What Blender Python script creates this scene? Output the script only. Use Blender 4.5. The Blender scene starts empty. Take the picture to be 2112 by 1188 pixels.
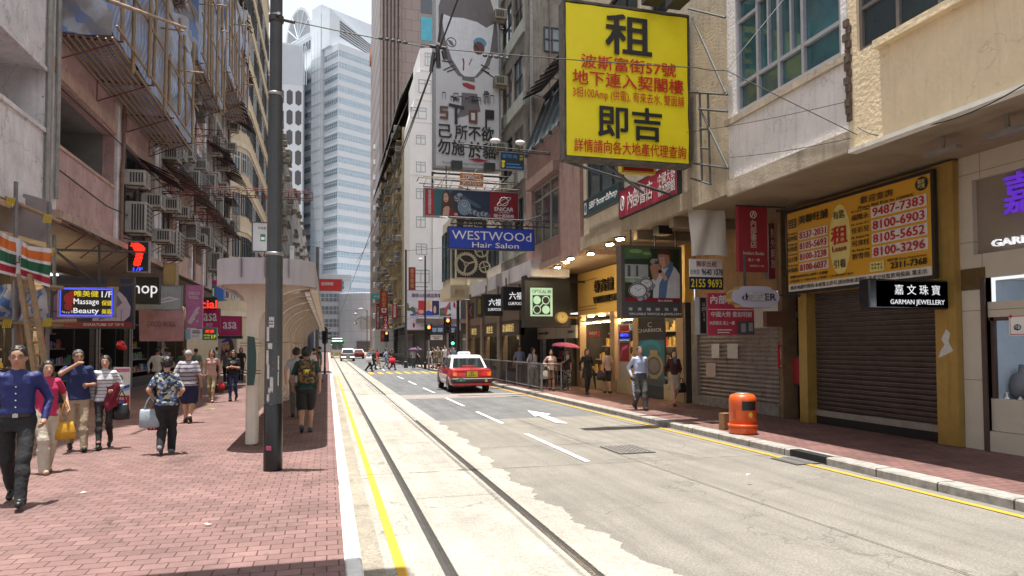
import bpy, math, random
import numpy as np
from mathutils import Vector, Matrix, Euler

# ------------------------------------------------------------------ camera
SC = bpy.context.scene
COL = SC.collection
CAM_H, YAW, PITCH, LENS = 1.87, math.radians(15.1), math.radians(2.0), 24.0
ROLL = math.radians(-.25)
cam_d = bpy.data.cameras.new('camera'); cam = bpy.data.objects.new('camera', cam_d); COL.objects.link(cam)
cam.location = (0, 0, CAM_H); cam.rotation_euler = (Matrix.Rotation(-YAW, 3, 'Z') @ Matrix.Rotation(math.pi/2+PITCH, 3, 'X') @ Matrix.Rotation(ROLL, 3, 'Z')).to_euler()
cam_d.lens = LENS; cam_d.sensor_width = 36; cam_d.shift_y = 0.03306; cam_d.clip_start = 0.05; cam_d.clip_end = 6000
SC.camera = cam
# ------------------------------------------------------------------ world and sun
SUN_EL, SUN_AZ = math.radians(86), math.radians(-75)      # azimuth measured from +Y, towards +X
w = bpy.data.worlds.new('World'); SC.world = w; w.use_nodes = True
nt = w.node_tree; bg = nt.nodes['Background']
sky = nt.nodes.new('ShaderNodeTexSky'); sky.sky_type = 'NISHITA'; sky.sun_disc = False
sky.sun_elevation = SUN_EL; sky.sun_rotation = SUN_AZ; sky.air_density = 1.0; sky.dust_density = 4.0; sky.ozone_density = 1.0
tc = nt.nodes.new('ShaderNodeTexCoord'); cn = nt.nodes.new('ShaderNodeTexNoise')
cn.inputs['Scale'].default_value = 2.2; cn.inputs['Detail'].default_value = 5
cr = nt.nodes.new('ShaderNodeValToRGB'); cr.color_ramp.elements[0].position = .28; cr.color_ramp.elements[1].position = .62
cr.color_ramp.elements[0].color = (.55, .55, .55, 1); cr.color_ramp.elements[1].color = (.95, .95, .95, 1)
mx = nt.nodes.new('ShaderNodeMix'); mx.data_type = 'RGBA'; mx.inputs['B'].default_value = (10.8, 11.2, 11.8, 1)
nt.links.new(tc.outputs['Generated'], cn.inputs['Vector']); nt.links.new(cn.outputs['Fac'], cr.inputs['Fac'])
nt.links.new(cr.outputs['Color'], mx.inputs['Factor']); nt.links.new(sky.outputs['Color'], mx.inputs['A'])
nt.links.new(mx.outputs['Result'], bg.inputs['Color']); bg.inputs['Strength'].default_value = 0.055
sun_d = bpy.data.lights.new('sun', 'SUN'); sun_d.energy = 5.0; sun_d.angle = math.radians(0.6); sun_d.color = (1, .955, .89)
sun = bpy.data.objects.new('sun', sun_d); COL.objects.link(sun)
sdir = Vector((math.cos(SUN_EL)*math.sin(SUN_AZ), math.cos(SUN_EL)*math.cos(SUN_AZ), math.sin(SUN_EL)))
sun.rotation_euler = sdir.to_track_quat('Z', 'Y').to_euler(); sun.location = (0, 0, 60)
vs = SC.view_settings; vs.view_transform = 'Standard'; vs.look = 'None'; vs.gamma = 1; vs.use_curve_mapping = False
vs.exposure = 0.98
SC.cycles.max_bounces = 7; SC.cycles.diffuse_bounces = 4; SC.cycles.caustics_reflective = False; SC.cycles.caustics_refractive = False
SC.cycles.use_denoising = True
random.seed(7); RS = np.random.RandomState(5)
R = math.radians

# ------------------------------------------------------------------ survey: a direction of sight met with a real plane of the street
_F = LENS/36*2112; _sh = .03306*2112
_Rv = Vector((math.cos(YAW), -math.sin(YAW), 0)); _Fv = Vector((math.sin(YAW)*math.cos(PITCH), math.cos(YAW)*math.cos(PITCH), math.sin(PITCH)))
_Uv = _Rv.cross(_Fv); _Rv, _Uv = _Rv*math.cos(ROLL)+_Uv*math.sin(ROLL), _Uv*math.cos(ROLL)-_Rv*math.sin(ROLL)
def sight(u, v): return _Rv*((u-1056)/_F) + _Uv*((594-v+_sh)/_F) + _Fv
def onG(u, v, z=0.0): d = sight(u, v); t = (z-CAM_H)/d.z; return Vector((d.x*t, d.y*t, z))
def onX(u, v, x): d = sight(u, v); t = x/d.x; return Vector((x, d.y*t, CAM_H+d.z*t))
def onY(u, v, y): d = sight(u, v); t = y/d.y; return Vector((d.x*t, y, CAM_H+d.z*t))

# ------------------------------------------------------------------ materials
MATS = {}
def _n(nt, t, **k):
    n = nt.nodes.new(t)
    for a, b in k.items(): setattr(n, a, b)
    return n
def pm(name, c, r=.6, metal=0.0, var=.12, sc=4.0, bump=0.0, streak=0.0, spec=.5, emit=0.0, stain=None, clear=0.0, bsc=None, grain=0, tyre=0, crack=None):
    """painted / plastered / metal surface with noise mottling, rain streaks and relief"""
    if name in MATS: return MATS[name]
    m = bpy.data.materials.new(name); m.use_nodes = True; t = m.node_tree; b = t.nodes['Principled BSDF']; L = t.links.new
    b.inputs['Roughness'].default_value = r; b.inputs['Metallic'].default_value = metal; b.inputs['Specular IOR Level'].default_value = spec
    if clear: b.inputs['Coat Weight'].default_value = clear; b.inputs['Coat Roughness'].default_value = .06
    co = _n(t, 'ShaderNodeTexCoord').outputs['Object']
    col = None
    if var or streak or stain:
        nz = _n(t, 'ShaderNodeTexNoise'); nz.inputs['Scale'].default_value = sc; nz.inputs['Detail'].default_value = 6; nz.inputs['Roughness'].default_value = .65
        L(co, nz.inputs['Vector'])
        mr = _n(t, 'ShaderNodeMapRange'); mr.inputs[1].default_value = .3; mr.inputs[2].default_value = .7
        mr.inputs[3].default_value = 1-var; mr.inputs[4].default_value = 1+var*.6
        L(nz.outputs['Fac'], mr.inputs[0])
        v = mr.outputs[0]
        if streak:
            mp = _n(t, 'ShaderNodeMapping'); mp.inputs['Scale'].default_value = (5.5, 5.5, .55); L(co, mp.inputs['Vector'])
            n2 = _n(t, 'ShaderNodeTexNoise'); n2.inputs['Scale'].default_value = 2.0; n2.inputs['Detail'].default_value = 7; L(mp.outputs[0], n2.inputs['Vector'])
            m2 = _n(t, 'ShaderNodeMapRange'); m2.inputs[1].default_value = .52; m2.inputs[2].default_value = .78; m2.inputs[3].default_value = 1.0; m2.inputs[4].default_value = 1-streak
            L(n2.outputs['Fac'], m2.inputs[0])
            mm = _n(t, 'ShaderNodeMath', operation='MULTIPLY'); L(v, mm.inputs[0]); L(m2.outputs[0], mm.inputs[1]); v = mm.outputs[0]
        if tyre:
            mp = _n(t, 'ShaderNodeMapping'); mp.inputs['Scale'].default_value = (2.4, .13, 1); L(co, mp.inputs['Vector'])
            n5 = _n(t, 'ShaderNodeTexNoise'); n5.inputs['Scale'].default_value = 1.6; n5.inputs['Detail'].default_value = 6; L(mp.outputs[0], n5.inputs['Vector'])
            m5 = _n(t, 'ShaderNodeMapRange'); m5.inputs[1].default_value = .42; m5.inputs[2].default_value = .7; m5.inputs[3].default_value = 1.05; m5.inputs[4].default_value = 1-tyre; L(n5.outputs['Fac'], m5.inputs[0])
            mg = _n(t, 'ShaderNodeMath', operation='MULTIPLY'); L(v, mg.inputs[0]); L(m5.outputs[0], mg.inputs[1]); v = mg.outputs[0]
        if crack:
            w1 = _n(t, 'ShaderNodeTexNoise'); w1.inputs['Scale'].default_value = crack[0]*2.5; w1.inputs['Detail'].default_value = 5; L(co, w1.inputs['Vector'])
            w2 = _n(t, 'ShaderNodeVectorMath', operation='SCALE'); w2.inputs['Scale'].default_value = .9/crack[0]; L(w1.outputs['Color'], w2.inputs[0])
            w3 = _n(t, 'ShaderNodeVectorMath', operation='ADD'); L(co, w3.inputs[0]); L(w2.outputs[0], w3.inputs[1])
            vo = _n(t, 'ShaderNodeTexVoronoi', feature='DISTANCE_TO_EDGE'); vo.inputs['Scale'].default_value = crack[0]; L(w3.outputs[0], vo.inputs['Vector'])
            m6 = _n(t, 'ShaderNodeMapRange'); m6.inputs[1].default_value = crack[1]*.4; m6.inputs[2].default_value = crack[1]; m6.inputs[3].default_value = crack[2]; m6.inputs[4].default_value = 1; L(vo.outputs['Distance'], m6.inputs[0])
            mg = _n(t, 'ShaderNodeMath', operation='MULTIPLY'); L(v, mg.inputs[0]); L(m6.outputs[0], mg.inputs[1]); v = mg.outputs[0]
        if grain:
            n4 = _n(t, 'ShaderNodeTexNoise'); n4.inputs['Scale'].default_value = grain; n4.inputs['Detail'].default_value = 3; L(co, n4.inputs['Vector'])
            m4 = _n(t, 'ShaderNodeMapRange'); m4.inputs[1].default_value = .32; m4.inputs[2].default_value = .68; m4.inputs[3].default_value = .72; m4.inputs[4].default_value = 1.2; L(n4.outputs['Fac'], m4.inputs[0])
            mg = _n(t, 'ShaderNodeMath', operation='MULTIPLY'); L(v, mg.inputs[0]); L(m4.outputs[0], mg.inputs[1]); v = mg.outputs[0]
        vm = _n(t, 'ShaderNodeVectorMath', operation='SCALE'); vm.inputs[0].default_value = c[:3]; L(v, vm.inputs['Scale']); col = vm.outputs[0]
        if stain:
            n3 = _n(t, 'ShaderNodeTexNoise'); n3.inputs['Scale'].default_value = stain[1]; n3.inputs['Detail'].default_value = 8; n3.inputs['Roughness'].default_value = .7; L(co, n3.inputs['Vector'])
            m3 = _n(t, 'ShaderNodeMapRange'); m3.inputs[1].default_value = stain[2]; m3.inputs[2].default_value = stain[2]+.06; L(n3.outputs['Fac'], m3.inputs[0])
            mi = _n(t, 'ShaderNodeMix', data_type='RGBA'); L(m3.outputs[0], mi.inputs['Factor']); L(col, mi.inputs['A']); mi.inputs['B'].default_value = (*stain[0], 1); col = mi.outputs['Result']
        L(col, b.inputs['Base Color'])
    else:
        b.inputs['Base Color'].default_value = (*c[:3], 1)
    if bump:
        nb = _n(t, 'ShaderNodeTexNoise'); nb.inputs['Scale'].default_value = bsc or sc*6; nb.inputs['Detail'].default_value = 5; L(co, nb.inputs['Vector'])
        bp = _n(t, 'ShaderNodeBump'); bp.inputs['Strength'].default_value = min(1, bump); bp.inputs['Distance'].default_value = .02; L(nb.outputs['Fac'], bp.inputs['Height']); L(bp.outputs[0], b.inputs['Normal'])
    if emit:
        b.inputs['Emission Strength'].default_value = emit
        if col: L(col, b.inputs['Emission Color'])
        else: b.inputs['Emission Color'].default_value = (*c[:3], 1)
    MATS[name] = m; return m
def glass(name, c=(.03, .04, .045), r=.06, var=.3, spec=.9):
    return pm(name, c, r, 0, var, 1.3, spec=spec)
def gridmat(name, c1, cl, bw, bh, mort, plane='XZ', r=.5, off=0.0, var=.15, c2=None, bump=.3, spec=.5, spots=0, var_sc=2.5):
    """a tiled, paved, panelled or mullioned surface; the joints are real steps of colour and relief"""
    if name in MATS: return MATS[name]
    m = bpy.data.materials.new(name); m.use_nodes = True; t = m.node_tree; b = t.nodes['Principled BSDF']; L = t.links.new
    b.inputs['Roughness'].default_value = r; b.inputs['Specular IOR Level'].default_value = spec
    co = _n(t, 'ShaderNodeTexCoord').outputs['Object']; sp = _n(t, 'ShaderNodeSeparateXYZ'); L(co, sp.inputs[0])
    cb = _n(t, 'ShaderNodeCombineXYZ'); L(sp.outputs[plane[0]], cb.inputs[0]); L(sp.outputs[plane[1]], cb.inputs[1])
    bk = _n(t, 'ShaderNodeTexBrick'); bk.offset = off; bk.squash = 1; bk.inputs['Scale'].default_value = 1
    bk.inputs['Brick Width'].default_value = bw; bk.inputs['Row Height'].default_value = bh; bk.inputs['Mortar Size'].default_value = mort; bk.inputs['Mortar Smooth'].default_value = .2; bk.inputs['Bias'].default_value = 0
    bk.inputs['Color1'].default_value = (*c1, 1); bk.inputs['Color2'].default_value = (*(c2 or c1), 1); bk.inputs['Mortar'].default_value = (*cl, 1)
    L(cb.outputs[0], bk.inputs['Vector'])
    nz = _n(t, 'ShaderNodeTexNoise'); nz.inputs['Scale'].default_value = var_sc; nz.inputs['Detail'].default_value = 7; nz.inputs['Roughness'].default_value = .7; L(co, nz.inputs['Vector'])
    mr = _n(t, 'ShaderNodeMapRange'); mr.inputs[1].default_value = .3; mr.inputs[2].default_value = .7; mr.inputs[3].default_value = 1-var; mr.inputs[4].default_value = 1+var*.7
    L(nz.outputs['Fac'], mr.inputs[0])
    v = mr.outputs[0]
    if spots:
        for sc_, th, am in ((7, .66, .62), (1.7, .6, .78), (38, .6, .85)):
            n3 = _n(t, 'ShaderNodeTexNoise'); n3.inputs['Scale'].default_value = sc_; n3.inputs['Detail'].default_value = 4; L(co, n3.inputs['Vector'])
            m3 = _n(t, 'ShaderNodeMapRange'); m3.inputs[1].default_value = th; m3.inputs[2].default_value = th+.05; m3.inputs[3].default_value = 1; m3.inputs[4].default_value = am; L(n3.outputs['Fac'], m3.inputs[0])
            mm = _n(t, 'ShaderNodeMath', operation='MULTIPLY'); L(v, mm.inputs[0]); L(m3.outputs[0], mm.inputs[1]); v = mm.outputs[0]
    vm = _n(t, 'ShaderNodeVectorMath', operation='SCALE'); L(bk.outputs['Color'], vm.inputs[0]); L(v, vm.inputs['Scale']); L(vm.outputs[0], b.inputs['Base Color'])
    if bump:
        bp = _n(t, 'ShaderNodeBump'); bp.inputs['Strength'].default_value = bump; bp.inputs['Distance'].default_value = .01; bp.invert = True; L(bk.outputs['Fac'], bp.inputs['Height']); L(bp.outputs[0], b.inputs['Normal'])
    MATS[name] = m; return m
def stripemat(name, c1, c2, n, axis='Z', r=.8, w=.5, warp=0.0, var=.1, dirt=None):
    """cloth with woven stripes along one object axis (n stripes per metre)"""
    if name in MATS: return MATS[name]
    m = bpy.data.materials.new(name); m.use_nodes = True; t = m.node_tree; b = t.nodes['Principled BSDF']; L = t.links.new
    b.inputs['Roughness'].default_value = r
    co = _n(t, 'ShaderNodeTexCoord').outputs['Object']; sp = _n(t, 'ShaderNodeSeparateXYZ'); L(co, sp.inputs[0])
    nz = _n(t, 'ShaderNodeTexNoise'); nz.inputs['Scale'].default_value = 3; nz.inputs['Detail'].default_value = 4; L(co, nz.inputs['Vector'])
    a = _n(t, 'ShaderNodeMath', operation='MULTIPLY_ADD'); L(nz.outputs['Fac'], a.inputs[0]); a.inputs[1].default_value = warp; L(sp.outputs[axis], a.inputs[2])
    f = _n(t, 'ShaderNodeMath', operation='MULTIPLY'); L(a.outputs[0], f.inputs[0]); f.inputs[1].default_value = n
    g = _n(t, 'ShaderNodeMath', operation='FRACT'); L(f.outputs[0], g.inputs[0])
    s = _n(t, 'ShaderNodeMath', operation='LESS_THAN'); L(g.outputs[0], s.inputs[0]); s.inputs[1].default_value = w
    mi = _n(t, 'ShaderNodeMix', data_type='RGBA'); L(s.outputs[0], mi.inputs['Factor']); mi.inputs['A'].default_value = (*c2, 1); mi.inputs['B'].default_value = (*c1, 1)
    res = mi.outputs['Result']
    if dirt:
        n3 = _n(t, 'ShaderNodeTexNoise'); n3.inputs['Scale'].default_value = 1.5; n3.inputs['Detail'].default_value = 6; L(co, n3.inputs['Vector'])
        m3 = _n(t, 'ShaderNodeMapRange'); m3.inputs[1].default_value = .46; m3.inputs[2].default_value = .56; m3.inputs[4].default_value = .8; L(n3.outputs['Fac'], m3.inputs[0])
        md = _n(t, 'ShaderNodeMix', data_type='RGBA'); L(m3.outputs[0], md.inputs['Factor']); L(res, md.inputs['A']); md.inputs['B'].default_value = (*dirt, 1); res = md.outputs['Result']
    mr = _n(t, 'ShaderNodeMapRange'); mr.inputs[3].default_value = 1-var; mr.inputs[4].default_value = 1+var; L(nz.outputs['Fac'], mr.inputs[0])
    vm = _n(t, 'ShaderNodeVectorMath', operation='SCALE'); L(res, vm.inputs[0]); L(mr.outputs[0], vm.inputs['Scale']); L(vm.outputs[0], b.inputs['Base Color'])
    MATS[name] = m; return m
def spotmat(name, cols, sc=18, r=.8):
    """printed cloth: blotches of several colours"""
    if name in MATS: return MATS[name]
    m = bpy.data.materials.new(name); m.use_nodes = True; t = m.node_tree; b = t.nodes['Principled BSDF']; L = t.links.new
    b.inputs['Roughness'].default_value = r
    co = _n(t, 'ShaderNodeTexCoord').outputs['Object']
    v = _n(t, 'ShaderNodeTexVoronoi'); v.inputs['Scale'].default_value = sc; L(co, v.inputs['Vector'])
    se = _n(t, 'ShaderNodeSeparateColor'); L(v.outputs['Color'], se.inputs[0])
    rp = _n(t, 'ShaderNodeValToRGB'); rp.color_ramp.interpolation = 'CONSTANT'
    for i, c in enumerate(cols):
        e = rp.color_ramp.elements[i] if i < 2 else rp.color_ramp.elements.new(i/len(cols))
        e.position = i/len(cols); e.color = (*c, 1)
    L(se.outputs[0], rp.inputs['Fac']); L(rp.outputs['Color'], b.inputs['Base Color'])
    MATS[name] = m; return m

# ------------------------------------------------------------------ mesh building
class MB:
    def __init__(s): s.v = []; s.f = []; s.m = []
    def add(s, vs, fs, m=0):
        o = len(s.v); s.v += [tuple(p) for p in vs]; s.f += [tuple(i+o for i in f) for f in fs]; s.m += [m]*len(fs); return s
    def box(s, x0, x1, y0, y1, z0, z1, m=0):
        return s.add([(x0,y0,z0),(x1,y0,z0),(x1,y1,z0),(x0,y1,z0),(x0,y0,z1),(x1,y0,z1),(x1,y1,z1),(x0,y1,z1)],
                     [(0,3,2,1),(4,5,6,7),(0,1,5,4),(1,2,6,5),(2,3,7,6),(3,0,4,7)], m)
    def bbox(s, x0, x1, y0, y1, z0, z1, b=.02, m=0):
        """a box with bevelled vertical edges and rounded top"""
        pts = [(x0+b,y0),(x1-b,y0),(x1,y0+b),(x1,y1-b),(x1-b,y1),(x0+b,y1),(x0,y1-b),(x0,y0+b)]
        cx, cy = (x0+x1)/2, (y0+y1)/2
        ins = [(x-math.copysign(b, x-cx), y-math.copysign(b, y-cy)) for x, y in pts]
        v = [(x,y,z0+b) for x,y in pts]+[(x,y,z1-b) for x,y in pts]+[(x,y,z1) for x,y in ins]+[(x,y,z0) for x,y in ins]
        f = [(i,(i+1)%8,8+(i+1)%8,8+i) for i in range(8)]+[(8+i,8+(i+1)%8,16+(i+1)%8,16+i) for i in range(8)]+[(24+i,24+(i+1)%8,(i+1)%8,i) for i in range(8)]
        f += [tuple(range(16,24)), tuple(range(31,23,-1))]
        return s.add(v, f, m)
    def tube(s, p, q, r0, r1=None, n=8, m=0, cap=True):
        p, q = Vector(p), Vector(q); r1 = r0 if r1 is None else r1; d = (q-p)
        if d.length < 1e-6: return s
        d.normalize(); a = d.orthogonal().normalized(); b = d.cross(a); vs = []
        for c, r in ((p, r0), (q, r1)):
            for i in range(n):
                t = 2*math.pi*i/n; vs.append(c+a*(r*math.cos(t))+b*(r*math.sin(t)))
        fs = [(i,(i+1)%n,n+(i+1)%n,n+i) for i in range(n)]
        if cap: fs += [tuple(range(n-1,-1,-1)), tuple(range(n,2*n))]
        return s.add(vs, fs, m)
    def path(s, pts, r, n=6, m=0):
        for a, b in zip(pts, pts[1:]): s.tube(a, b, r, r, n, m)
        return s
    def lathe(s, prof, c=(0,0,0), n=24, m=0):
        vs = [(c[0]+r*math.cos(2*math.pi*i/n), c[1]+r*math.sin(2*math.pi*i/n), c[2]+z) for r, z in prof for i in range(n)]
        fs = [(k*n+i, k*n+(i+1)%n, (k+1)*n+(i+1)%n, (k+1)*n+i) for k in range(len(prof)-1) for i in range(n)]
        fs += [tuple(range(n-1,-1,-1)), tuple((len(prof)-1)*n+i for i in range(n))]
        return s.add(vs, fs, m)
    def ell(s, c, r, m=0, nu=12, nv=8):
        vs = []; 
        for j in range(nv+1):
            t = math.pi*j/nv
            for i in range(nu):
                p = 2*math.pi*i/nu; vs.append((c[0]+r[0]*math.sin(t)*math.cos(p), c[1]+r[1]*math.sin(t)*math.sin(p), c[2]+r[2]*math.cos(t)))
        fs = [(j*nu+i, (j+1)*nu+i, (j+1)*nu+(i+1)%nu, j*nu+(i+1)%nu) for j in range(nv) for i in range(nu)]
        return s.add(vs, fs, m)
    def quad(s, a, b, c, d, m=0): return s.add([a,b,c,d], [(0,1,2,3)], m)
    def prism(s, pts, axis, a0, a1, m=0):
        """extrude a 2D outline along an axis: 'Y' takes (x,z), 'X' takes (y,z), 'Z' takes (x,y)"""
        mk = {'Y': lambda p, a: (p[0], a, p[1]), 'X': lambda p, a: (a, p[0], p[1]), 'Z': lambda p, a: (p[0], p[1], a)}[axis]
        n = len(pts); vs = [mk(p, a0) for p in pts]+[mk(p, a1) for p in pts]
        fs = [(i,(i+1)%n,n+(i+1)%n,n+i) for i in range(n)]+[tuple(range(n-1,-1,-1)), tuple(range(n,2*n))]
        return s.add(vs, fs, m)
    def flat(s, pts, y, m=0):
        """a sheet in the x,z plane at depth y"""
        return s.add([(p[0], y, p[1]) for p in pts], [tuple(range(len(pts)))], m)
    def build(s, name, mats, parent=None, smooth=False, loc=None, fix=True):
        me = bpy.data.meshes.new(name); me.from_pydata(s.v, [], s.f)
        for m in (mats if isinstance(mats, (list, tuple)) else [mats]): me.materials.append(m)
        me.polygons.foreach_set('material_index', s.m)
        if smooth: me.polygons.foreach_set('use_smooth', [True]*len(s.f))
        me.update()
        if fix:
            import bmesh
            bm = bmesh.new(); bm.from_mesh(me); bmesh.ops.recalc_face_normals(bm, faces=bm.faces); bm.to_mesh(me); bm.free()
        o = bpy.data.objects.new(name, me); COL.objects.link(o)
        if parent: o.parent = parent
        if loc is not None: o.location = loc
        return o
def tag(o, label, cat, group=None):
    o['label'] = label; o['category'] = cat
    if group: o['group'] = group
    return o
def thing(name, label, cat, loc=(0,0,0), rotz=0.0, group=None):
    o = bpy.data.objects.new(name, None); COL.objects.link(o); o.location = loc; o.rotation_euler = (0,0,rotz); o.empty_display_size = .2
    return tag(o, label, cat, group)
def struct(o, kind='structure'): o['kind'] = kind; return o
KIDS = {}
def dup(root, loc, rotz=None, label=None, group=None, scale=None):
    r = root.copy(); COL.objects.link(r); r.location = loc
    if rotz is not None: r.rotation_euler = (0,0,rotz)
    if label: r['label'] = label
    if group: r['group'] = group
    if scale: r.scale = scale
    for ch in [o for o in KIDS.setdefault(root.name, [o for o in bpy.data.objects if o.parent == root])]:
        c = ch.copy(); COL.objects.link(c); c.parent = r
        for g in KIDS.setdefault(ch.name, [o for o in bpy.data.objects if o.parent == ch]):
            d = g.copy(); COL.objects.link(d); d.parent = c
    return r
# lettering -----------------------------------------------------------------
TEXTS = []
def text(parent, body, x, z, wd, ht, mat, y=-.012, bold=0.0, name='lettering', lsp=1.0, ext=.002, rot=0.0, face='Y', csp=1.0):
    """lettering that fills a box of wd x ht metres centred on (x, z) of the sign's face (local -Y)"""
    c = bpy.data.curves.new(name, 'FONT'); c.body = body; c.size = 1; c.align_x = 'CENTER'; c.resolution_u = 2; c.space_line = lsp; c.space_character = csp
    c.extrude = ext/max(ht, .02); c.materials.append(mat)
    o = bpy.data.objects.new(name, c); COL.objects.link(o); o.parent = parent
    TEXTS.append((o, x, y, z, wd, ht, rot, bold)); return o
def fit_texts():
    bpy.context.view_layer.update(); dg = bpy.context.evaluated_depsgraph_get(); made = []
    for o, x, y, z, wd, ht, rot, bold in TEXTS:
        me = bpy.data.meshes.new_from_object(o.evaluated_get(dg)); co = np.empty(len(me.vertices)*3); me.vertices.foreach_get('co', co); made.append((me, co.reshape(-1, 3)))
    for (o, x, y, z, wd, ht, rot, bold), (me, c) in zip(TEXTS, made):
        lo, hi = c.min(0), c.max(0); m = (lo+hi)/2; sx = wd/max(hi[0]-lo[0], 1e-4); sy = ht/max(hi[1]-lo[1], 1e-4)
        X, Zc, D = (c[:,0]-m[0])*sx, (c[:,1]-m[1])*sy, -(c[:,2]-m[2])*min(sx, sy); q = bold*min(sx, sy)*.5; ca, sa = math.cos(rot), math.sin(rot)
        me.vertices.foreach_set('co', np.stack([x+X*ca+Zc*sa, y+D, z-X*sa+Zc*ca], 1).ravel()); me.update()
        if q > .0008:                     # a heavier stroke: the same letters laid a hair apart
            import bmesh
            bm = bmesh.new()
            for i, (a, b) in enumerate(((0,0), (q,q), (-q,q), (q,-q), (-q,-q))):
                me2 = me.copy(); me2.transform(Matrix.Translation((a, -.0009*i, b))); bm.from_mesh(me2); bpy.data.meshes.remove(me2)
            bm.to_mesh(me); bm.free()
        par, nm = o.parent, o.name.split('.')[0]; bpy.data.objects.remove(o); n = bpy.data.objects.new(nm, me); COL.objects.link(n); n.parent = par

# ================================================================== THE GROUND
KX0, KX1 = .28, 7.45            # kerb faces of the carriageway
ASPH = pm('asphalt', (.125,.13,.135), .85, var=.25, sc=1.3, bump=.35, bsc=140, streak=.12, grain=45, tyre=.22, crack=(.5,.012,.7))
CONC = pm('track_concrete', (.32,.30,.26), .8, var=.22, sc=.9, bump=.35, bsc=60, streak=.14, stain=((.29,.235,.16), 1.1, .63), grain=55, tyre=.14, crack=(.45,.008,.62))
SLAB = pm('slab_concrete', (.20,.185,.16), .85, var=.16, sc=1.1, bump=.5, bsc=120, stain=((.19,.168,.14), 1.3, .62), grain=50, tyre=.2, crack=(.3,.006,.72))
PATCH = pm('asphalt_patch', (.24,.215,.195), .85, var=.2, sc=2, bump=.3, bsc=120)
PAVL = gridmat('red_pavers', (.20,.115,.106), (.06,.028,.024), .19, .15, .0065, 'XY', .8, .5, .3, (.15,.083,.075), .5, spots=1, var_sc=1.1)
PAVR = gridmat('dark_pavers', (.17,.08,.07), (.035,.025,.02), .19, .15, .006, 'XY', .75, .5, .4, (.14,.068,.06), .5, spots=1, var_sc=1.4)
KERBW = gridmat('white_kerb', (.66,.65,.62), (.2,.19,.17), 1.2, .92, .012, 'YZ', .75, 0, .3, None, .4, var_sc=6)
KERBG = gridmat('granite_kerb', (.25,.235,.215), (.06,.055,.05), 1.0, 5, .014, 'YX', .8, 0, .45, (.30,.285,.26), .5, var_sc=7)
YELL = pm('yellow_paint', (.54,.28,.022), .7, var=.12, sc=7, stain=((.42,.34,.2), 9, .66))
WHITE = pm('road_white', (.72,.72,.70), .7, var=.15, sc=9, stain=((.3,.3,.29), 11, .66))
DARKJ = pm('joint', (.05,.047,.042), .9)
def sheet(name, x0, x1, y0, y1, z, m, kind='structure'):
    o = MB().quad((x0,y0,z), (x1,y0,z), (x1,y1,z), (x0,y1,z)).build(name, m); return struct(o, kind)
sheet('ground', -1500, 1500, -300, 3000, -.03, pm('dull_ground', (.12,.12,.12), .9))
sheet('road', KX0, KX1, -8, 320, 0, ASPH)
for nm, xa, xb in (('side_road', -90, KX0), ('side_road', KX1, 90)): sheet(nm, xa, xb, 45.5, 50.5, 0, ASPH)
# concrete carriageway slab near the camera, and a repaired strip
sheet('road_slab', 2.3, KX1-.004, -8, 17.0, .004, SLAB)
sheet('road_patch', 2.6, KX1-.004, 24.3, 26.2, .004, PATCH)
# tram track bed with a ragged outer edge
def track_bed():
    b = MB(); ys = [-8+.05*i for i in range(int(24.9/.05))]+[17.0, 40, 320]
    def edge(y):
        if y >= 17: return 2.62 if y < 60 else 2.55
        return 2.62+.16*math.sin(y*.5)*math.exp(-((y-4)/9)**2)+.06*math.sin(y*5.3)+RS.uniform(-.035,.035)*(.3+.7*abs(math.sin(y*1.7)))+.02*math.sin(y*17)
    ex = [edge(y) for y in ys]
    for i in range(len(ys)-1): b.quad((KX0,ys[i],.009), (ex[i],ys[i],.009), (ex[i+1],ys[i+1],.009), (KX0,ys[i+1],.009))
    return struct(b.build('track_bed', CONC))
track_bed()
# darker worn panel of the track bed beyond the front slab and crosswise joints
sheet('track_panel', 1.02, 2.62, 17.2, 26.5, .0125, pm('worn_concrete', (.33,.315,.28), .85, var=.2, sc=1.2, bump=.3, bsc=60))
def joint(pts, wd=.012, z=.0165):
    b = MB()
    for (xa, ya), (xb, yb) in zip(pts, pts[1:]):
        d = Vector((xb-xa, yb-ya, 0)).normalized(); n = Vector((-d.y, d.x, 0))*wd/2; p, q = Vector((xa,ya,z)), Vector((xb,yb,z))
        b.quad(p-n, q-n, q+n, p+n)
    return struct(b.build('road_joint', DARKJ))
joint([(4.62, 16.9), (5.0, 4)]); joint([(2.75, 12.2), (6.2, 12.2)]); joint([(5.35, 12.15), (5.9, 10.3), (4.4, 10.35)], .01); joint([(1.05, 13.2), (2.1, 13.2)], .01)
joint([(1.05, 8.4), (2.1, 8.4)], .008); joint([(6.9, 16.9), (7.0, 9)], .01)
sheet('gutter_strip', KX0+.002, .47, -8, 45, .0125, pm('gutter_dirt', (.27,.24,.19), .85, var=.35, sc=1.5, bump=.4, bsc=60, stain=((.12,.115,.085), 2.6, .6), grain=40))
# tram rails: polished head beside a dark flangeway
RAIL = pm('rail_steel', (.2,.185,.175), .35, .8, .2, 6); GROOVE = pm('flangeway', (.035,.032,.028), .9, var=.3, sc=8)
for i, x in enumerate((.93, 2.07)):
    t = thing('tram_rail', ['grooved steel tram rail nearest the white platform kerb', 'grooved steel tram rail nearest the lane of cars'][i], 'tram rail', (x, 0, 0))
    MB().box(0, .045, -8, 320, 0, .016).build('rail_head', RAIL, t)
    MB().box(.046, .086, -8, 320, 0, .0115).build('flangeway', GROOVE, t)
    MB().box(.087, .1, -8, 320, 0, .0155).build('keeper_rail', RAIL, t)
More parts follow.
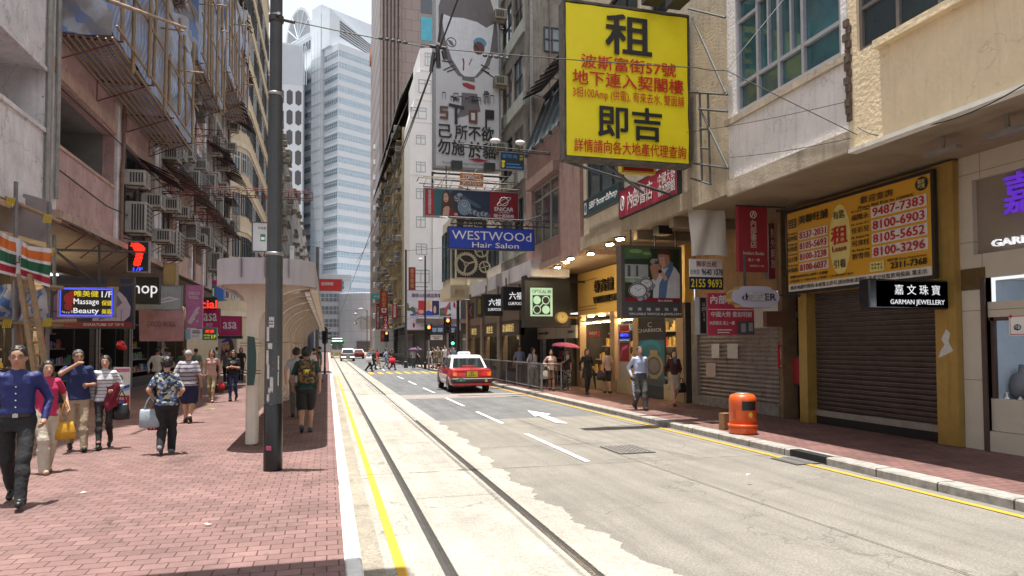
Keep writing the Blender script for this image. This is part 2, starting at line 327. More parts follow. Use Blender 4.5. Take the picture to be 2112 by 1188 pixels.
# painted lines
def strip(name, pts, wd, m, z=.0135):
    b = MB()
    for i in range(len(pts)-1):
        (xa, ya), (xb, yb) = pts[i], pts[i+1]; b.quad((xa-wd/2,ya,z), (xa+wd/2,ya,z), (xb+wd/2,yb,z), (xb-wd/2,yb,z))
    return struct(b.build(name, m))
strip('yellow_line', [(.6, -8), (.6, 45)], .085, YELL)
strip('yellow_line', [(7.2, -8), (7.22, 30), (7.2, 44)], .1, YELL)
for y0, y1 in ((10.3, 13.9), (15.9, 18.9), (20.8, 24.2), (27, 30.4), (33, 36.4), (39, 42.4), (53, 56), (60, 63), (67, 70)):
    x = 4.02+.004*(y0-10)
    strip('lane_dash', [(x, y0), (x+.02, y1)], .1, WHITE, .0165)
arrow = MB(); A_ = lambda u, v: (onG(u, v).x, onG(u, v).y, .0205)
arrow.add([A_(1148,874), A_(1171,875), A_(1124,857), A_(1111,859)], [(0,1,2,3)]); arrow.add([A_(1103,860.5), A_(1136,855.5), A_(1088,848)], [(0,1,2)])
struct(arrow.build('lane_arrow', WHITE))
cw = MB()
for k in range(11):
    x = 2.75+.62*k; cw.quad((x,46.2,.0135), (x+.3,46.2,.0135), (x+.3,50.0,.0135), (x,50.0,.0135))
struct(cw.build('crosswalk', YELL))
# pavements and kerbs
def slab(name, x0, x1, y0, y1, m): return struct(MB().box(x0, x1, y0, y1, -.03, .12).build(name, m))
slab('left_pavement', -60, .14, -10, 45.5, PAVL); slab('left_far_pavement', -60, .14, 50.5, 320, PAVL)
slab('right_pavement', 7.76, 60, -10, 44.5, PAVR); slab('right_far_pavement', 8.0, 60, 50.5, 320, pm('pale_paving', (.36,.25,.2), .8, var=.2, sc=2))  # paler base colour for the paving beyond the crossing
def kerb(name, x0, x1, y0, y1, m): return struct(MB().bbox(x0, x1, y0, y1, -.02, .123, .018).build(name, m))
kerb('platform_kerb', .141, .28, -10, 45.5, KERBW); kerb('platform_kerb', .141, .28, 50.5, 320, KERBW)
kerb('road_kerb', 7.45, 7.759, -10, 44.5, KERBG); kerb('road_kerb', 7.69, 7.999, 50.5, 320, KERBG)
kw = MB().box(.132, .145, 9.0, 9.35, .124, .1265); struct(kw.build('kerb_drain_slot', DARKJ))
# ironwork
def cover(label, x0, x1, y0, y1, nx, ny):
    t = thing('drain_cover', label, 'drain cover', ((x0+x1)/2, (y0+y1)/2, .0165)); a, c = (x1-x0)/2, (y1-y0)/2
    MB().box(-a, a, -c, c, -.01, .002).build('frame', pm('iron_dark', (.075,.07,.065), .7), t)
    b = MB()
    for i in range(nx):
        for j in range(ny):
            x = -a+2*a*(i+.5)/nx; y = -c+2*c*(j+.5)/ny; b.box(x-a/nx*.62, x+a/nx*.62, y-c/ny*.62, y+c/ny*.62, .002, .007)
    b.build('grid', pm('iron', (.22,.21,.2), .6, .3, .3, 20), t)
cover('cast iron manhole cover set in the concrete lane', 4.83, 5.5, 10.85, 11.75, 7, 7)
cover('iron gully grating against the granite kerb', 7.0, 7.44, 9.1, 9.75, 2, 9)
cover('small iron cover in the red paving beside the shop fronts', 8.6, 9.4, 14.6, 15.4, 5, 5)
gl = struct(MB().box(7.446, 7.62, 9.0, 9.85, .02, .1245).build('kerb_inlet', pm('inlet_dark', (.012,.012,.012), .9)))
# litter
def litter(label, x, y, s, c, rot=0):
    b = MB(); n = 7
    pts = [(s*(.6+.4*RS.rand())*math.cos(2*math.pi*i/n), s*.5*(.6+.4*RS.rand())*math.sin(2*math.pi*i/n), .008+.02*RS.rand()) for i in range(n)]
    b.add(pts+[(0,0,.025)], [(i,(i+1)%n,n) for i in range(n)])
    o = b.build('litter', pm('paper_%d' % int(c[0]*100), c, .8)); o.location = (x, y, .121); o.rotation_euler.z = rot; tag(o, label, 'litter')
p = onG(248, 866, .12); litter('crumpled white paper on the red paving beside the striped-top woman', p.x, p.y, .13, (.75,.75,.73))
p = onG(432, 845, .12); litter('torn green leaf strip on the red paving past the elderly man', p.x, p.y, .22, (.25,.33,.12), .3)
p = onG(430, 1085, .12); litter('flattened pale scrap on the red paving in the foreground', p.x, p.y, .05, (.5,.38,.34))
p = onG(1545, 1000, 0); litter('white scrap lying in the concrete lane', p.x, p.y, .05, (.7,.68,.62))
p = onG(155, 1040, .12); litter('small white scrap on the paving beside the striding man', p.x-.1, p.y+.6, .05, (.7,.7,.68))

# ================================================================== FACADE TOOLS
def fL(x): return lambda a, z, d=0: (x-d, a, z)          # a wall that faces the street from the left
def fR(x): return lambda a, z, d=0: (x+d, a, z)          # ... from the right
def fF(y): return lambda a, z, d=0: (a, y+d, z)          # a wall that faces back along the street
def fbox(b, fn, a0, a1, z0, z1, d0, d1, m=0):
    v = [fn(a, z, d) for d in (d0, d1) for z in (z0, z1) for a in (a0, a1)]
    return b.add(v, [(0,1,3,2),(4,6,7,5),(0,4,5,1),(2,3,7,6),(0,2,6,4),(1,5,7,3)], m)
def holed(b, fn, a0, a1, z0, z1, holes, dep=.25, m=0, mr=0):
    A = sorted({a0, a1, *[min(max(h[i], a0), a1) for h in holes for i in (0, 1)]}); Z = sorted({z0, z1, *[min(max(h[i], z0), z1) for h in holes for i in (2, 3)]})
    for i in range(len(A)-1):
        for j in range(len(Z)-1):
            ac, zc = (A[i]+A[i+1])/2, (Z[j]+Z[j+1])/2
            if any(h[0] < ac < h[1] and h[2] < zc < h[3] for h in holes): continue
            b.quad(fn(A[i],Z[j]), fn(A[i+1],Z[j]), fn(A[i+1],Z[j+1]), fn(A[i],Z[j+1]), m)
    for h in holes:
        p, q, r, s = h
        for (a, z, a2, z2) in ((p,r,q,r), (q,r,q,s), (q,s,p,s), (p,s,p,r)):
            b.quad(fn(a,z), fn(a2,z2), fn(a2,z2,dep), fn(a,z,dep), mr)
    return b
ALU = pm('window_aluminium', (.42,.44,.45), .45, .5, .15, 6); ALUD = pm('window_dark_frame', (.06,.065,.07), .5, .2, .2, 6); WOODF = pm('window_old_frame', (.2,.17,.14), .7, 0, .3, 8)
GL1 = glass('glass_dark', (.02,.026,.03)); GL2 = glass('glass_teal', (.035,.10,.115)); GL3 = glass('glass_pale', (.17,.22,.25), .12); GL4 = glass('glass_grimy', (.12,.125,.12), .35)
def window(par, fn, a0, a1, z0, z1, nx=2, nz=1, fm=None, gm=None, d=.14, t=.045, trans=None):
    b = MB(); fbox(b, fn, a0, a1, z0, z0+t, d-.05, d+.02); fbox(b, fn, a0, a1, z1-t, z1, d-.05, d+.02)
    for i in range(nx+1):
        a = a0+(a1-a0-t)*i/nx; fbox(b, fn, a, a+t, z0+t, z1-t, d-.048, d+.018)
    for j in range(1, nz):
        z = z0+(z1-z0)*(trans if trans and nz == 2 else j/nz); fbox(b, fn, a0+t, a1-t, z-t/2, z+t/2, d-.046, d+.016)
    f = b.build('window', fm or ALU, par)
    g = MB().quad(fn(a0,z0,d), fn(a1,z0,d), fn(a1,z1,d), fn(a0,z1,d)); g.build('pane', gm or GL1, f)
    return f
# --------------------------------------------------- window air conditioners
ACW = pm('cooler_casing', (.45,.44,.40), .6, 0, .2, 9, streak=.35); ACG = pm('cooler_grille', (.05,.05,.05), .7, 0, .3, 20); ACB = pm('cooler_rust', (.13,.075,.05), .85, 0, .4, 14); ACY = pm('cooler_aged', (.36,.33,.26), .65, 0, .25, 9, streak=.45)
def make_ac(label, group, wd=.66, ht=.46, dp=.62, m=None, split=False):
    t = thing('air_conditioner', label, 'air conditioner', (0,0,-80), 0, group)          # its face looks to local -Y; kept copies only
    MB().bbox(-wd/2, wd/2, -dp, 0, 0, ht, .015).build('casing', m or ACW, t)
    g = MB(); g.box(-wd/2+.03, wd/2-.03, -dp-.004, -dp+.01, .03, ht-.03, 0)
    if split:
        g.lathe([(.01,0),(.02,.004),(.19,.004),(.195,0)], (0,0,0), 20, 1)
        k = len(g.v)-80; g.v[k:] = [(x, -dp-.006-z, ht/2+y) for x, y, z in g.v[k:]]
    else:
        n = 7
        for i in range(n): z = .05+(ht-.1)*i/(n-1); g.box(-wd/2+.035, wd/2-.035, -dp-.012, -dp-.003, z-.007, z+.007, 1)
        g.box(-.012, .012, -dp-.013, -dp-.002, .03, ht-.03, 1)
    for s in (-1, 1):
        for i in range(5): y = -dp*.85+dp*.5*i/4; x = s*wd/2; g.box(min(x, x+s*.004), max(x, x+s*.004), y-.03, y+.02, .08, ht-.08, 0)
    g.build('grille', [ACG, m or ACW], t)
    for s in (-1, 1):
        r = MB(); r.box(s*wd/2*.8-.015, s*wd/2*.8+.015, -dp*.95, 0, -.035, 0); r.tube((s*wd/2*.8, -dp*.9, -.02), (s*wd/2*.8, 0, -.36), .012, n=5)
        r.build('bracket_bar', ACB, t)
    return t
AC_L = make_ac('boxy window cooler on rusty brackets sticking out of the pink and grey tenement front', 'air conditioners on the scaffolded tenements')
AC_L2 = make_ac('large grey louvred cooler on the pink and grey tenement front', 'large air conditioners on the scaffolded tenements', .75, .95, .6)
AC_R = make_ac('boxed cooler under a window of the stained concrete tenement', 'air conditioners on the stained tenement', .66, .46, .6, ACY)
AC_C = make_ac('small cooler on the sunlit cream tenement front beyond the white gable', 'air conditioners on the cream tenement', .8, .6, .8)
AC_F = make_ac('small cooler on the long grey terrace far down the street', 'air conditioners on the long grey terrace', .8, .6, .8, ACY)
AC_ROOTS = [AC_L, AC_L2, AC_R, AC_C, AC_F]; AC_USED = set()
def ac(root, loc, rotz):
    if root not in AC_USED:
        AC_USED.add(root); root.location = loc; root.rotation_euler.z = rotz; return root
    return dup(root, loc, rotz)
RL, RR = R(90), R(-90)         # facing the street from the left / from the right
# small kit
def pipe(par, pts, r, m, name='drain_pipe'): return MB().path(pts, r, 8).build(name, m, par)
PIPE = pm('pipe_rust', (.22,.13,.11), .7, 0, .3, 6, streak=.3); PIPEG = pm('pipe_grey', (.30,.29,.27), .6, 0, .25, 6, streak=.3)
BLACKSHEET = pm('awning_black', (.03,.03,.031), .75, .1, .5, 5, streak=.3); RUSTSHEET = pm('awning_rust', (.16,.12,.10), .8, .2, .45, 4, streak=.4); REDIRON = pm('bracket_red', (.13,.03,.025), .7, .1, .3, 8)
def awning(label, fn, a0, a1, z, proj, drop, m, group=None, name='awning', nb=4):
    """corrugated sheet on iron brackets, sloping out from a wall"""
    t = thing(name, label, 'awning', fn(a0, z, 0), 0, group); o = Vector(fn(a0, z, 0)); b = MB(); n = max(8, int((a1-a0)/.16))
    for i in range(n):
        aa, ab = a0+(a1-a0)*i/n, a0+(a1-a0)*(i+1)/n; wv = .022*(i % 2)-.011; wx = .022*((i+1) % 2)-.011; j = .05*math.sin(i*1.7)
        p = [Vector(fn(aa, z+wv, -.0))-o, Vector(fn(ab, z+wx, -.0))-o, Vector(fn(ab, z-drop+wx, -proj-j))-o, Vector(fn(aa, z-drop+wv, -proj-j))-o]
        b.quad(*p); b.quad(*[q-Vector((0,0,.008)) for q in p[::-1]])
    b.build('sheet', m, t)
    for i in range(nb):
        a = a0+(a1-a0)*(i+.5)/nb; k = MB(); P = lambda zz, d: Vector(fn(a, zz, d))-o
        k.tube(P(z-.03, 0), P(z-drop-.03, -proj), .018, n=5).tube(P(z-.75, 0), P(z-drop-.05, -proj*.9), .014, n=5).build('bracket', REDIRON, t)
    return t

# ================================================================== LEFT SIDE
XL = -6.0; FLL = fL(XL)
PLW = pm('plaster_white_old', (.68,.66,.675), .85, 0, .26, 1.4, .6, .2, stain=((.28,.25,.22), 3.1, .65), bsc=30, crack=(.7,.012,.72))
PLP = pm('plaster_pink', (.46,.305,.295), .85, 0, .28, 1.1, .5, .25, stain=((.22,.15,.13), 2.6, .61), bsc=28, crack=(.8,.01,.75))
PLO = pm('plaster_peach', (.48,.33,.275), .85, 0, .26, 1.2, .5, .35, stain=((.24,.18,.14), 2.2, .6), bsc=28)
PLG = pm('plaster_grey', (.40,.375,.35), .88, 0, .28, 1.6, .5, .5, stain=((.14,.12,.10), 1.6, .6), bsc=28)
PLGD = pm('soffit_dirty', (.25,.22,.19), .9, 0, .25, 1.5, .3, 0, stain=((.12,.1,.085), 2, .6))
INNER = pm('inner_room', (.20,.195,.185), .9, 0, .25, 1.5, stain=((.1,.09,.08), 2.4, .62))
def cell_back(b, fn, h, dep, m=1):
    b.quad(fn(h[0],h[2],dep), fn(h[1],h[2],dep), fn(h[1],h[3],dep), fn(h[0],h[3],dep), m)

def left_grey():
    t = thing('tenement', 'white painted grey tenement with open balcony at the far left', 'building', (XL, 8, 0)); fn = lambda a, z, d=0: (-d, a-8, z)
    holes = [(8.0+.2+3*k, 10.9+3*k, 6.65+3.35*f, 7.95+3.35*f) for k in range(3) for f in range(4)]
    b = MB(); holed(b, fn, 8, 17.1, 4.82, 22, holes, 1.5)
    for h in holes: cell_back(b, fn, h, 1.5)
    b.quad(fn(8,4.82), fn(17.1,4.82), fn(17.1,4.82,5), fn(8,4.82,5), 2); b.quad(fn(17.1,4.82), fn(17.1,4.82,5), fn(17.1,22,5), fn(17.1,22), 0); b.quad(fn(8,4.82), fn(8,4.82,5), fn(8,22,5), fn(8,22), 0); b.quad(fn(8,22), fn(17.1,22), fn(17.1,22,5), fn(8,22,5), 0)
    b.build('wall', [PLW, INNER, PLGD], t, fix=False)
    k = MB()
    for z in (6.62, 7.97, 9.97, 11.3): fbox(k, fn, 8, 17.08, z-.06, z+.03, -.05, 0)
    fbox(k, fn, 8, 17.1, 4.72, 4.9, -.06, .3); k.build('ledge', PLW, t)
    for a in (16.9, 17.02): pipe(t, [fn(a, 4.9, -.07), fn(a, 22, -.07)], .045, PIPEG)
left_grey()

def tenement(label, a0, a1, ztop, floors, bays, mats, seed, name='tenement', ac_n=.5, dep=.3, open_p=.2, z0=4.9, fl=3.3, fn0=None, accr=None, ledge=True, wgl=(GL1, GL4, GL1, GL3), wfr=(ALU, WOODF, ALUD), gp=None, skip=()):
    rs = random.Random(seed); t = thing(name, label, 'building', (XL, a0, 0)); fn = lambda a, z, d=0: (-d, a-a0, z)
    bw = (a1-a0)/bays; holes = []; wins = []
    for k in range(bays):
        for f in range(floors):
            zb = z0+.9+fl*f; zt = z0+fl*f+2.7; ha = (a0+bw*k+bw*.1, a0+bw*(k+1)-bw*.1, zb, zt)
            if zt > ztop-.3 or (k, f) in skip: continue
            holes.append(ha); wins.append((rs.random() < open_p, ha, k, f))
    b = MB(); holed(b, fn, a0, a1, z0, ztop, holes, dep)
    for o, h, k, f in wins:
        if o:
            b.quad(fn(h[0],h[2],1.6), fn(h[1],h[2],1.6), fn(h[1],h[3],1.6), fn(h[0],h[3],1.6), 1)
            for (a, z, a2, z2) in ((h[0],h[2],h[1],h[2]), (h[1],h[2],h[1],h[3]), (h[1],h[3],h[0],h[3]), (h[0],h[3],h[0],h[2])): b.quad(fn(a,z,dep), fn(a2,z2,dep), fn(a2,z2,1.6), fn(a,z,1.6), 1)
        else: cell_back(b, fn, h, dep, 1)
    D = 6
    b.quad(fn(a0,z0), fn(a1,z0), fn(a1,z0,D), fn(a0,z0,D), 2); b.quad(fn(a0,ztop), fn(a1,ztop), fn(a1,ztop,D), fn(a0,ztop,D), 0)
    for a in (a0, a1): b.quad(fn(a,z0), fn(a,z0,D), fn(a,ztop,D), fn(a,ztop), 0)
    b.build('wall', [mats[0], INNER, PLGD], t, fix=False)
    if ledge:
        k = MB()
        for f in range(floors): fbox(k, fn, a0+.02, a1-.02, z0+fl*f+2.72, z0+fl*f+2.98, -.07, .02); 
        k.build('ledge', mats[1], t)
    k = MB()
    for i in range(bays+1): a = min(max(a0+bw*i, a0+.16), a1-.16); fbox(k, fn, a-.15, a+.15, z0+.01, ztop-.01, -.1, .01)
    k.build('pillar', mats[1], t)
    for o, h, k_, f in wins:
        if not o: window(t, fn, h[0], h[1], h[2], h[3], rs.choice((2, 3, 3)), 2, rs.choice(wfr), rs.choice(wgl), .2, .05, .68)
        if accr and rs.random() < ac_n: ac(accr if rs.random() < .75 else (AC_L2 if accr is AC_L else accr), (XL+.02, rs.uniform(h[0]+.4, h[1]-.4), h[2]+rs.choice((-.55, .02, 1.2, -.6))), RL)
    for i in range(2): a = a0+.35+rs.random()*(a1-a0-.7); pipe(t, [fn(a, z0, -.1), fn(a, ztop, -.1)], .05, rs.choice((PIPE, PIPEG)))
    return t
# the pink tenement: first bay open behind a pink parapet
def pink():
    t = thing('tenement', 'pink plastered old tenement with an open first floor behind the bamboo scaffold', 'building', (XL, 17.15, 0)); fn = lambda a, z, d=0: (-d, a-17.15, z)
    holes = [(17.6, 21.9, 6.5, 8.0), (22.5, 26.2, 5.3, 8.1)]+[(17.6+4.8*k, 21.7+4.5*k, 9.9+3.4*f, 11.8+3.4*f) for k in (0, 1) for f in range(3)]
    b = MB(); holed(b, fn, 17.15, 26.9, 4.9, 24, holes, .3)
    for i, h in enumerate(holes):
        dp = 2.2 if i == 0 else .3
        if i == 0:
            for (a, z, a2, z2) in ((h[0],h[2],h[1],h[2]), (h[1],h[2],h[1],h[3]), (h[1],h[3],h[0],h[3]), (h[0],h[3],h[0],h[2])): b.quad(fn(a,z,.3), fn(a2,z2,.3), fn(a2,z2,2.2), fn(a,z,2.2), 1)
        cell_back(b, fn, h, dp)
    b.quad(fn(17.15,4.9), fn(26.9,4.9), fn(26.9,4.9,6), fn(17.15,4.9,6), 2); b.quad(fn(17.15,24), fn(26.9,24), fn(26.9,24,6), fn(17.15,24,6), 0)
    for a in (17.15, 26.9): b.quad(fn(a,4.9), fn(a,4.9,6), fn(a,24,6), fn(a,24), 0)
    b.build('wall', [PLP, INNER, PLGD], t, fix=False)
    k = MB(); fbox(k, fn, 17.5, 22.0, 6.46, 6.54, -.03, .1); fbox(k, fn, 17.15, 26.9, 8.05, 8.4, -.06, .01); fbox(k, fn, 17.15, 26.9, 4.75, 4.93, -.25, .2); k.build('ledge', PLO, t)
    k = MB(); fbox(k, fn, 17.17, 17.5, 4.95, 24, -.05, .01); fbox(k, fn, 21.95, 22.4, 4.95, 24, -.07, .01); fbox(k, fn, 26.3, 26.88, 4.95, 24, -.09, .01); k.build('pillar', PLW, t)
    window(t, fn, 22.5, 26.2, 5.3, 8.1, 3, 2, ALUD, GL1, .2, .06, .7)
    for h in holes[2:]: window(t, fn, h[0], h[1], h[2], h[3], 3, 2, WOODF, GL4, .2)
    pipe(t, [fn(22.2, 4.9, -.14), fn(22.2, 7.0, -.14), fn(22.3, 7.4, -.14), fn(22.3, 24, -.14)], .055, PIPE); pipe(t, [fn(17.3, 5.2, -.12), fn(17.3, 24, -.12)], .05, PIPEG)
    # a bracketed rusty eave strip at the foot of the parapet
    awning('rusty torn eave strip along the foot of the pink parapet', FLL, 17.4, 23.6, 4.86, .55, .28, RUSTSHEET, nb=5)
pink()
tenement('grey and peach tenement hung with coolers beyond the pink one', 27.0, 36.4, 26, 6, 3, (PLO, PLW), 11, accr=AC_L, ac_n=.9, open_p=.25)
tenement('sooty grey tenement under black tin awnings before the side street', 36.5, 45.4, 31, 7, 3, (PLG, PLG), 12, accr=AC_L, ac_n=1.0, open_p=.1)
for (a, z, s) in ((22.9, 6.75, 0), (25.0, 6.5, 0), (23.2, 5.35, 1), (26.4, 5.55, 0), (27.6, 6.9, 0), (28.2, 5.2, 1), (29.6, 7.0, 0), (31.5, 6.4, 1), (33.4, 6.5, 0), (35.0, 6.6, 1), (30.5, 9.6, 1), (33.5, 9.9, 0), (36.2, 9.4, 1), (38.2, 9.6, 0), (40.1, 10.4, 0), (27.5, 8.75, 1), (25.8, 9.0, 1)):
    ac(AC_L2 if s else AC_L, (XL+.05, a, z), RL)
awning('long dented tin awning running above the cooler row on the left', FLL, 27.1, 44, 8.75, 1.0, .5, RUSTSHEET, nb=8)
awning('black tin awning above the second floor windows before the side street', FLL, 36.6, 45, 12.3, 1.1, .55, BLACKSHEET, nb=5)
awning('short black awning frame under the first bamboo scaffold', FLL, 24.3, 27.4, 8.05, .9, .45, BLACKSHEET, nb=3)
for i, z in enumerate((16.2, 19.4, 22.6, 25.8, 29.0)):
    awning('black tin window hood, %s of the tall stack before the side street' % ('lowest', 'second from the bottom', 'middle one', 'second from the top', 'topmost')[i], FLL, 39.5+i*.5, 45.3, z, 1.5-.1*i, 1.0, BLACKSHEET, nb=4)

# barred window cages and loose cables on the tenement fronts
CAGE = pm('cage_iron', (.21,.20,.19), .6, .2, .3, 9)
def cage(a, z, wd, ht, d=.5, label='rusty barred window cage on the upper floors of the scaffolded tenements'):
    t = thing('window_cage', label, 'window cage', (XL, a, z), 0, 'barred cages on the scaffolded tenements'); b = MB()
    for y in np.linspace(0, wd, max(4, int(wd/.16))): b.box(d-.01, d, y-.008, y+.008, 0, ht).box(0, d, y-.008, y+.008, -.016, 0)
    for q in (0, ht*.33, ht*.66, ht): b.box(d-.012, d+.002, 0, wd, q-.01, q+.01).box(0, d, -.01, .01, q-.01, q+.01).box(0, d, wd-.01, wd+.01, q-.01, q+.01)
    b.build('bar_grille', CAGE, t)
    if rsc.random() < .6: MB().box(-.02, d+.12, -.1, wd+.1, ht, ht+.03).build('tin_roof', rsc.choice((BLACKSHEET, RUSTSHEET)), t)
rsc = random.Random(2)
for i in range(20): cage(27.4+rsc.random()*16.5, 5.8+3.3*rsc.randint(1, 6)+rsc.uniform(-.1,.1), rsc.uniform(1.4, 2.6), rsc.uniform(1.5, 1.9), rsc.uniform(.35, .8))
for i in range(7):
    z = 5.2+2.6*i+rsc.random(); t = thing('cable', 'slack black cable strung along the scaffolded tenement fronts', 'cable', (XL+.1, 17.4, z), 0, 'cables along the scaffolded tenements'); pts = [(0.04*math.sin(k), 3.4*k, -.25*math.sin(k*1.9+i)*rsc.random()) for k in range(9)]; MB().path(pts, .018, 5).build('strand', pm('wire_black', (.02,.018,.018), .6), t)

# --------------------------------------------------- bamboo scaffolds wrapped in striped sheeting
BAMB = pm('bamboo', (.29,.195,.11), .6, 0, .3, 7, stain=((.2,.12,.06), 9, .62)); BAMD = pm('bamboo_dark', (.17,.10,.065), .7, 0, .3, 7)
SHEET = stripemat('blue_striped_sheeting', (.19,.27,.50), (.37,.41,.50), 6, 'Y', .5, .5, .12, .3, (.25,.225,.215))
SHEETX = stripemat('blue_striped_sheeting_across', (.15,.22,.42), (.34,.36,.42), 7, 'Y', .5, .5, .1, .3, (.2,.18,.17))
POLE_ME = None
def pole_mesh():
    global POLE_ME
    if POLE_ME is None:
        b = MB(); pr = []
        for i in range(9): pr += [(.92, i/9), (1.0, i/9+.05), (1.12, i/9+.1)]
        b.lathe(pr, n=7); o = b.build('bamboo_pole', BAMB, smooth=True); POLE_ME = o.data; bpy.data.objects.remove(o)
    return POLE_ME
def bamboo(par, p, q, r=.032, dark=False, name='bamboo_pole'):
    p, q = Vector(p), Vector(q); o = bpy.data.objects.new(name, pole_mesh()); COL.objects.link(o); o.parent = par; o.location = p; d = q-p
    o.rotation_euler = d.to_track_quat('Z', 'Y').to_euler(); o.scale = (r, r, d.length)
    return o
def cloth(par, P, nu, nv, fn, m, name='sheeting'):
    b = MB(); vs = [fn(i/nu, j/nv) for j in range(nv+1) for i in range(nu+1)]
    b.add(vs, [(j*(nu+1)+i, j*(nu+1)+i+1, (j+1)*(nu+1)+i+1, (j+1)*(nu+1)+i) for j in range(nv) for i in range(nu)])
    return b.build(name, m, par, smooth=True, fix=False)
def scaffold(label, a0, a1, z0, z1, proj, seed, nv=8):
    rs = random.Random(seed); t = thing('bamboo_scaffold', label, 'scaffold', (XL, a0, z0)); L = a1-a0; Hh = z1-z0; P = Vector
    for i in range(nv):
        a = L*(i+.3)/nv; x = proj+rs.uniform(-.05, .08); bamboo(t, P((x, a, rs.uniform(-.35, .35))), P((x+rs.uniform(-.1, .1), a+rs.uniform(-.15, .15), Hh*rs.uniform(.8, 1.0))), .047)
    for k in range(3):
        z = .15+Hh*k/3; bamboo(t, P((proj+.03, -.3, z+rs.uniform(-.1,.1))), P((proj+.05, L+rs.uniform(.2,.6), z+rs.uniform(-.1,.1))), .032)
    for k in range(8): bamboo(t, P((.1+proj*k/8.3, -.15+.1*rs.random(), -.09)), P((.1+proj*k/8.3, L+.35*rs.random(), -.09)), .034, )
    for k in range(5):
        a = L*(k+.4)/5; z = Hh*rs.uniform(.1, .75); bamboo(t, P((proj*.3, a, z)), P((proj+rs.uniform(.35, .8), a+rs.uniform(-.2,.3), z+rs.uniform(-.05,.05))), .026)
    for k in range(6):
        a = L*k/6; bamboo(t, P((.05, a, .05+Hh*.5)), P((proj-.05, a+L*.18, -.1)), .028)
    ir = MB()
    for k in range(4):
        a = L*(k+.05)/3.3; ir.tube((0,a,-.05), (proj+.05,a,-.05), .022, n=5).tube((0,a,-.6), (proj*.95,a,-.07), .016, n=5).tube((0,a,-.65), (0,a,.0), .022, n=5)
    ir.build('bracket_frame', REDIRON, t)
    g = lambda u, v: (proj-.12-.25*math.sin(3.1*v+u*3)*.35-.10*math.sin(u*23+v*5)-.05*math.sin(v*17), L*u, Hh*v*(.9+.1*math.sin(u*9))+.05)
    cloth(t, P, 48, 22, g, SHEET)
    cloth(t, P, 40, 8, lambda u, v: (.1+(proj-.2)*v, L*u, -.02+.05*math.sin(u*30)+.04*math.sin(v*9)), SHEETX)
    cloth(t, P, 8, 20, lambda u, v: (.05+(proj-.18)*u, -.02+.07*math.sin(v*12+u*4), Hh*v*.95), SHEETX)
    return t
scaffold('bamboo scaffold wrapped in blue striped sheeting, the biggest and nearest one', 17.4, 26.5, 9.05, 13.0, 1.3, 3, 9)
scaffold('bamboo scaffold wrapped in blue sheeting, the middle one with bulging sheets', 28.2, 34.2, 12.9, 18.0, 1.25, 5, 8)
scaffold('bamboo scaffold with torn blue sheeting, the farthest one beside the black awnings', 35.4, 43.2, 15.4, 21.5, 1.3, 8, 9)
scaffold('bamboo scaffold wrapped in blue sheeting high above the nearest one', 18.6, 26.0, 13.9, 18.0, 1.2, 9, 7)
pl = thing('loose_bamboo', 'long loose bamboo pole slung across the nearest scaffold', 'bamboo pole', onX(222, 0, -4.4))
bamboo(pl, (0,0,0), onX(383, 58, -4.35)-onX(222, 0, -4.4), .045)
# red iron hoop frames jutting from the fronts
def jut(label, a, z, proj, wd):
    t = thing('sign_bracket', label, 'bracket', (XL, a, z)); b = MB()
    for dz in (0, .28): b.tube((0,0,dz), (proj,0,dz), .018, n=5).tube((0,wd,dz), (proj,wd,dz), .018, n=5)
    n = int(proj/.3)
    for i in range(n+1): x = proj*i/n; b.tube((x,0,0), (x,0,.28), .012, n=4).tube((x,wd,0), (x,wd,.28), .012, n=4).tube((x,0,0), (x,wd,0), .012, n=4)
    for i in range(n): b.tube((proj*i/n,0,0), (proj*(i+1)/n,0,.28), .01, n=4)
    b.build('lattice', REDIRON, t); return t
jut('red iron sign lattice reaching over the street above the tram shelter', 27.4, onX(600, 490, -2).z*.0+7.6, 5.4, .35)
jut('rusty lattice bracket standing out over the second floor', 33, 11.4, 1.3, 1.2)
jut('empty rusty sign frame sticking out over the pink shop sign', 29.5, 7.0, 1.7, .5)

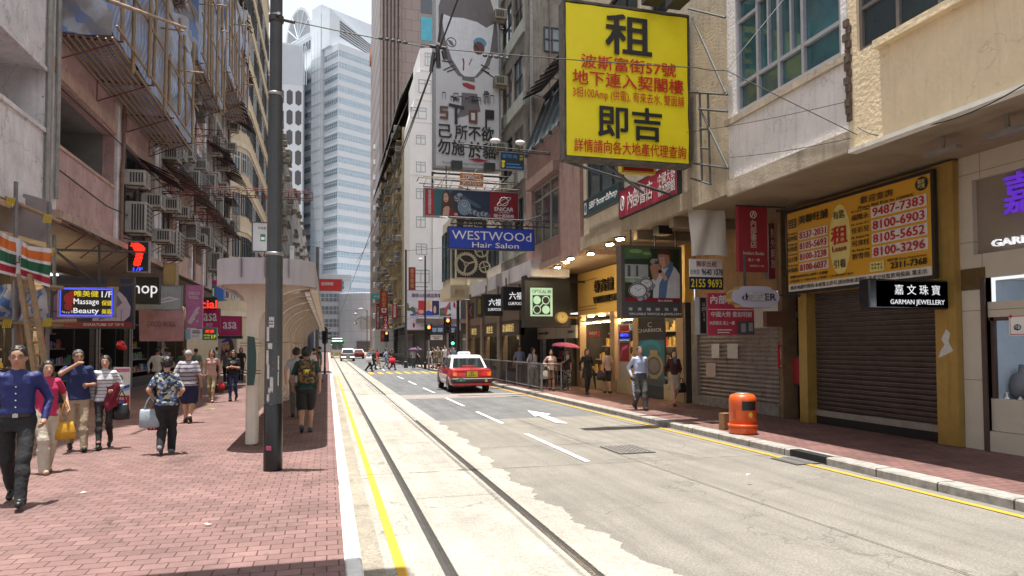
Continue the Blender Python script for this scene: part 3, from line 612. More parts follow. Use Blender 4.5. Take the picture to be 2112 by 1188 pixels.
# --------------------------------------------------- rounded cream corner block beyond the side street
CREAM = pm('cream_render', (.50,.42,.29), .8, 0, .12, 1.2, .2, .22); CREAMW = pm('cream_band', (.56,.49,.37), .8, 0, .1, 2, 0, .2)
def corner_block():
    x0, y0, r, H = XL-12, 53.0, 3.2, 40
    t = thing('corner_block', 'cream apartment block with a rounded corner beyond the side street', 'building', (XL, y0, 0))
    out = [(-14, 0)]+[(-r+r*math.sin(R(a)), r-r*math.cos(R(a))) for a in range(0, 91, 15)]+[(0, 20), (-14, 20)]
    MB().prism(out, 'Z', 0, H).build('wall', CREAM, t)
    seg = [(out[0], out[1])]+[(out[i], out[i+1]) for i in range(1, 8)]
    bd = MB(); wn = []
    for f in range(11):
        z = 4.4+3.2*f
        o2 = [(-14, -.1)]+[(-r+(r+.1)*math.sin(R(a)), r-(r+.1)*math.cos(R(a))) for a in range(0, 91, 15)]+[(.1, 19.9), (-13.9, 19.9)]
        bd.prism(o2, 'Z', z-.25, z+.12)
    bd.build('band', CREAMW, t)
    for f in range(11):
        z = 4.4+3.2*f+1.0
        for (p, q) in seg:
            p, q = Vector((*p, 0)), Vector((*q, 0)); d = q-p; L = d.length; d.normalize(); nrm = Vector((d.y, -d.x, 0))
            n = max(1, int(L/2.2))
            for k in range(n):
                c0 = p+d*(L*k/n+L/n*.12); c1 = p+d*(L*(k+1)/n-L/n*.12); lw = (c1-c0).length
                fnw = lambda a, zz, dd=0, c0=c0, d=d, nrm=nrm: tuple(c0+d*a-nrm*dd+Vector((0,0,zz)))
                if f < 9 and (p.x > -11): window(t, fnw, 0, lw, z, z+1.6, 2, 2, ALUD if (f+k) % 3 else ALU, GL1 if (f+k) % 2 else GL3, -.03, .06, .7)
    for f in range(8): awning('black tin hood on the cream corner block, level %s' % ('one', 'two', 'three', 'four', 'five', 'six', 'seven', 'eight')[f], fF(53.0), -11.2, -9.4, 8+3.2*f, 1.3, .9, BLACKSHEET, nb=2) if f in (2, 3, 5, 6, 7) else None
corner_block()
# --------------------------------------------------- the far terrace on the left
FARW = pm('terrace_grey', (.34,.32,.28), .85, 0, .25, .5, 0, .4, stain=((.2,.18,.15), .8, .6)); FARG = gridmat('terrace_windows', (.045,.05,.055), (.36,.34,.30), 1.5, 3.1, .35, 'YZ', .5, 0, .4, (.16,.17,.17), 0)
def far_terrace():
    t = thing('terrace', 'long grey terrace far down the left side crowded with coolers', 'building', (XL, 74, 0))
    b = MB()
    for k in range(7):
        y = k*21; h = (30, 31.5, 29.5, 31, 30, 32, 30)[k]; b.box(-16, (0, -.25, 0, .1, -.15, 0, 0)[k], y, y+20.9, 0, h)
    b.build('wall', FARW, t)
    g = MB()
    for k in range(7): g.box(-.05, .12, k*21+.8, k*21+20.1, 4.6, 28.5)
    g.build('window_field', FARG, t)
    b = MB()
    for k in range(7):
        for f in range(8): b.box(.1, .1+.5*((k*f) % 3 > 0)+.06, k*21+1+(f % 3)*5, k*21+7+(f % 3)*5.5, 7.2+3.1*f, 7.3+3.1*f)
    b.build('ledge', pm('terrace_ledge', (.2,.18,.16), .8, 0, .3, 2), t)
far_terrace()
rs = random.Random(4)
for i in range(95):
    y = 75+135*(rs.random()**1.5); ac(AC_F, (XL+.13, y, 4.6+3.1*rs.randint(0, 7)+rs.choice((.3, 1.0, 1.7))), RL)

# ================================================================== SIGN TOOLS
def paint(name, c, r=.45, emit=0, var=.12): return pm('paint_'+name, c, r, 0, var, 3, emit=emit, streak=0 if emit else .14)
BLK = paint('black', (.012,.012,.014)); WHT = paint('white', (.72,.72,.72)); RED = paint('red', (.42,.015,.02)); DRED = paint('dark_red', (.22,.012,.022)); YEL = paint('yellow', (.74,.62,.03)); BLU = paint('blue', (.015,.05,.42)); GRY = paint('grey', (.28,.28,.29)); CRM = paint('cream', (.52,.46,.36)); GOLD = pm('gold_letters', (.55,.37,.10), .35, .6, .1, 6); SILV = pm('silver_letters', (.6,.6,.6), .3, .6, .1, 6)
DGRY = paint('dark_grey', (.07,.07,.075)); SKIN2 = paint('print_skin', (.55,.34,.25)); SKIN3 = paint('print_skin_shade', (.38,.21,.14)); PHAIR = paint('print_hair', (.07,.035,.02)); TEAL = paint('print_teal', (.03,.13,.16)); NAVY = paint('navy', (.01,.015,.06)); GRN = paint('green', (.015,.16,.07)); PNK = paint('pink', (.55,.15,.33)); MAG = paint('magenta', (.42,.012,.13)); ORG = paint('orange', (.62,.2,.03)); BRN = paint('brown', (.17,.1,.045)); LBL = paint('light_blue', (.3,.48,.62)); LIL = paint('lilac', (.42,.38,.5)); STEEL = pm('steel_frame', (.3,.3,.3), .45, .6, .2, 8, streak=.2); STEELD = pm('steel_dark', (.06,.06,.062), .5, .4, .3, 8)
LWHT = paint('lit_white', (.8,.82,.85), .4, .32); LRED = paint('led_red', (1,.035,.015), .4, .9); LBLU = paint('led_blue', (.05,.08,1), .4, 1.0); LYEL = paint('led_yellow', (.8,.68,.04), .4, .25); LGRN = paint('lit_pale_green', (.42,.68,.53), .4, .2); LGOLD = paint('lit_gold', (.7,.52,.18), .4, .35); LAMPW = pm('lamp_warm', (1,.74,.42), .4, var=0, emit=32); LAMPC = pm('lamp_cool', (.85,.92,1), .4, var=0, emit=6)
def E2(cx, cy, rx, ry, n=20, a0=0, a1=360): return [(cx+rx*math.cos(R(a0+(a1-a0)*i/(n if a1-a0 >= 360 else n-1))), cy+ry*math.sin(R(a0+(a1-a0)*i/(n if a1-a0 >= 360 else n-1)))) for i in range(n)]
def RECT(x0, y0, x1, y1): return [(x0,y0),(x1,y0),(x1,y1),(x0,y1)]
def STROKE(pts, w):
    """a line of even width as one outline"""
    L, Rr = [], []
    for i, p in enumerate(pts):
        a = Vector(pts[max(i-1,0)]); b = Vector(pts[min(i+1,len(pts)-1)]); d = (b-a).normalized(); n = Vector((-d.y, d.x))*w/2
        L.append((p[0]+n.x, p[1]+n.y)); Rr.append((p[0]-n.x, p[1]-n.y))
    return L+Rr[::-1]
def art(par, layers, wd, ht, x0=None, z0=0, y=-.004, name='picture_print', step=.0012):
    """a printed picture: flat coloured outlines laid over one another; unit coordinates from the lower left"""
    x0 = -wd/2 if x0 is None else x0; mats = []; b = MB()
    for i, (m, pts) in enumerate(layers):
        if m not in mats: mats.append(m)
        b.flat([(x0+p[0]*wd, z0+p[1]*ht) for p in pts], y-step*i, mats.index(m))
    o = b.build(name, mats, par, fix=False)
    import bmesh
    bm = bmesh.new(); bm.from_mesh(o.data)
    bmesh.ops.triangulate(bm, faces=[f for f in bm.faces if len(f.verts) > 4]); bm.to_mesh(o.data); bm.free()
    return o
def panel(t, wd, ht, dep, face, frame, fr=.04, lip=.02):
    MB().box(-wd/2+fr*.5, wd/2-fr*.5, 0, dep-.005, fr*.5, ht-fr*.5).build('panel', face, t)
    b = MB(); b.box(-wd/2, -wd/2+fr, -lip, dep, 0, ht); b.box(wd/2-fr, wd/2, -lip, dep, 0, ht); b.box(-wd/2+fr, wd/2-fr, -lip, dep, 0, fr); b.box(-wd/2+fr, wd/2-fr, -lip, dep, ht-fr, ht)
    if frame: b.build('frame', frame, t)
def signY(name, label, u0, v0, u1, v1, y, dep, face, frame, cat='sign', fr=.04, lip=.012, group=None):
    """a sign square to the street at distance y"""
    a, c = onY(u0, v0, y), onY(u1, v1, y); m = onY((u0+u1)/2, (v0+v1)/2, y); wd = abs(c.x-a.x)
    ht = (onY(u0, v0, y).z+onY(u1, v0+(v1-v0)*0, y).z)/2-(onY(u0, v1, y).z+onY(u1, v1, y).z)/2
    t = thing(name, label, cat, (m.x, y, m.z-ht/2), 0, group); panel(t, wd, ht, dep, face, frame, fr, lip); return t, wd, ht
def signX(name, label, u0, v0, u1, v1, x, dep, face, frame, cat='sign', fr=.04, lip=.012, group=None):
    """a sign lying along a facade at x"""
    a, c = onX(u0, v0, x), onX(u1, v1, x); wd = abs(c.y-a.y); ht = a.z-c.z
    t = thing(name, label, cat, (x, (a.y+c.y)/2, c.z), RR if x > 0 else RL, group); panel(t, wd, ht, dep, face, frame, fr, lip); return t, wd, ht
def bars(t, segs, r, m, name='bracket_bar'):
    for p, q in segs: o = MB().tube(p, q, r, n=6).build(name, m, t)
    return o
def V3(t, p): return Vector(p)-t.location

# ================================================================== LEFT SHOPS UNDER THE OVERHANG
XS = -8.3
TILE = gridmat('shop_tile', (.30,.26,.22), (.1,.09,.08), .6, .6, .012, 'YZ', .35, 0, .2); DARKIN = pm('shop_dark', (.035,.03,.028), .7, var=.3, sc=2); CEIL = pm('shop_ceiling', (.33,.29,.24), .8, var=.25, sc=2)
GOODS = [pm('goods_%d' % i, c, .4, var=.2, sc=9) for i, c in enumerate(((.5,.35,.08), (.45,.05,.06), (.1,.25,.5), (.6,.58,.55), (.08,.08,.09), (.55,.2,.3), (.15,.4,.3)))]
def shop(label, a0, a1, side, seed, front=None, zt=4.3, gold=False, back=2.6, lampm=None, goods=True, lit=1.0):
    rs = random.Random(seed); x = XS if side < 0 else front; fn0 = fL(x) if side < 0 else fR(x); o = Vector(fn0(a0, .12, 0))
    t = thing('shop', label, 'shop', o); fn = lambda a, z, d=0: tuple(Vector(fn0(a, z, d))-o); B = front is not None
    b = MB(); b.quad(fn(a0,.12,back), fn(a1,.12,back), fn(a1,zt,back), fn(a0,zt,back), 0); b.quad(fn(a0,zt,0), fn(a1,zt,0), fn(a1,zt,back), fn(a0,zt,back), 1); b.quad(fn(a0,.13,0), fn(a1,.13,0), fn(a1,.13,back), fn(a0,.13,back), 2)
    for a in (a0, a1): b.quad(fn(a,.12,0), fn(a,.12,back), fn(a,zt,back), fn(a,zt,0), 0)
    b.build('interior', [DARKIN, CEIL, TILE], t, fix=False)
    b = MB(); w = .18
    for a in (a0+.01, a1-w-.01): fbox(b, fn, a, a+w, .12, zt, -.03, .2)
    b.build('pillar', TILE, t)
    if goods:
        for lv in range(4):
            g = MB(); z = .75+.55*lv; d0 = .35+.3*lv
            fbox(g, fn, a0+.3, a1-.3, z-.05, z, d0, d0+.4, 7)
            n = int((a1-a0)*9)
            for k in range(n):
                a = a0+.35+(a1-a0-.8)*k/n; hh = rs.uniform(.06, .34); ww = rs.uniform(.05, .1); dd = d0+rs.uniform(.02, .2)
                fbox(g, fn, a, a+ww, z+.002, z+hh, dd, dd+.1, 0 if gold and rs.random() < .75 else rs.randint(0, 6))
            g.build('goods_shelf', GOODS+[TILE], t)
        f = MB()
        for a in (a0+.2, (a0+a1)/2-.02, a1-.24): fbox(f, fn, a, a+.04, .13, 2.9, -.02, .02)
        fbox(f, fn, a0+.2, a1-.2, 2.86, 2.9, -.02, .02); fbox(f, fn, a0+.2, a1-.2, .13, .55, -.03, .03); f.build('glazing_bar', ALUD, t)
    lm = MB()
    if gold: fbox(lm, fn, a0+.35, a1-.35, 2.78, 2.81, .1, .16)  # extra glowing bar below the ceiling, added to brighten the gold displays
    for k in range(max(2, int((a1-a0)/1.1))):
        a = a0+.5+(a1-a0-1)*k/max(1, int((a1-a0)/1.1)-1); fbox(lm, fn, a-.1, a+.1, zt-.07, zt-.03, .3, .5)
    lm.build('ceiling_lamp', lampm or LAMPW, t)
    return t
shop('jewellery shop with gold goods behind glass at the far left', 13.5, 18.4, -1, 1, gold=True)
shop('gold and watch counter shop behind the pointing man', 18.5, 23.6, -1, 2, gold=True)
shop('phone and gadget shop under the word sign ending in hop', 23.7, 28.6, -1, 3, lampm=LAMPC)
shop('small accessory shop under the pink draped banner', 28.7, 33, -1, 4, lampm=LAMPC)
shop('cosmetics shop under the two magenta signs', 33.1, 39, -1, 5, lampm=LAMPC)
shop('last shop before the side street on the left', 39.1, 45.3, -1, 6)
b = MB().box(-14, XS+.02, 8, 45.3, 4.32, 4.85); t = b.build('shop_lintel', pm('lintel_brown', (.12,.085,.06), .7, var=.3, sc=1.5)); tag(t, 'brown boxed lintel band above the left shops', 'fascia')
# sloping boarded underside of the overhang
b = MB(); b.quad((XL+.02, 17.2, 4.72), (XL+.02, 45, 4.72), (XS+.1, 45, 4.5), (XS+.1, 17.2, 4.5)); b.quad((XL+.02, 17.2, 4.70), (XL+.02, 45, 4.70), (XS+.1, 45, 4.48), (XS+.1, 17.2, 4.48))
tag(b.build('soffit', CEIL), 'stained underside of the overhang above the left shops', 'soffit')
for i, (u, v) in enumerate(((228, 529), (248, 541), (195, 515))):
    p = onX(u, v, -6.9); t = thing('soffit_lamp', 'warm oval lamp under the overhang, %s' % ('beside the red foot sign', 'nearest the red foot sign', 'farthest from the red foot sign')[i], 'lamp', p)
    MB().ell((0,0,0), (.14,.2,.03)).build('lens', LAMPW, t); MB().lathe([(.2,.02),(.22,.05),(.1,.09)], n=16).build('housing', STEEL, t)

# --------------------------------------------------- signs on the left
t, W, H = signY('led_sign', 'black glowing massage sign edged with blue lights', 120, 592, 237, 655, 18.5, .16, BLK, STEEL, fr=.03)
n = 34; b = MB()
for i in range(n):
    for z in (.05, H-.05): x = -W/2+.07+(W-.14)*i/(n-1); b.box(x-.017, x+.017, -.02, -.008, z-.012, z+.012)
for i in range(16):
    for x in (-W/2+.06, W/2-.06): z = .06+(H-.12)*i/15; b.box(x-.012, x+.012, -.02, -.008, z-.017, z+.017)
b.build('light_border', LBLU, t)
art(t, [(RED, E2(.19,.36,.075,.13)), (RED, E2(.2,.62,.095,.18)), (RED, E2(.25,.8,.06,.06)), (WHT, E2(.09,.19,.014,.03)), (WHT, E2(.12,.17,.014,.03)), (WHT, E2(.16,.16,.014,.03)), (WHT, E2(.2,.16,.014,.03)), (WHT, E2(.25,.19,.018,.05))], W, H, y=-.006)
text(t, '唯美健', W*.00, H*.78, W*.42, H*.2, LYEL, -.012, .02); text(t, '1/F', W*.36, H*.77, W*.19, H*.2, LWHT, -.012, .015)
text(t, 'Massage', W*.0, H*.5, W*.44, H*.24, LWHT, -.012, .01); text(t, '保健', W*.36, H*.48, W*.18, H*.17, LYEL, -.012, .02)
text(t, 'Beauty', W*.0, H*.2, W*.44, H*.22, LWHT, -.012, .02); text(t, '美容', W*.36, H*.2, W*.18, H*.17, LYEL, -.012, .02)
bars(t, [((-W/2, .1, H*.8), (-W/2-1.0, .1, H*.8+.05)), ((-W/2, .1, H*.2), (-W/2-1.0, .1, H*.2))], .02, STEELD)
t, W, H = signY('led_sign', 'upright black light sign with a glowing red foot outline', 262, 497, 308, 562, 22.5, .16, BLK, STEEL, fr=.035)
foot = [(.2,.92),(.3,.95),(.62,.9),(.82,.78),(.78,.68),(.7,.55),(.66,.38),(.6,.22),(.5,.18),(.36,.2),(.3,.27),(.34,.4),(.4,.52),(.38,.66),(.26,.78),(.16,.84)]
b = MB(); pf = [(p[0], p[1]) for p in foot]
def inside(x, y):
    c = False; j = len(pf)-1
    for i in range(len(pf)):
        if (pf[i][1] > y) != (pf[j][1] > y) and x < (pf[j][0]-pf[i][0])*(y-pf[i][1])/(pf[j][1]-pf[i][1])+pf[i][0]: c = not c
        j = i
    return c
for j in range(19):
    y = .17+.79*j/18
    for i in range(22):
        x = .1+.8*i/21
        if inside(x, y+.012*math.sin(i*.9)): b.box(-W/2+x*W-.015, -W/2+x*W+.015, -.03, -.008, H*(y+.012*math.sin(i*.9))-.011, H*(y+.012*math.sin(i*.9))+.011)
b.build('light_dots', LRED, t); text(t, '1/F', 0, H*.1, W*.42, H*.11, LBLU, -.012, .02)
bars(t, [((-W/2, .1, H*.85), (-W/2-.9, .1, H*.85)), ((-W/2, .1, H*.9), (-W/2-.9, .1, H*1.25)), ((0, .1, H), (-.9, .1, H*1.2))], .02, STEELD)
# watch poster behind
t, W, H = signY('poster_board', 'large dark poster board of a man in a grey scarf behind the massage sign', 104, 570, 277, 678, 20.5, .14, BLK, STEELD, 'poster', .05)
art(t, [(NAVY, RECT(.02,.14,.98,.97)), (LIL, [(.5,.15),(.52,.32),(.62,.5),(.7,.62),(.76,.7),(.82,.72),(.9,.6),(.96,.42),(.95,.25),(.88,.15)]), (SKIN3, E2(.74,.78,.075,.15)), (PHAIR, E2(.75,.9,.085,.09)), (paint('scarf', (.13,.12,.24)), [(.6,.45),(.7,.66),(.8,.64),(.86,.5),(.8,.42),(.72,.5),(.66,.2),(.58,.16)]), (DRED, RECT(.02,.03,.98,.135)), (GRY, E2(.2,.34,.09,.13)), (LIL, E2(.2,.34,.06,.09)), (paint('purple', (.12,.06,.25)), [(.05,.15),(.05,.6),(.12,.75),(.18,.5),(.3,.2),(.3,.15)])], W, H)
text(t, 'SIGNATURE OF TIME', W*.14, H*.08, W*.48, H*.05, SILV, -.022, .01)
# hop sign
t, W, H = signY('shop_sign', 'black box sign with big white serif letters hop', 268, 570, 329, 628, 24.2, .3, BLK, None)
text(t, 'hop', W*.03, H*.53, W*.8, H*.55, LWHT, -.012, .012)
t, W, H = signY('poster_board', 'pale grey poster board showing a slim laptop under the hop sign', 278, 588, 376, 640, 25.4, .12, GRY, STEEL, 'poster')
art(t, [(paint('laptop_bg', (.34,.37,.4)), RECT(.03,.05,.97,.95)), (WHT, [(.42,.35),(.55,.28),(.95,.45),(.72,.55)]), (GRY, [(.42,.35),(.55,.28),(.55,.25),(.42,.32)]), (LIL, [(.52,.38),(.58,.34),(.85,.45),(.72,.5)])], W, H)
# draped pink banner
t = thing('draped_banner', 'faded pink draped cloth banner over the accessory shop', 'banner', (*onY(333, 705, 25.0)[:2], onY(333, 705, 25).z)); a, c = onY(287, 638, 25), onY(379, 705, 25); W = c.x-a.x; H = a.z-c.z
DUST = pm('dusty_pink_cloth', (.36,.20,.22), .8, var=.25, sc=3)
cloth(t, None, 30, 16, lambda u, v: ((u-.5)*W, -.06*math.sin(u*14+v*4)*v-.05*math.sin((u-.5)*7*(1.2-v)), H*(1-v*.98)-.05*math.sin(u*3.14)*(1-v)), DUST, 'cloth')
text(t, 'DECO ROLL', W*.02, H*.55, W*.62, H*.15, PHAIR, -.13, .005)
pinkP = pm('pink_print', (.48,.17,.34), .7, var=.25, sc=4)
t, W, H = signY('hanging_sign', 'tall upright pink sign with a pale hand and fancy lettering', 384, 588, 417, 676, 26.2, .22, pinkP, PNK, fr=.015)
text(t, 'DECO\nROLL', 0, H*.76, W*.66, H*.17, WHT, -.014, 0); art(t, [(paint('hand_pale', (.6,.5,.55)), [(.1,.12),(.3,.25),(.6,.45),(.75,.5),(.86,.48),(.7,.38),(.8,.36),(.6,.28),(.45,.15),(.3,.08)]), (WHT, E2(.5,.2,.05,.02)), (WHT, E2(.7,.15,.04,.02))], W, H)
t, W, H = signY('hanging_sign', 'small pale sign with a light blue edge below the tall pink sign', 382, 677, 417, 701, 26.2, .1, WHT, None); art(t, [(LBL, RECT(.02,.05,.3,.95)), (GRY, RECT(.4,.55,.9,.65)), (GRY, RECT(.4,.3,.8,.36))], W, H); text(t, '營業時間', W*.14, H*.75, W*.4, H*.17, DGRY)
t, W, H = signY('led_sign', 'small dark sign with yellow lettering 1F and blue edge', 417, 676, 448, 702, 27.0, .1, GRN, LBL, fr=.02); text(t, '1F', W*.28, H*.28, W*.3, H*.3, LYEL, -.014, .02); text(t, 'massage\nbeauty', -W*.18, H*.28, W*.45, H*.35, LYEL); text(t, '美容', 0, H*.72, W*.6, H*.25, LRED)
t, W, H = signY('led_sign', 'black light box with red glowing letters cial', 413, 612, 449, 640, 29.0, .15, BLK, None); text(t, 'cial', 0, H*.45, W*.9, H*.58, LRED, -.014, .03)
t, W, H = signY('shop_sign', 'magenta cosmetics sign with white letters asa, the nearer of two', 405, 636, 453, 688, 29.6, .3, MAG, DRED, fr=.03); text(t, 'asa', W*.1, H*.65, W*.55, H*.3, WHT, -.016, .02); text(t, '莎莎', W*.05, H*.34, W*.3, H*.16, WHT, -.016, .01)
t, W, H = signY('shop_sign', 'magenta cosmetics sign with white letters asa, the farther one beside the shelter', 452, 652, 498, 692, 31.5, .3, MAG, DRED, fr=.04); text(t, 'asa', -W*.02, H*.52, W*.6, H*.34, WHT, -.016, .02); text(t, 'make life beautiful', 0, H*.27, W*.6, H*.06, PNK, -.016)
MB().box(-W/2-.05, W/2+.03, -.02, .3, -.14, -.01).build('light_tray', BLK, t)
t, W, H = signY('poster_board', 'pale poster of a long haired woman with a blue headscarf below the farther magenta sign', 449, 697, 489, 740, 33, .1, paint('poster_pale', (.42,.42,.4)), None, 'poster')
art(t, [(PHAIR, [(.15,.0),(.2,.5),(.25,.85),(.5,.98),(.75,.9),(.85,.5),(.95,.1),(.9,0)]), (SKIN2, E2(.42,.62,.2,.3)), (PHAIR, [(.5,.95),(.65,.9),(.72,.5),(.6,.65)]), (BLU, [(.2,.82),(.5,1.0),(.72,.92),(.6,.86),(.25,.76)]), (PHAIR, RECT(.3,.64,.38,.67)), (PHAIR, RECT(.47,.66,.55,.69)), (RED, E2(.41,.45,.05,.025)), (SKIN2, E2(.75,.25,.14,.13))], W, H)
t, W, H = signY('shop_sign', 'blue box sign with a green edge beside the shelter roof', 436, 588, 462, 620, 33, .3, paint('blue_box', (.05,.18,.6)), None); art(t, [(GRN, RECT(.03,.05,.3,.95)), (WHT, RECT(.1,.3,.22,.8))], W, H)
t, W, H = signY('shop_sign', 'plain magenta panel above the blue box sign', 436, 577, 460, 590, 34, .2, MAG, None)
t, W, H = signY('wall_box', 'plain tan box sign jutting from the grey shop wall', 337, 543, 362, 588, 26.0, .5, pm('tan_box', (.42,.28,.11), .6, var=.12, sc=4), pm('tan_box_edge', (.28,.19,.09), .6), fr=.03)
t, W, H = signX('shop_fascia', 'grey boarded shop fascia below the coolers', 300, 520, 362, 560, -5.95, .2, pm('fascia_green', (.075,.085,.075), .7, var=.3, sc=3), GRY)
# stand banner
p = onG(252, 808, .12); t = thing('stand_banner', 'upright roll banner printed red white and blue on the pavement', 'banner', (p.x-.1, p.y-6, .12)); W, H = .5*(p.y-6)/23*1.05, 1.6
p2 = onG(251, 810, .12); d = (sight(251, 808)); k = 19.0/d.y; t.location = (d.x*k, 19.0, .12); W = 28/1408*19; H = 1.26
MB().box(-W/2, W/2, 0, .012, .06, H).build('sheet', WHT, t); MB().box(-W/2-.02, W/2+.02, -.08, .1, 0, .06).build('foot', STEEL, t)
art(t, [(PNK, RECT(.05,.9,.95,.97)), (GRY, E2(.4,.78,.18,.06)), (BLU, [(.03,.55),(.97,.66),(.97,.6),(.03,.48)]), (LBL, [(.03,.5),(.97,.6),(.97,.55),(.03,.46)]), (RED, RECT(.03,.12,.97,.44)), (paint('print_blue', (.05,.1,.4)), E2(.55,.28,.25,.06)), (LBL, RECT(.03,.05,.97,.1))], W, H, z0=0)
text(t, '特價優惠', 0, H*.38, W*.6, H*.05, WHT, -.02, .01)
# dragon-red decoration above the stand
t = thing('lantern', 'small shiny red hanging decoration above the roll banner', 'decoration', onY(249, 712, 19.2)); MB().ell((0,0,0), (.1,.1,.12)).ell((.07,.02,-.06), (.07,.07,.07), 0).build('body', pm('foil_red', (.5,.02,.03), .25, .4, .2, 20), t); MB().tube((0,0,.1), (0,0,.9), .006).build('string', BLK, t)

# --------------------------------------------------- the shop-front works at far left: poles, flag, tarpaulin, ladder
GALV = pm('scaffold_tube', (.22,.225,.24), .45, .6, .25, 7)
t = thing('tube_scaffold', 'grey steel and bamboo scaffold in front of the shop under repair at far left', 'scaffold', (-6.2, 15.0, .12)); P = lambda u, v, y: V3(t, onY(u, v, y))
bars(t, [(P(33, 375, 15), P(28, 800, 15)), (P(101, 418, 15.6), P(97, 790, 15.6)), (P(112, 485, 16.2), P(112, 600, 16.2))], .04, GALV, 'tube')
bars(t, [(P(205, 505, 18), P(205, 588, 18)), (P(113, 516, 17), P(205, 590, 18)), (P(115, 590, 17), P(280, 588, 19)), (P(115, 515, 17), P(300, 520, 20))], .03, STEELD, 'truss')
for q in (((-20, 395), (128, 460)), ((-20, 480), (118, 522)), ((-10, 668), (160, 662)), ((60, 672), (130, 670)), ((-20, 656), (60, 662)), ((100, 592), (128, 594))): bamboo(t, P(*q[0], 14.9), P(*q[1], 15.3), .04)
k = MB(); YROPE = paint('rope_yellow', (.55,.42,.04), .8)
for (u, v) in ((25, 417), (101, 452), (105, 520), (18, 668), (100, 665)):
    c = P(u, v, 14.95); k = MB()
    for j in range(5): k.tube(c+Vector((-.08+.03*j,-.05,-.08)), c+Vector((-.05+.03*j,-.06,.08)), .012, n=5)
    k.build('lashing', YROPE, t)
FL1 = paint('flag_white', (.66,.64,.66), .85); FLO = paint('flag_orange', (.62,.16,.03), .8); FLG = paint('flag_green', (.015,.11,.05), .8); FLR = paint('flag_red', (.36,.02,.035), .8)
def flag():
    a = [(-12, 470), (20, 487), (38, 492), (62, 508), (106, 512)]; bo = [(-12, 560), (20, 568), (38, 572), (62, 578), (104, 593)]
    y0 = 14.6; t = thing('striped_banner', 'white banner with orange green and red stripes tied to the scaffold at far left', 'banner', onY(45, 590, y0)); b = MB(); n = 40; bands = (0, .12, .36, .44, .70, .76, .93, 1.0); ms = (0, 1, 0, 2, 0, 3, 0)
    def at(u, v):
        x = u*(len(a)-1); i = min(int(x), len(a)-2); f = x-i
        pa = (a[i][0]*(1-f)+a[i+1][0]*f, a[i][1]*(1-f)+a[i+1][1]*f); pb = (bo[i][0]*(1-f)+bo[i+1][0]*f, bo[i][1]*(1-f)+bo[i+1][1]*f)
        q = onY(pa[0]*(1-v)+pb[0]*v, pa[1]*(1-v)+pb[1]*v, y0); q.y += .05*math.sin(u*15+v*3)+.02*math.sin(u*40); return q-t.location
    for j in range(7):
        for i in range(n):
            u0, u1 = i/n, (i+1)/n; m = ms[j] if not (.40 < u0 < .56) or j in (0, 2, 4, 6) else 0
            b.quad(at(u0,bands[j]), at(u1,bands[j]), at(u1,bands[j+1]), at(u0,bands[j+1]), m)
    b.build('cloth', [FL1, FLO, FLG, FLR], t, True, fix=False)
    q = at(.47, .55); text(t, 'ELE', q.x, q.z, .16, .13, DGRY, q.y-.06, .03)
flag()
t = thing('tarpaulin', 'blue and white striped tarpaulin hung below the banner at far left', 'tarpaulin', onY(40, 665, 15.1))
a0, c0 = onY(-14, 585, 15.1), onY(97, 660, 15.1); W, H = c0.x-a0.x, a0.z-c0.z
cloth(t, None, 26, 12, lambda u, v: ((u-.5)*W, .1*math.sin(u*11+v*5)+.05*math.sin(v*9), H*(1-v)+.05*math.sin(u*6)), stripemat('tarp_stripes', (.10,.22,.5), (.5,.52,.56), 6, 'X', .5, .5, .5, .2), 'sheet')
t = thing('debris_net', 'grey translucent dust sheet sagging behind the far left scaffold', 'dust sheet', onY(45, 500, 16.0)); a0, c0 = onY(-10, 405, 16), onY(100, 520, 16)
cloth(t, None, 20, 10, lambda u, v: ((u-.5)*(c0.x-a0.x), .15*math.sin(u*7+v*3), (a0.z-c0.z)*(1-v)+.25*(1-u)*v-.25*u*(1-v)*.9), pm('dust_sheet', (.27,.25,.255), .8, var=.2, sc=2), 'sheet')
WOOD = pm('ladder_wood', (.30,.19,.10), .65, var=.3, sc=9, stain=((.15,.09,.05), 7, .62))
t = thing('ladder', 'weathered wooden double ladder leaning at the far left shop', 'ladder', onY(70, 760, 14.2)); P = lambda u, v, y: V3(t, onY(u, v, y))
for nm, (p, q) in (('rail', ((40, 565, 14.6), (72, 770, 13.8))), ('rail', ((62, 565, 14.6), (96, 770, 13.9))), ('rail', ((28, 570, 15.0), (48, 770, 15.4)))):
    a, c = P(*p), P(*q); d = (c-a).normalized(); b = MB()
    for s0, s1 in ((0, 1),):
        n1 = Vector((.035,0,0)); n2 = Vector((0,.05,0)); b.add([a-n1-n2,a+n1-n2,a+n1+n2,a-n1+n2,c-n1-n2,c+n1-n2,c+n1+n2,c-n1+n2], [(0,1,2,3),(4,5,6,7),(0,1,5,4),(1,2,6,5),(2,3,7,6),(3,0,4,7)])
    b.build(nm, WOOD, t)
for k in range(8):
    f = (k+.5)/8; MB().tube(P(40+32*f, 565+205*f, 14.6-.8*f), P(62+34*f, 565+205*f, 14.6-.7*f), .025, n=6).build('rung', WOOD, t)
t = thing('striped_post', 'red and white striped post beside the ladder', 'post', onG(92, 800, .12)); t.location = (onY(92, 770, 16.5).x, 16.5, .12); b = MB()
for k in range(10): b.tube((0,0,.2*k), (0,0,.2*k+.2), .05, n=10, m=k % 2)
b.build('post', [WHT, RED], t)

# unseen sign box added above the camera so that its shade falls on the near paving
t = thing('hanging_sign', 'unseen dark sign box added over the pavement to shade the near paving', 'sign', (-2.2, 5.55, 7.4)); MB().box(-2.4, 2.3, -.5, .45, 0, .9).build('box', DGRY, t)
bars(t, [((-3.8, 0, .2), (-2.3, 0, .2)), ((-3.8, 0, .9), (2.2, 0, .95)), ((-3.8, 0, 2.0), (1.5, 0, .95))], .05, STEELD)

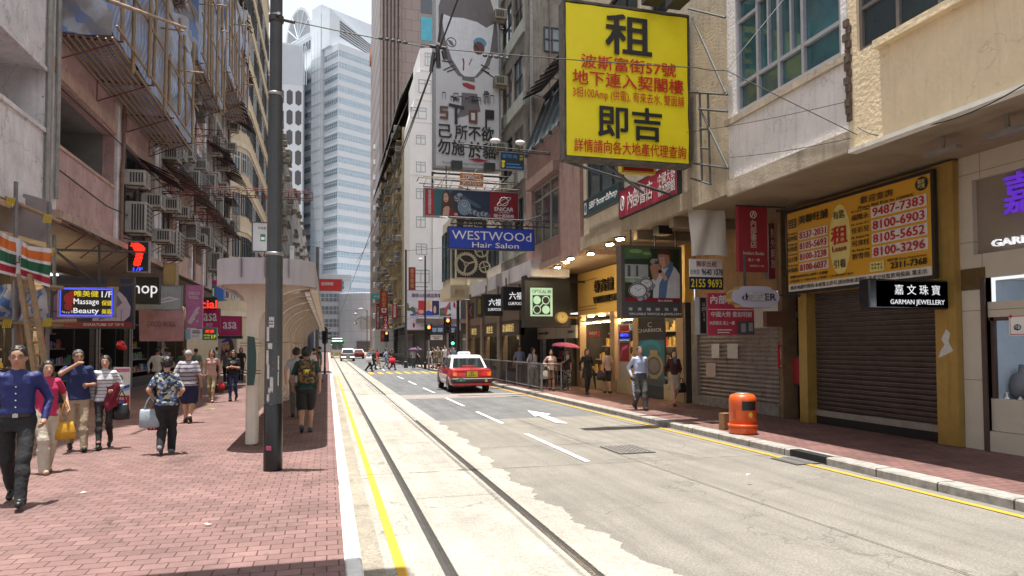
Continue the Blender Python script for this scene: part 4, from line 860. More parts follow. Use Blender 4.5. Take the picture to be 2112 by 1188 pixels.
# ================================================================== TRAM SHELTER, POLES, WIRES
SHC = pm('shelter_paint', (.60,.53,.445), .6, 0, .14, 2, .12, .22, stain=((.32,.26,.2), 3, .64)); SHF = pm('shelter_fascia', (.40,.375,.40), .6, 0, .08, 1.5, .1, .14)
PAPR = pm('notice_paper', (.46,.42,.38), .8, var=.25, sc=14)
def shelter():
    t = thing('tram_shelter', 'long beige tram shelter with arched ribs and one row of columns', 'tram shelter', (-1.05, 12.4, .12)); Y1 = 33.0
    xa, xb = -.80, .83; z0, z1 = 2.8, 3.24
    out = [(xa, Y1), (xa, .25)]+[((xa+xb)/2+(xb-xa)/2*math.cos(R(a))*1.0, .25+.62*math.sin(R(a))) for a in range(195, 346, 15)]+[(xb, .25), (xb, Y1)]
    MB().prism(out, 'Z', z0+.1, z1).build('roof', SHF, t)
    inn = [((p[0]-(xa+xb)/2)*.93+(xa+xb)/2, p[1]+.05) for p in out]; b = MB(); n = len(out)
    for i in range(n-1): b.quad((*out[i], z0), (*out[i+1], z0), (*out[i+1], z0+.1), (*out[i], z0+.1)); b.quad((*inn[i], z0), (*inn[i+1], z0), (*out[i+1], z0), (*out[i], z0)); b.quad((*inn[i], z0), (*inn[i], z0+.1), (*inn[i+1], z0+.1), (*inn[i+1], z0))
    b.build('roof_rim', SHF, t, fix=False)
    MB().box(xb-.09, xb+.03, .3, Y1, z0-.06, z0+.02).build('gutter', SHC, t)
    cx = -.25
    def arch(y, th):
        b = MB(); L = []; Rr = []
        for i in range(9):
            a = R(90*i/8); Rr.append((cx+.1+(xb-.1-cx-.1)*(1-math.cos(a)), 2.1+.71*math.sin(a))); L.append((cx-.1-(cx-.1-xa-.06)*(1-math.cos(a)), 2.42+.39*math.sin(a)))
        o = [(cx-.1, 1.9)]+[(cx-.1,2.42)]+L+[(xa+.06, 2.88), (xb-.1, 2.88)]+Rr[::-1]+[(cx+.1, 1.9)]
        return b.prism(o, 'Y', y, y+th)
    ys = [.5]+[4.3+3.15*i for i in range(9)]
    for i, y in enumerate(ys):
        MB().bbox(cx-.1, cx+.1, y, y+.32, .0, 1.9, .035).build('column', SHC, t)
        arch(y+.05, .2).build('rib', SHC, t)
    for i in range(len(ys)-1):
        y = (ys[i]+ys[i+1])/2; arch(y, .07).build('rib', SHC, t)
        MB().lathe([(.06,0),(.13,.03),(.15,.08)], (.38, y-.7, 2.79), 16).build('ceiling_lamp', pm('lamp_glass_off', (.5,.44,.33), .4), t)
    b = MB()
    for i in range(30): b.box(xb-.2, xb-.11, .9+1.05*i, .9+1.05*i+.7, z0-.06, z0-.02)
    b.build('light_strip', pm('strip_white', (.75,.75,.72), .5), t)
    b = MB()
    for k in range(15): b.box(xb-.002, xb+.003, .6+2.2*k, .615+2.2*k, z0+.02, z1)
    for k in range(3): b.box(-.35+.38*k, -.343+.38*k, -.40+.05*abs(k-1), -.3, z0+.11, z1-.01)
    b.build('panel_seam', pm('seam_dark', (.12,.10,.09), .8), t)
    for (z, hh, m) in ((1.35, .3, PAPR), (1.05, .22, PAPR), (.6, .3, PAPR)): MB().box(cx+.1, cx+.104, .55, .78, z, z+hh).build('notice', m, t)
    b = MB(); b.box(cx-.06, cx+.06, 4.6, 32.5, .3, .42); b.box(cx-.05, cx+.05, .84, 4.3, .55, 1.75); b.build('back_panel', SHC, t)
    return t
shelter()
t = thing('route_board', 'dark green narrow route board clamped to the first shelter column', 'sign', (onY(515, 750, 12.7).x, 12.78, 1.12)); t.location = (-1.3, 12.7, 1.2)
b = MB(); b.prism([(-.05,0),(.06,.0),(.09,.25),(.09,.55),(.06,.84),(-.05,.86)], 'Y', -.05, .05).build('board', pm('board_green', (.008,.045,.035), .35, var=.1), t)
for z in (.2, .68): MB().box(-.17, .17, -.06, .06, z, z+.012).box(-.17, .17, -.06, .06, z+.05, z+.062).build('clamp', STEELD, t)
t = thing('stop_sign', 'white tram stop plate numbered 105 standing on the shelter roof behind the pole', 'sign', (onY(547, 518, 14).x, 14.0, onY(547, 518, 14).z))
W = 46/1408*14; H = 55/1408*14
MB().box(-W/2, W/2, 0, .03, 0, H).build('plate', pm('plate_white', (.45,.45,.46), .5), t); b = MB()
for (x0, x1, z0, z1) in ((-W/2-.02,-W/2,-.02,H+.02), (W/2,W/2+.02,-.02,H+.02), (-W/2,W/2,-.02,0), (-W/2,W/2,H,H+.02)): b.box(x0, x1, -.01, .04, z0, z1)
b.build('rim', STEELD, t); MB().box(-.03, .03, 0, .04, -.4, -.02).build('post', STEELD, t)
text(t, '105', -W*.12, H*.82, W*.3, H*.08, DGRY, -.012, .01); art(t, [(GRN, RECT(.3,.35,.5,.6)), (WHT, RECT(.33,.4,.47,.5))], W, H)
# the big steel tram pole
POLEG = pm('pole_grey', (.055,.06,.063), .45, .1, .2, 5, .06, .2); POLEB = pm('pole_black', (.008,.008,.009), .3, 0, .3, 9, .05, 0, stain=((.05,.048,.045), 12, .66))
t = thing('tram_pole', 'thick dark grey tram pole with a black base standing on the brick platform', 'pole', (-.745, 10.3, .12))
MB().lathe([(.128,0),(.13,.02),(.13,.93),(.122,.95)], n=24).build('base_sleeve', POLEB, t, True)
MB().lathe([(.124,.94),(.118,3.05),(.104,3.1),(.1,5.33),(.088,5.4),(.082,9.5)], n=16).build('shaft', POLEG, t)
for z, r in ((3.05, .124), (5.37, .106)): MB().lathe([(r,0),(r+.004,.01),(r+.004,.04),(r-.006,.05)], (0,0,z), 24).build('collar', STEEL, t, True)
b = MB().lathe([(.095,0),(.105,.01),(.105,.09),(.095,.1)], (0,0,6.45), 20); b.tube((.1,0,6.5), (.26,0,6.48), .02, n=6); b.tube((.04,-.1,6.5), (.04,-.16,6.52), .03, n=6); b.build('wire_clamp', STEELD, t)
def decal(par, r, a0, a1, z0, z1, m, jag=0, name='sticker'):
    b = MB(); n = 6
    for i in range(n):
        p, q = R(a0+(a1-a0)*i/n), R(a0+(a1-a0)*(i+1)/n); j0, j1 = jag*math.sin(i*2.3), jag*math.sin((i+1)*2.3)
        b.quad((r*math.cos(p), r*math.sin(p), z0+j0), (r*math.cos(q), r*math.sin(q), z0+j1), (r*math.cos(q), r*math.sin(q), z1+j1*.7), (r*math.cos(p), r*math.sin(p), z1+j0*.7))
    return b.build(name, m, par)
PAPER = pm('old_paper', (.48,.47,.45), .8, var=.25, sc=25); PAPD = pm('paper_print', (.09,.09,.09), .8)
for a0, a1, z0, z1, m, j in ((-118,-85,2.02,2.17,PAPER,.012), (-135,-115,1.83,2.03,PAPER,.004), (-125,-95,1.72,1.8,PAPER,.01), (-136,-118,1.5,1.7,PAPER,.006), (-60,-50,1.42,1.62,PAPER,.01), (-130,-112,1.3,1.5,PAPER,.012), (-108,-88,1.12,1.32,PAPER,.025), (-130,-112,.98,1.08,PAPER,.02), (-120,-105,1.1,1.17,PAPER,.02), (-60,-52,1.2,1.4,PAPER,.012)): decal(t, .1258, a0, a1, z0, z1, m, j)
for z in (2.06, 2.1, 1.88, 1.92, 1.96): decal(t, .1266, -116, -90, z, z+.018, PAPD, .004)
for i in range(4): decal(t, .1262, -96+2*i, -84-2*i, 1.42+.08*i, 1.46+.08*i, PAPD, .015)
decal(t, .1312, -128, -96, .3, .36, PNK, 0); text(t, '8ONE', -.055, .33, .07, .04, RED, -.134)
# span wires, trolley wires and feeders
WIRE = pm('wire_black', (.02,.018,.018), .6)
def wire(name, label, pts, r=.009, sag=0, cat='cable', extra=None):
    t = thing(name, label, cat, pts[0]); b = MB(); P = []
    for a, c in zip(pts, pts[1:]):
        a, c = Vector(a), Vector(c)
        for i in range(9): f = i/8; q = a.lerp(c, f); q.z -= sag*4*f*(1-f); P.append(q-t.location)
    b.path(P, r, 5); b.build('strand', WIRE, t)
    if extra: extra(t)
    return t
J = onY(902, 100, 10.25); S1 = onY(1440, 140, 10.25); S2 = onY(1497, 145, 10.2); A1 = onX(1768, 278, 8.15)
def fit(t):
    o = t.location
    b = MB()
    for (p, q, r) in (((0,0,.05), (.02,0,-.3), .035), ((-.12,0,.03), (.14,0,.02), .022), ((.1,.02,-.02), (.13,.02,-.14), .04), ((-.05,.05,-.05), (-.09,.05,-.35), .03), ((.02,0,.1), (.06,-.1,.5), .02)): b.tube(J-o+Vector(p), J-o+Vector(q), r, n=6)
    for k in range(5): b.ell(tuple(J-o+Vector((-.85+.09*k, 0, .06-.006*k))), (.04,.025,.025), 0, 8, 6); b.ell(tuple(J-o+Vector((.75+.09*k, 0, -.03-.002*k))), (.04,.025,.025), 0, 8, 6)
    b.build('insulator', STEELD, t)
wire('span_wire', 'black span wire from the tram pole across the street with a knot of insulators', [(-.5, 10.3, 6.62), J, S1, S2], .0095, .02, 'cable', fit)
wire('stay_wire', 'stay wire slanting down across the white bay to the building corner', [S2, A1], .0085)
wire('stay_wire', 'thin stay wire rising steeply in front of the teal window', [S2, onX(1640, -30, 8.15)], .006)
wire('trolley_wire', 'tram trolley wire running along the street above the track', [(1.58, -4, J.z-.1), (1.575, 10.25, J.z-.16), (1.57, 60, J.z-.2), (1.57, 160, J.z-.3)], .013)
wire('trolley_wire', 'feeder wire dropping along the track beside the trolley wire', [J+Vector((0,0,-.1)), (1.5, 24, J.z-.7), (1.4, 36, J.z-.25)], .009)
wire('cable', 'thin loose cable crossing the white bay below the teal window', [onX(1400, 275, 8.1), onX(1745, 210, 8.1)], .006, .05)
wire('cable', 'thin loose cable crossing the lower part of the white bay', [onX(1505, 325, 8.1), onX(1755, 285, 8.1)], .006, .04)
wire('cable', 'pale twisted cable hanging along the cream wall to the right edge', [onX(1770, 262, 8.12), onX(1860, 265, 8.3), onX(2112, 175, 8.1)], .009, .12)
wire('span_wire', 'second span wire high over the crossing', [(-1.2, 40, 7.6), (1.5, 40, 7.2), (8.2, 40, 7.9)], .012, .05)
# street poles and lamps
def pole(label, x, y, h, r, m, name='street_pole', z=.12):
    t = thing(name, label, 'pole', (x, y, z)); MB().lathe([(r*1.6,0),(r*1.6,.5),(r*1.05,.55),(r*.8,h)], n=14).build('shaft', m, t); return t
LAMPG = pm('lamp_globe', (.6,.6,.58), .3)
p = onG(941, 790, .12)
pole('tall grey pole at the kerb in front of the sunlit cream corner shops', 7.95, 42.6, 11.0, .1, POLEG)
t = pole('slim black lamp post with a small lantern beyond the crossing', onY(877, 760, 51.5).x, 51.5, 8.6, .075, pm('post_black', (.012,.012,.013), .5), 'street_lamp'); t['category'] = 'street lamp'
MB().tube((0,0,8.3), (-.3,0,8.5), .03).ell((-.35,0,8.3), (.16,.16,.12)).build('lantern', LAMPG, t)
pole('weathered grey pole at the far corner of the crossing', onY(837, 755, 55).x, 55.0, 9.5, .11, POLEG)
pole('dark tram pole behind the far end of the shelter', onY(654, 700, 46.5).x, 46.5, 8.3, .13, pm('pole_far', (.1,.1,.1), .5))
t = pole('silver double lamp post with hanging globes far down the street', onY(757, 690, 112).x, 112.0, 7.6, .07, STEEL, 'street_lamp'); t['category'] = 'street lamp'
b = MB(); 
for s, z in ((-1, 7.4), (-1, 5.9)):
    pts = [(0,0,z-.3)]+[(-.9+.9*math.cos(R(a)), 0, z-.3+.75*math.sin(R(a))) for a in range(0, 181, 20)]; b.path(pts, .05)
b.build('arm', STEEL, t); MB().ell((-1.8,0,6.9), (.25,.25,.25)).ell((-1.8,0,5.4), (.25,.25,.25)).build('globe', LAMPG, t)
def signal(label, x, y, h, lit, zr=0, r=.06):
    t = thing('traffic_light', label, 'traffic light', (x, y, .12), zr); MB().lathe([(r*1.3,0),(r*1.3,.4),(r,.45),(r,h)], n=10).build('post', STEEL if lit != 'side' else STEELD, t)
    MB().bbox(-.17, .17, -.16, .14, h-1.0, h+.1, .04).box(-.27, .27, -.01, .02, h-1.06, h+.16).build('housing', pm('signal_black', (.008,.008,.009), .5), t)
    for k, c in enumerate(('r', 'a', 'g')):
        on = (lit == c); z = h-.1-.33*k
        m = {'r': pm('signal_red', (1,.10,.02), .4, var=0, emit=7), 'g': pm('signal_green', (.05,1,.45), .4, var=0, emit=4)}.get(c) if on else pm('signal_off', (.03,.03,.03), .3)
        MB().ell((0,-.165,z), (.105,.03,.105), 0, 14, 8).build('lamp', m, t)
        v = MB()
        for i in range(8): a, c2 = R(20+140*i/8), R(20+140*(i+1)/8); v.quad((.13*math.cos(a),-.16,z+.13*math.sin(a)), (.13*math.cos(c2),-.16,z+.13*math.sin(c2)), (.13*math.cos(c2),-.33,z+.13*math.sin(c2)), (.13*math.cos(a),-.33,z+.13*math.sin(a)))
        v.build('visor', pm('signal_black', (.008,.008,.009), .5), t)
    return t
signal('traffic light showing red on the slim black post beyond the crossing', onY(884, 760, 50.9).x, 50.9, onY(884, 676, 50.9).z, 'r')
signal('taller traffic light showing red over the heads at the right corner', onY(923, 760, 48.0).x, 48.0, onY(923, 662, 48).z, 'r')
signal('pedestrian signal with a small green figure at the right corner', onY(933, 760, 49.5).x, 49.5, onY(933, 690, 49.5).z, 'g')
signal('small distant traffic light showing red beside the white truck', onY(797, 740, 78).x, 78.0, onY(797, 688, 78).z, 'r')
signal('dark traffic light seen from the side at the end of the shelter', onY(670, 740, 45.2).x, 45.2, onY(670, 680, 45.2).z, 'side', R(70))
def railing(label, p0, p1, h=1.05, gap=.13, posts=1.9, z=.12, m=None):
    t = thing('railing', label, 'railing', (p0[0], p0[1], z)); d = Vector((p1[0]-p0[0], p1[1]-p0[1], 0)); L = d.length; d.normalize(); m = m or STEEL
    n = max(1, round(L/posts))
    for i in range(n+1): q = d*(L*i/n); MB().tube(q, q+Vector((0,0,h)), .03, n=8).build('post', m, t)
    b = MB(); b.tube(Vector((0,0,h)), d*L+Vector((0,0,h)), .028, n=8); b.tube(Vector((0,0,.14)), d*L+Vector((0,0,.14)), .018, n=6); b.build('rail', m, t)
    b = MB(); k = int(L/gap)
    for i in range(1, k): q = d*(L*i/k); b.tube(q+Vector((0,0,.14)), q+Vector((0,0,h-.02)), .008, n=5)
    b.build('bars', m, t); return t
RAILS = pm('railing_steel', (.26,.27,.28), .4, .7, .2, 8)
railing('steel pavement railing along the kerb behind the taxi', (7.9, 25.0), (7.95, 37.5), m=RAILS)
railing('short return railing at the near end of the kerb railing', (7.9, 24.9), (8.6, 24.7), m=RAILS)
railing('pedestrian railing at the far right corner beyond the crossing', (onY(815, 750, 62).x, 62), (onY(862, 750, 56).x, 56), m=STEELD)
railing('slim railing at the end of the tram platform', (onY(662, 760, 43).x, 43.0), (onY(655, 750, 49).x, 45.3), m=RAILS)

# ================================================================== FAR BUILDINGS
TOWW = pm('tower_tile', (.62,.66,.70), .45, 0, .05, .3); TOWG = gridmat('tower_glass', (.36,.46,.54), (.62,.66,.70), 1.15, 1.3, .045, 'XZ', .12, 0, .12, (.30,.41,.5), 0, spec=1)
TOWGR = pm('tower_joint', (.42,.46,.5), .5)
def face(t, p0, ang, name='facade'):
    """an empty-less frame: a flat object turned so that local x runs along the facade"""
    return p0, ang
def tower():
    y0 = 235.0; x0 = onY(697, 400, y0).x; a = R(58)
    t = thing('office_tower', 'white tiled office tower with long window bands closing the street', 'building', (x0, y0, 0), math.pi/2-a)     # local +x runs along the right face, +y along the left face
    H = onY(697, 88, y0).z
    b = MB(); b.box(0, 26, 0, 9, 0, H); b.box(.6, 26, 9, 36, 0, H+8); b.box(-1.2, 20, 9.2, 15.2, 0, H+16); b.build('wall', TOWW, t)
    # roof block with a slanting top and louvres, and the arched crown behind it
    b = MB(); b.prism([(-1,H),(-1,H+13),(24,H+2),(24,H)], 'Y', 4, 16); b.build('roof_block', TOWW, t)
    lv = MB()
    for k in range(6): lv.add([(3, 3.9, H+10-k*1.0), (16, 3.9, H+5.6-k*.75), (16, 3.9, H+5.2-k*.75), (3, 3.9, H+9.4-k*1.0)], [(0,1,2,3)])
    lv.build('louvre', pm('louvre_dark', (.12,.12,.13), .6), t)
    def crown(x, m, r, z0, nm, k0=0):
        pts = [(26+r*math.cos(R(q)), z0+r*1.35*math.sin(R(q))) for q in range(0, 181, 12)]
        return MB().prism(pts, 'X', x, x+8).build(nm, m, t)
    crown(-.2, TOWW, 9.5, H+8, 'crown'); 
    b = MB(); pts = [(26, H+9)]+[(26+8*math.cos(R(q)), H+9+8*1.35*math.sin(R(q))) for q in range(0, 181, 12)]; b.prism(pts, 'X', -.32, -.25); b.build('arched_window', pm('arch_grey', (.3,.32,.34), .4), t)
    b = MB()
    for q in range(0, 181, 30): b.tube((-.36, 26, H+9), (-.36, 26+8*math.cos(R(q)), H+9+10.8*math.sin(R(q))), .22, n=5)
    b.build('arch_rib', TOWW, t)
    b = MB()
    for k in range(9): b.box(-.3, -.22, 17.5+1.9*k, 18.7+1.9*k, H+3.2, H+6.4)
    b.build('slot_window', pm('slot_dark', (.1,.1,.11), .6), t)
    fl = 4.02; z = H-4.4; i = 0
    while z > 9:
        MB().box(.02, 25.8, -.06, .06, z, z+1.95).build('window_band', TOWG, t)
        w2 = MB().box(-.06, 0.06, .5, 8.6, z, z+1.95); o = w2.build('window_band', gridmat('tower_glass_side', (.17,.23,.28), (.62,.66,.70), 1.35, 1.3, .07, 'YZ', .15, 0, .12, (.13,.18,.23), 0, spec=1), t)
        if z < H-8: MB().box(.52, .66, 16.5, 26.5, z, z+1.6).build('window_band', MATS['tower_glass_side'], t)
        z -= fl; i += 1
    b = MB(); z = H-2.4
    while z > 9: b.box(-.03, 26.02, -.03, 9, z-.06, z+.06); b.box(-1.23, 0, 9.18, 15.22, z-.06, z+.06); z -= fl/1.0
    for k in range(4): b.box(-1.23, -1.19, 9.2+k*2-.05, 9.2+k*2+.05, 5, H+7)
    b.build('tile_joint', TOWGR, t)
tower()
def podium():
    t = thing('podium_block', 'pale blue grey curved podium at the foot of the office tower', 'building', (onY(745, 640, 215).x, 222, 0))
    H = onY(745, 606, 215).z; m = gridmat('podium_panel', (.44,.48,.53), (.30,.33,.37), 3.2, 3.2, .06, 'XZ', .5, 0, .08, (.46,.5,.55), .2)
    MB().lathe([(11,0),(11,H),(10,H+.2)], (3,0,0), 40).build('drum', m, t); MB().box(-14, -3, -5, 8, 0, H+6).box(11, 22, -4, 10, 0, H).build('wall', m, t)
    for k in range(5):
        z = 4+3.9*k
        if z < H+3: MB().box(-12.4, -5.2, -5.08, -4.9, z, z+2.6).build('window_band', gridmat('podium_glass', (.07,.10,.13), (.45,.49,.54), 1.2, 1.3, .09, 'XZ', .2, 0, .3, (.12,.16,.19), 0, spec=1), t)
    b = MB()
    for k in range(7): b.box(3-3.2, 3+3.4, -11.05, -10.8, 7.2+.55*k, 7.6+.55*k)
    b.box(3-3.3, 3+3.5, -11.0, -10.7, 7.1, 11.1); b.build('louvre', pm('podium_louvre', (.3,.31,.3), .6), t)
    b = MB().box(-1.5, 4, -11.2, -10.9, 0, 3.4); b.build('doorway', pm('door_dark', (.06,.065,.07), .5), t)
podium()
def hexblock():
    y = 232.0; a, c = onY(560, 85, y), onY(621, 700, y); t = thing('office_block', 'white block with rows of six sided windows left of the tower', 'building', (a.x, y, 0)); W = c.x-a.x; H = a.z
    MB().box(-10, W, 0, 30, 0, H).build('wall', TOWW, t)
    b = MB()
    for i in range(14): b.box(W*.28+i*.62, W*.28+i*.62+.22, -.25, 0, H-13.5, H-.5)
    b.build('fin', TOWW, t); k = 0
    for j in range(14):
        for i in range(4):
            x = W-1.3-2.75*i; z = H-18-6.6*j
            if z < 5: continue
            MB().prism([(x-.95,z-1.9),(x,z-2.6),(x+.95,z-1.9),(x+.95,z+1.9),(x,z+2.6),(x-.95,z+1.9)], 'Y', -.05, .1).build('window', pm('hex_glass', (.09,.08,.085), .35, var=.3), t)
hexblock()
def brown():
    y = 118.0; x0 = onY(783, 300, y).x; t = thing('office_tower', 'brown granite tower with vertical ribs behind the cream tenement', 'building', (x0, y, 0)); H = 92
    m = gridmat('brown_granite', (.27,.215,.20), (.17,.135,.125), 2.2, 1.9, .05, 'XZ', .5, .5, .1, (.285,.225,.21), .1)
    MB().box(0, 24, 0, 24, 0, H).build('wall', m, t)
    for k in range(6):
        x = .1+k*.62; MB().prism([(x,-.0),(x,-.55),(x+.26,-.75),(x+.4,-.5),(x+.4,0)], 'Z', 0, H).build('rib', m, t)
    xs = onY(868, 40, y-.1).x-x0; b = MB()
    for j in range(12): b.box(xs, xs+2.6, -.08, .1, H-4.5-j*4.9-2.6, H-4.5-j*4.9+1.6, j % 2)
    b.build('window_strip', [pm('strip_blue_glass', (.05,.33,.42), .12, .3, .2, 1, spec=1), pm('strip_dark_glass', (.05,.06,.08), .15, spec=1)], t)
brown()
t = thing('apartment_block', 'narrow orange brick block between the white tower and the brown tower', 'building', (onY(770, 85, 170).x, 170, 0)); H = onY(770, 88, 170).z
MB().box(0, 3, 0, 10, 0, H).build('wall', pm('orange_brick', (.38,.17,.10), .8, var=.15, sc=.6), t); b = MB()
for j in range(18): b.box(.35, 1.25, -.06, .1, H-6-2.9*j, H-4.4-2.9*j)
b.build('window', GL1, t); MB().box(-.4, 3, -.4, 10, H-2, H+1.2).build('roof', pm('roof_orange', (.42,.2,.12), .8), t)
t = thing('apartment_block', 'slim white block with curved balconies beside the brown tower', 'building', (onY(771, 270, 130).x, 130, 0)); H = onY(771, 272, 130).z
MB().box(.25, 6, 0, 10, 0, H).build('wall', TOWW, t)
for j in range(14): MB().lathe([(1.0,0),(1.0,.9),(.9,.95)], (.95, -.1, H-3.4-2.9*j), 18).build('balcony', TOWW, t)

# ------------------------------------------------- white gable and the cream tenement behind it
GABW = pm('gable_white', (.80,.79,.77), .8, 0, .06, .8, .15, .12); CRT = pm('tenement_cream', (.46,.37,.22), .85, 0, .2, .7, 0, .4)
def gable():
    y = 72.0; q = lambda u, v: onY(u, v, y); t = thing('tenement', 'sunlit white gable of the cream tenement beyond the crossing', 'building', (8.4, y, 0)); o = t.location
    pts = [(q(845, 900).x-.0, 0), (q(846, 240).x, q(846, 240).z), (q(856, 238).x, q(856, 200).z), (q(856, 150).x, q(856, 150).z), (q(866, 148).x, q(866, 148).z), (q(866, 100).x, q(866, 100).z), (q(895, 96).x, q(895, 96).z), (18, q(895, 96).z), (18, 0)]
    MB().prism([(p[0]-o.x, p[1]) for p in pts], 'Y', 0, 6).build('wall', GABW, t)
    for (u0, v0, u1, v1, g) in ((876, 108, 889, 137, GL1), (863, 163, 890, 194, GL4), (846, 220, 880, 246, GL3), (858, 278, 878, 299, GL4), (858, 333, 878, 356, GL1), (858, 388, 878, 411, GL3), (858, 446, 878, 470, GL4), (858, 502, 881, 526, GL4), (850, 556, 886, 584, GL1)):
        a, c = q(u0, v0), q(u1, v1); window(t, lambda A, z, d=0: (A, d, z), a.x-o.x, c.x-o.x, c.z, a.z, 2, 2, ALU, g, .02, .09, .7)
    b = MB()
    for v in (144, 205, 251, 360): z = q(870, v).z; b.box(q(846 if v > 240 else 858 if v > 150 else 867, v).x-o.x-.02, 9, -.06, .05, z-.1, z+.1)
    b.tube((q(893, 300).x-o.x, -.1, 0), (q(893, 300).x-o.x, -.1, 33), .1); b.build('string_course', GABW, t)
    return pts
gp = gable()
def cream():
    x = 8.35; t = thing('tenement', 'long cream tenement front crowded with coolers beyond the white gable', 'building', (x, 78, 0)); H = 27
    b = MB(); b.box(0, 12, 0, 38, 0, H); b.box(.9, 12, 0, 36, H, H+4.6); b.box(1.9, 12, 0, 30, H+4.6, H+8.6); b.build('wall', CRT, t)
    g = gridmat('cream_windows', (.06,.07,.075), (.46,.37,.22), 1.7, 3.05, .42, 'YZ', .4, 0, .3, (.2,.22,.22), 0)
    MB().box(-.07, .05, .6, 37.5, 4.6, H-.6).build('window_field', g, t)
    b = MB()
    for f in range(8):
        for k in range(7): b.box(-.3-.5*((f+k) % 2), -.02, .8+5.3*k, 4.6+5.3*k, 4.2+3.05*f, 4.32+3.05*f)
    for k in range(8): b.box(-.25, 0, 5.2*k, 5.2*k+.35, 4, H)
    b.build('ledge', CRT, t)
    b = MB(); b.prism([(-.6, H+3.2), (2.2, H+9.4), (2.2, H+9.2), (-.6, H+3.0)], 'Y', 0, 34); b.prism([(-1.4, H-1.2), (.9, H+4.4), (.9, H+4.2), (-1.4, H-1.4)], 'Y', 1, 36); b.build('tin_roof', pm('tin_grey', (.27,.26,.25), .7, var=.4, sc=1), t)
cream()
rs = random.Random(9)
for i in range(70):
    ac(AC_C, (8.28, 78.5+37*rs.random(), 4.6+3.05*rs.randint(0, 7)+rs.choice((.2, 1.0, 1.6))), RR)
# lower stories beyond the crossing: hoarding, shop band, awnings
t, W, H = signY('billboard', 'pale lilac billboard of a cheering woman in a crowd above the far corner shops', 838, 599, 951, 681, 64, .4, paint('hoard_pale', (.50,.49,.57)), STEEL, 'billboard', .06)
CRW = spotmat('crowd_print', [(.05,.12,.07), (.3,.06,.08), (.08,.1,.35), (.5,.5,.52), (.07,.06,.07), (.35,.27,.2)], 2.6)
art(t, [(CRW, [(.01,.36),(.01,.68),(.06,.66),(.14,.58),(.22,.54),(.22,.36)]), (CRW, [(.61,.36),(.61,.55),(.72,.58),(.81,.75),(.82,.36)]), (RED, RECT(.22,.38,.36,.74)), (NAVY, RECT(.46,.38,.6,.74)), (paint('hoard_pale2', (.52,.51,.6)), RECT(.35,.38,.47,.74)), (paint('hair_blonde', (.55,.42,.2)), E2(.405,.63,.055,.12)), (SKIN2, E2(.41,.6,.038,.09)), (SKIN2, E2(.52,.52,.025,.1)), (SKIN2, E2(.27,.46,.05,.05)), (BLU, [(.3,.37),(.34,.46),(.4,.5),(.47,.46),(.5,.37)]), (paint('hoard_rim', (.36,.34,.44)), [(.0,.26),(.1,.33),(.3,.36),(.6,.36),(.82,.3),(.82,.28),(.6,.34),(.3,.34),(.1,.31),(.0,.24)]), (LIL, RECT(.836,.03,.842,.97)), (DRED, E2(.14,.12,.02,.06)), (DRED, E2(.88,.64,.02,.08)), (WHT, RECT(.22,.3,.58,.33))], W, H)
text(t, '海信ULED超品質電視', -W*.1, H*.87, W*.6, H*.1, DGRY, -.03, .03); text(t, '2016 歐洲國家盃官方贊助商', -W*.02, H*.11, W*.42, H*.06, PHAIR, -.03); text(t, '歐洲 品質', -W*.05, H*.2, W*.15, H*.045, PHAIR, -.03); text(t, 'UEFA', W*.44, H*.58, W*.08, H*.07, PHAIR, -.03)
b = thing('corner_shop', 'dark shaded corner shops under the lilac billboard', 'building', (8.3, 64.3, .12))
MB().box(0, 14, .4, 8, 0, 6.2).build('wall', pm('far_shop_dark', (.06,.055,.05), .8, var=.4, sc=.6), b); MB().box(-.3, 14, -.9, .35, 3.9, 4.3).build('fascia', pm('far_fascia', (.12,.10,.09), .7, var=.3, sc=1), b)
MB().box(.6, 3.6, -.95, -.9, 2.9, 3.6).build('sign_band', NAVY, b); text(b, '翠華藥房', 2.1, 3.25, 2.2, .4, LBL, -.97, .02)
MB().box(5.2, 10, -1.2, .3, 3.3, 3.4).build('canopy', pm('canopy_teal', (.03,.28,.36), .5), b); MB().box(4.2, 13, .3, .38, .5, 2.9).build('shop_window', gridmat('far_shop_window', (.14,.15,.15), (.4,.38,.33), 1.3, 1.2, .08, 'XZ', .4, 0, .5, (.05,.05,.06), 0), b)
t, W, H = signY('street_sign', 'white rounded street name plate between the two red traffic lights', 887, 690, 914, 702, 50.0, .06, WHT, STEELD, fr=.03); text(t, 'Russell Street\n羅素街', 0, H*.5, W*.75, H*.6, DGRY, -.014)
def blade(label, u0, v0, u1, v1, y, face, body, ink, m2=None, h=.84, cz=.5, w=.5):
    t, W, H = signY('blade_sign', label, u0, v0, u1, v1, y, .25, face, m2 or DRED, fr=.03)
    text(t, '\n'.join(body), 0, H*cz, W*w, H*h, ink, -.016, .02, lsp=.95); bars(t, [((W/2, .12, H*.9), (W/2+1.2, .12, H*.9)), ((W/2, .12, H*.15), (W/2+1.2, .12, H*.15))], .03, STEELD); return t, W, H
t, W, H = blade('tall red sign with gold characters and a bowl emblem far on the right side', 784, 600, 800, 650, 84, RED, '恭和堂', GOLD, h=.6, cz=.64)
art(t, [(WHT, [(.15,.28),(.85,.28),(.75,.1),(.25,.1)]), (DRED, E2(.5,.2,.15,.045))], W, H)
blade('small red sign with white writing on the cream tenement', 809, 628, 819, 657, 70, RED, '足底按摩', WHT)
blade('slim red sign with gold writing on the white gable', 843, 551, 857, 598, 66, DRED, '張天命相', GOLD)
blade('long dark red and white sign far along the right side', 776, 626, 783, 682, 95, DRED, '大發銀行', WHT)
blade('dark red sign with white letters below the bowl emblem sign', 790, 650, 801, 680, 86, DRED, 'UNION', WHT, w=.4)
blade('red sign hung low beside the white truck', 785, 682, 795, 705, 80, RED, '中', GOLD, h=.4)
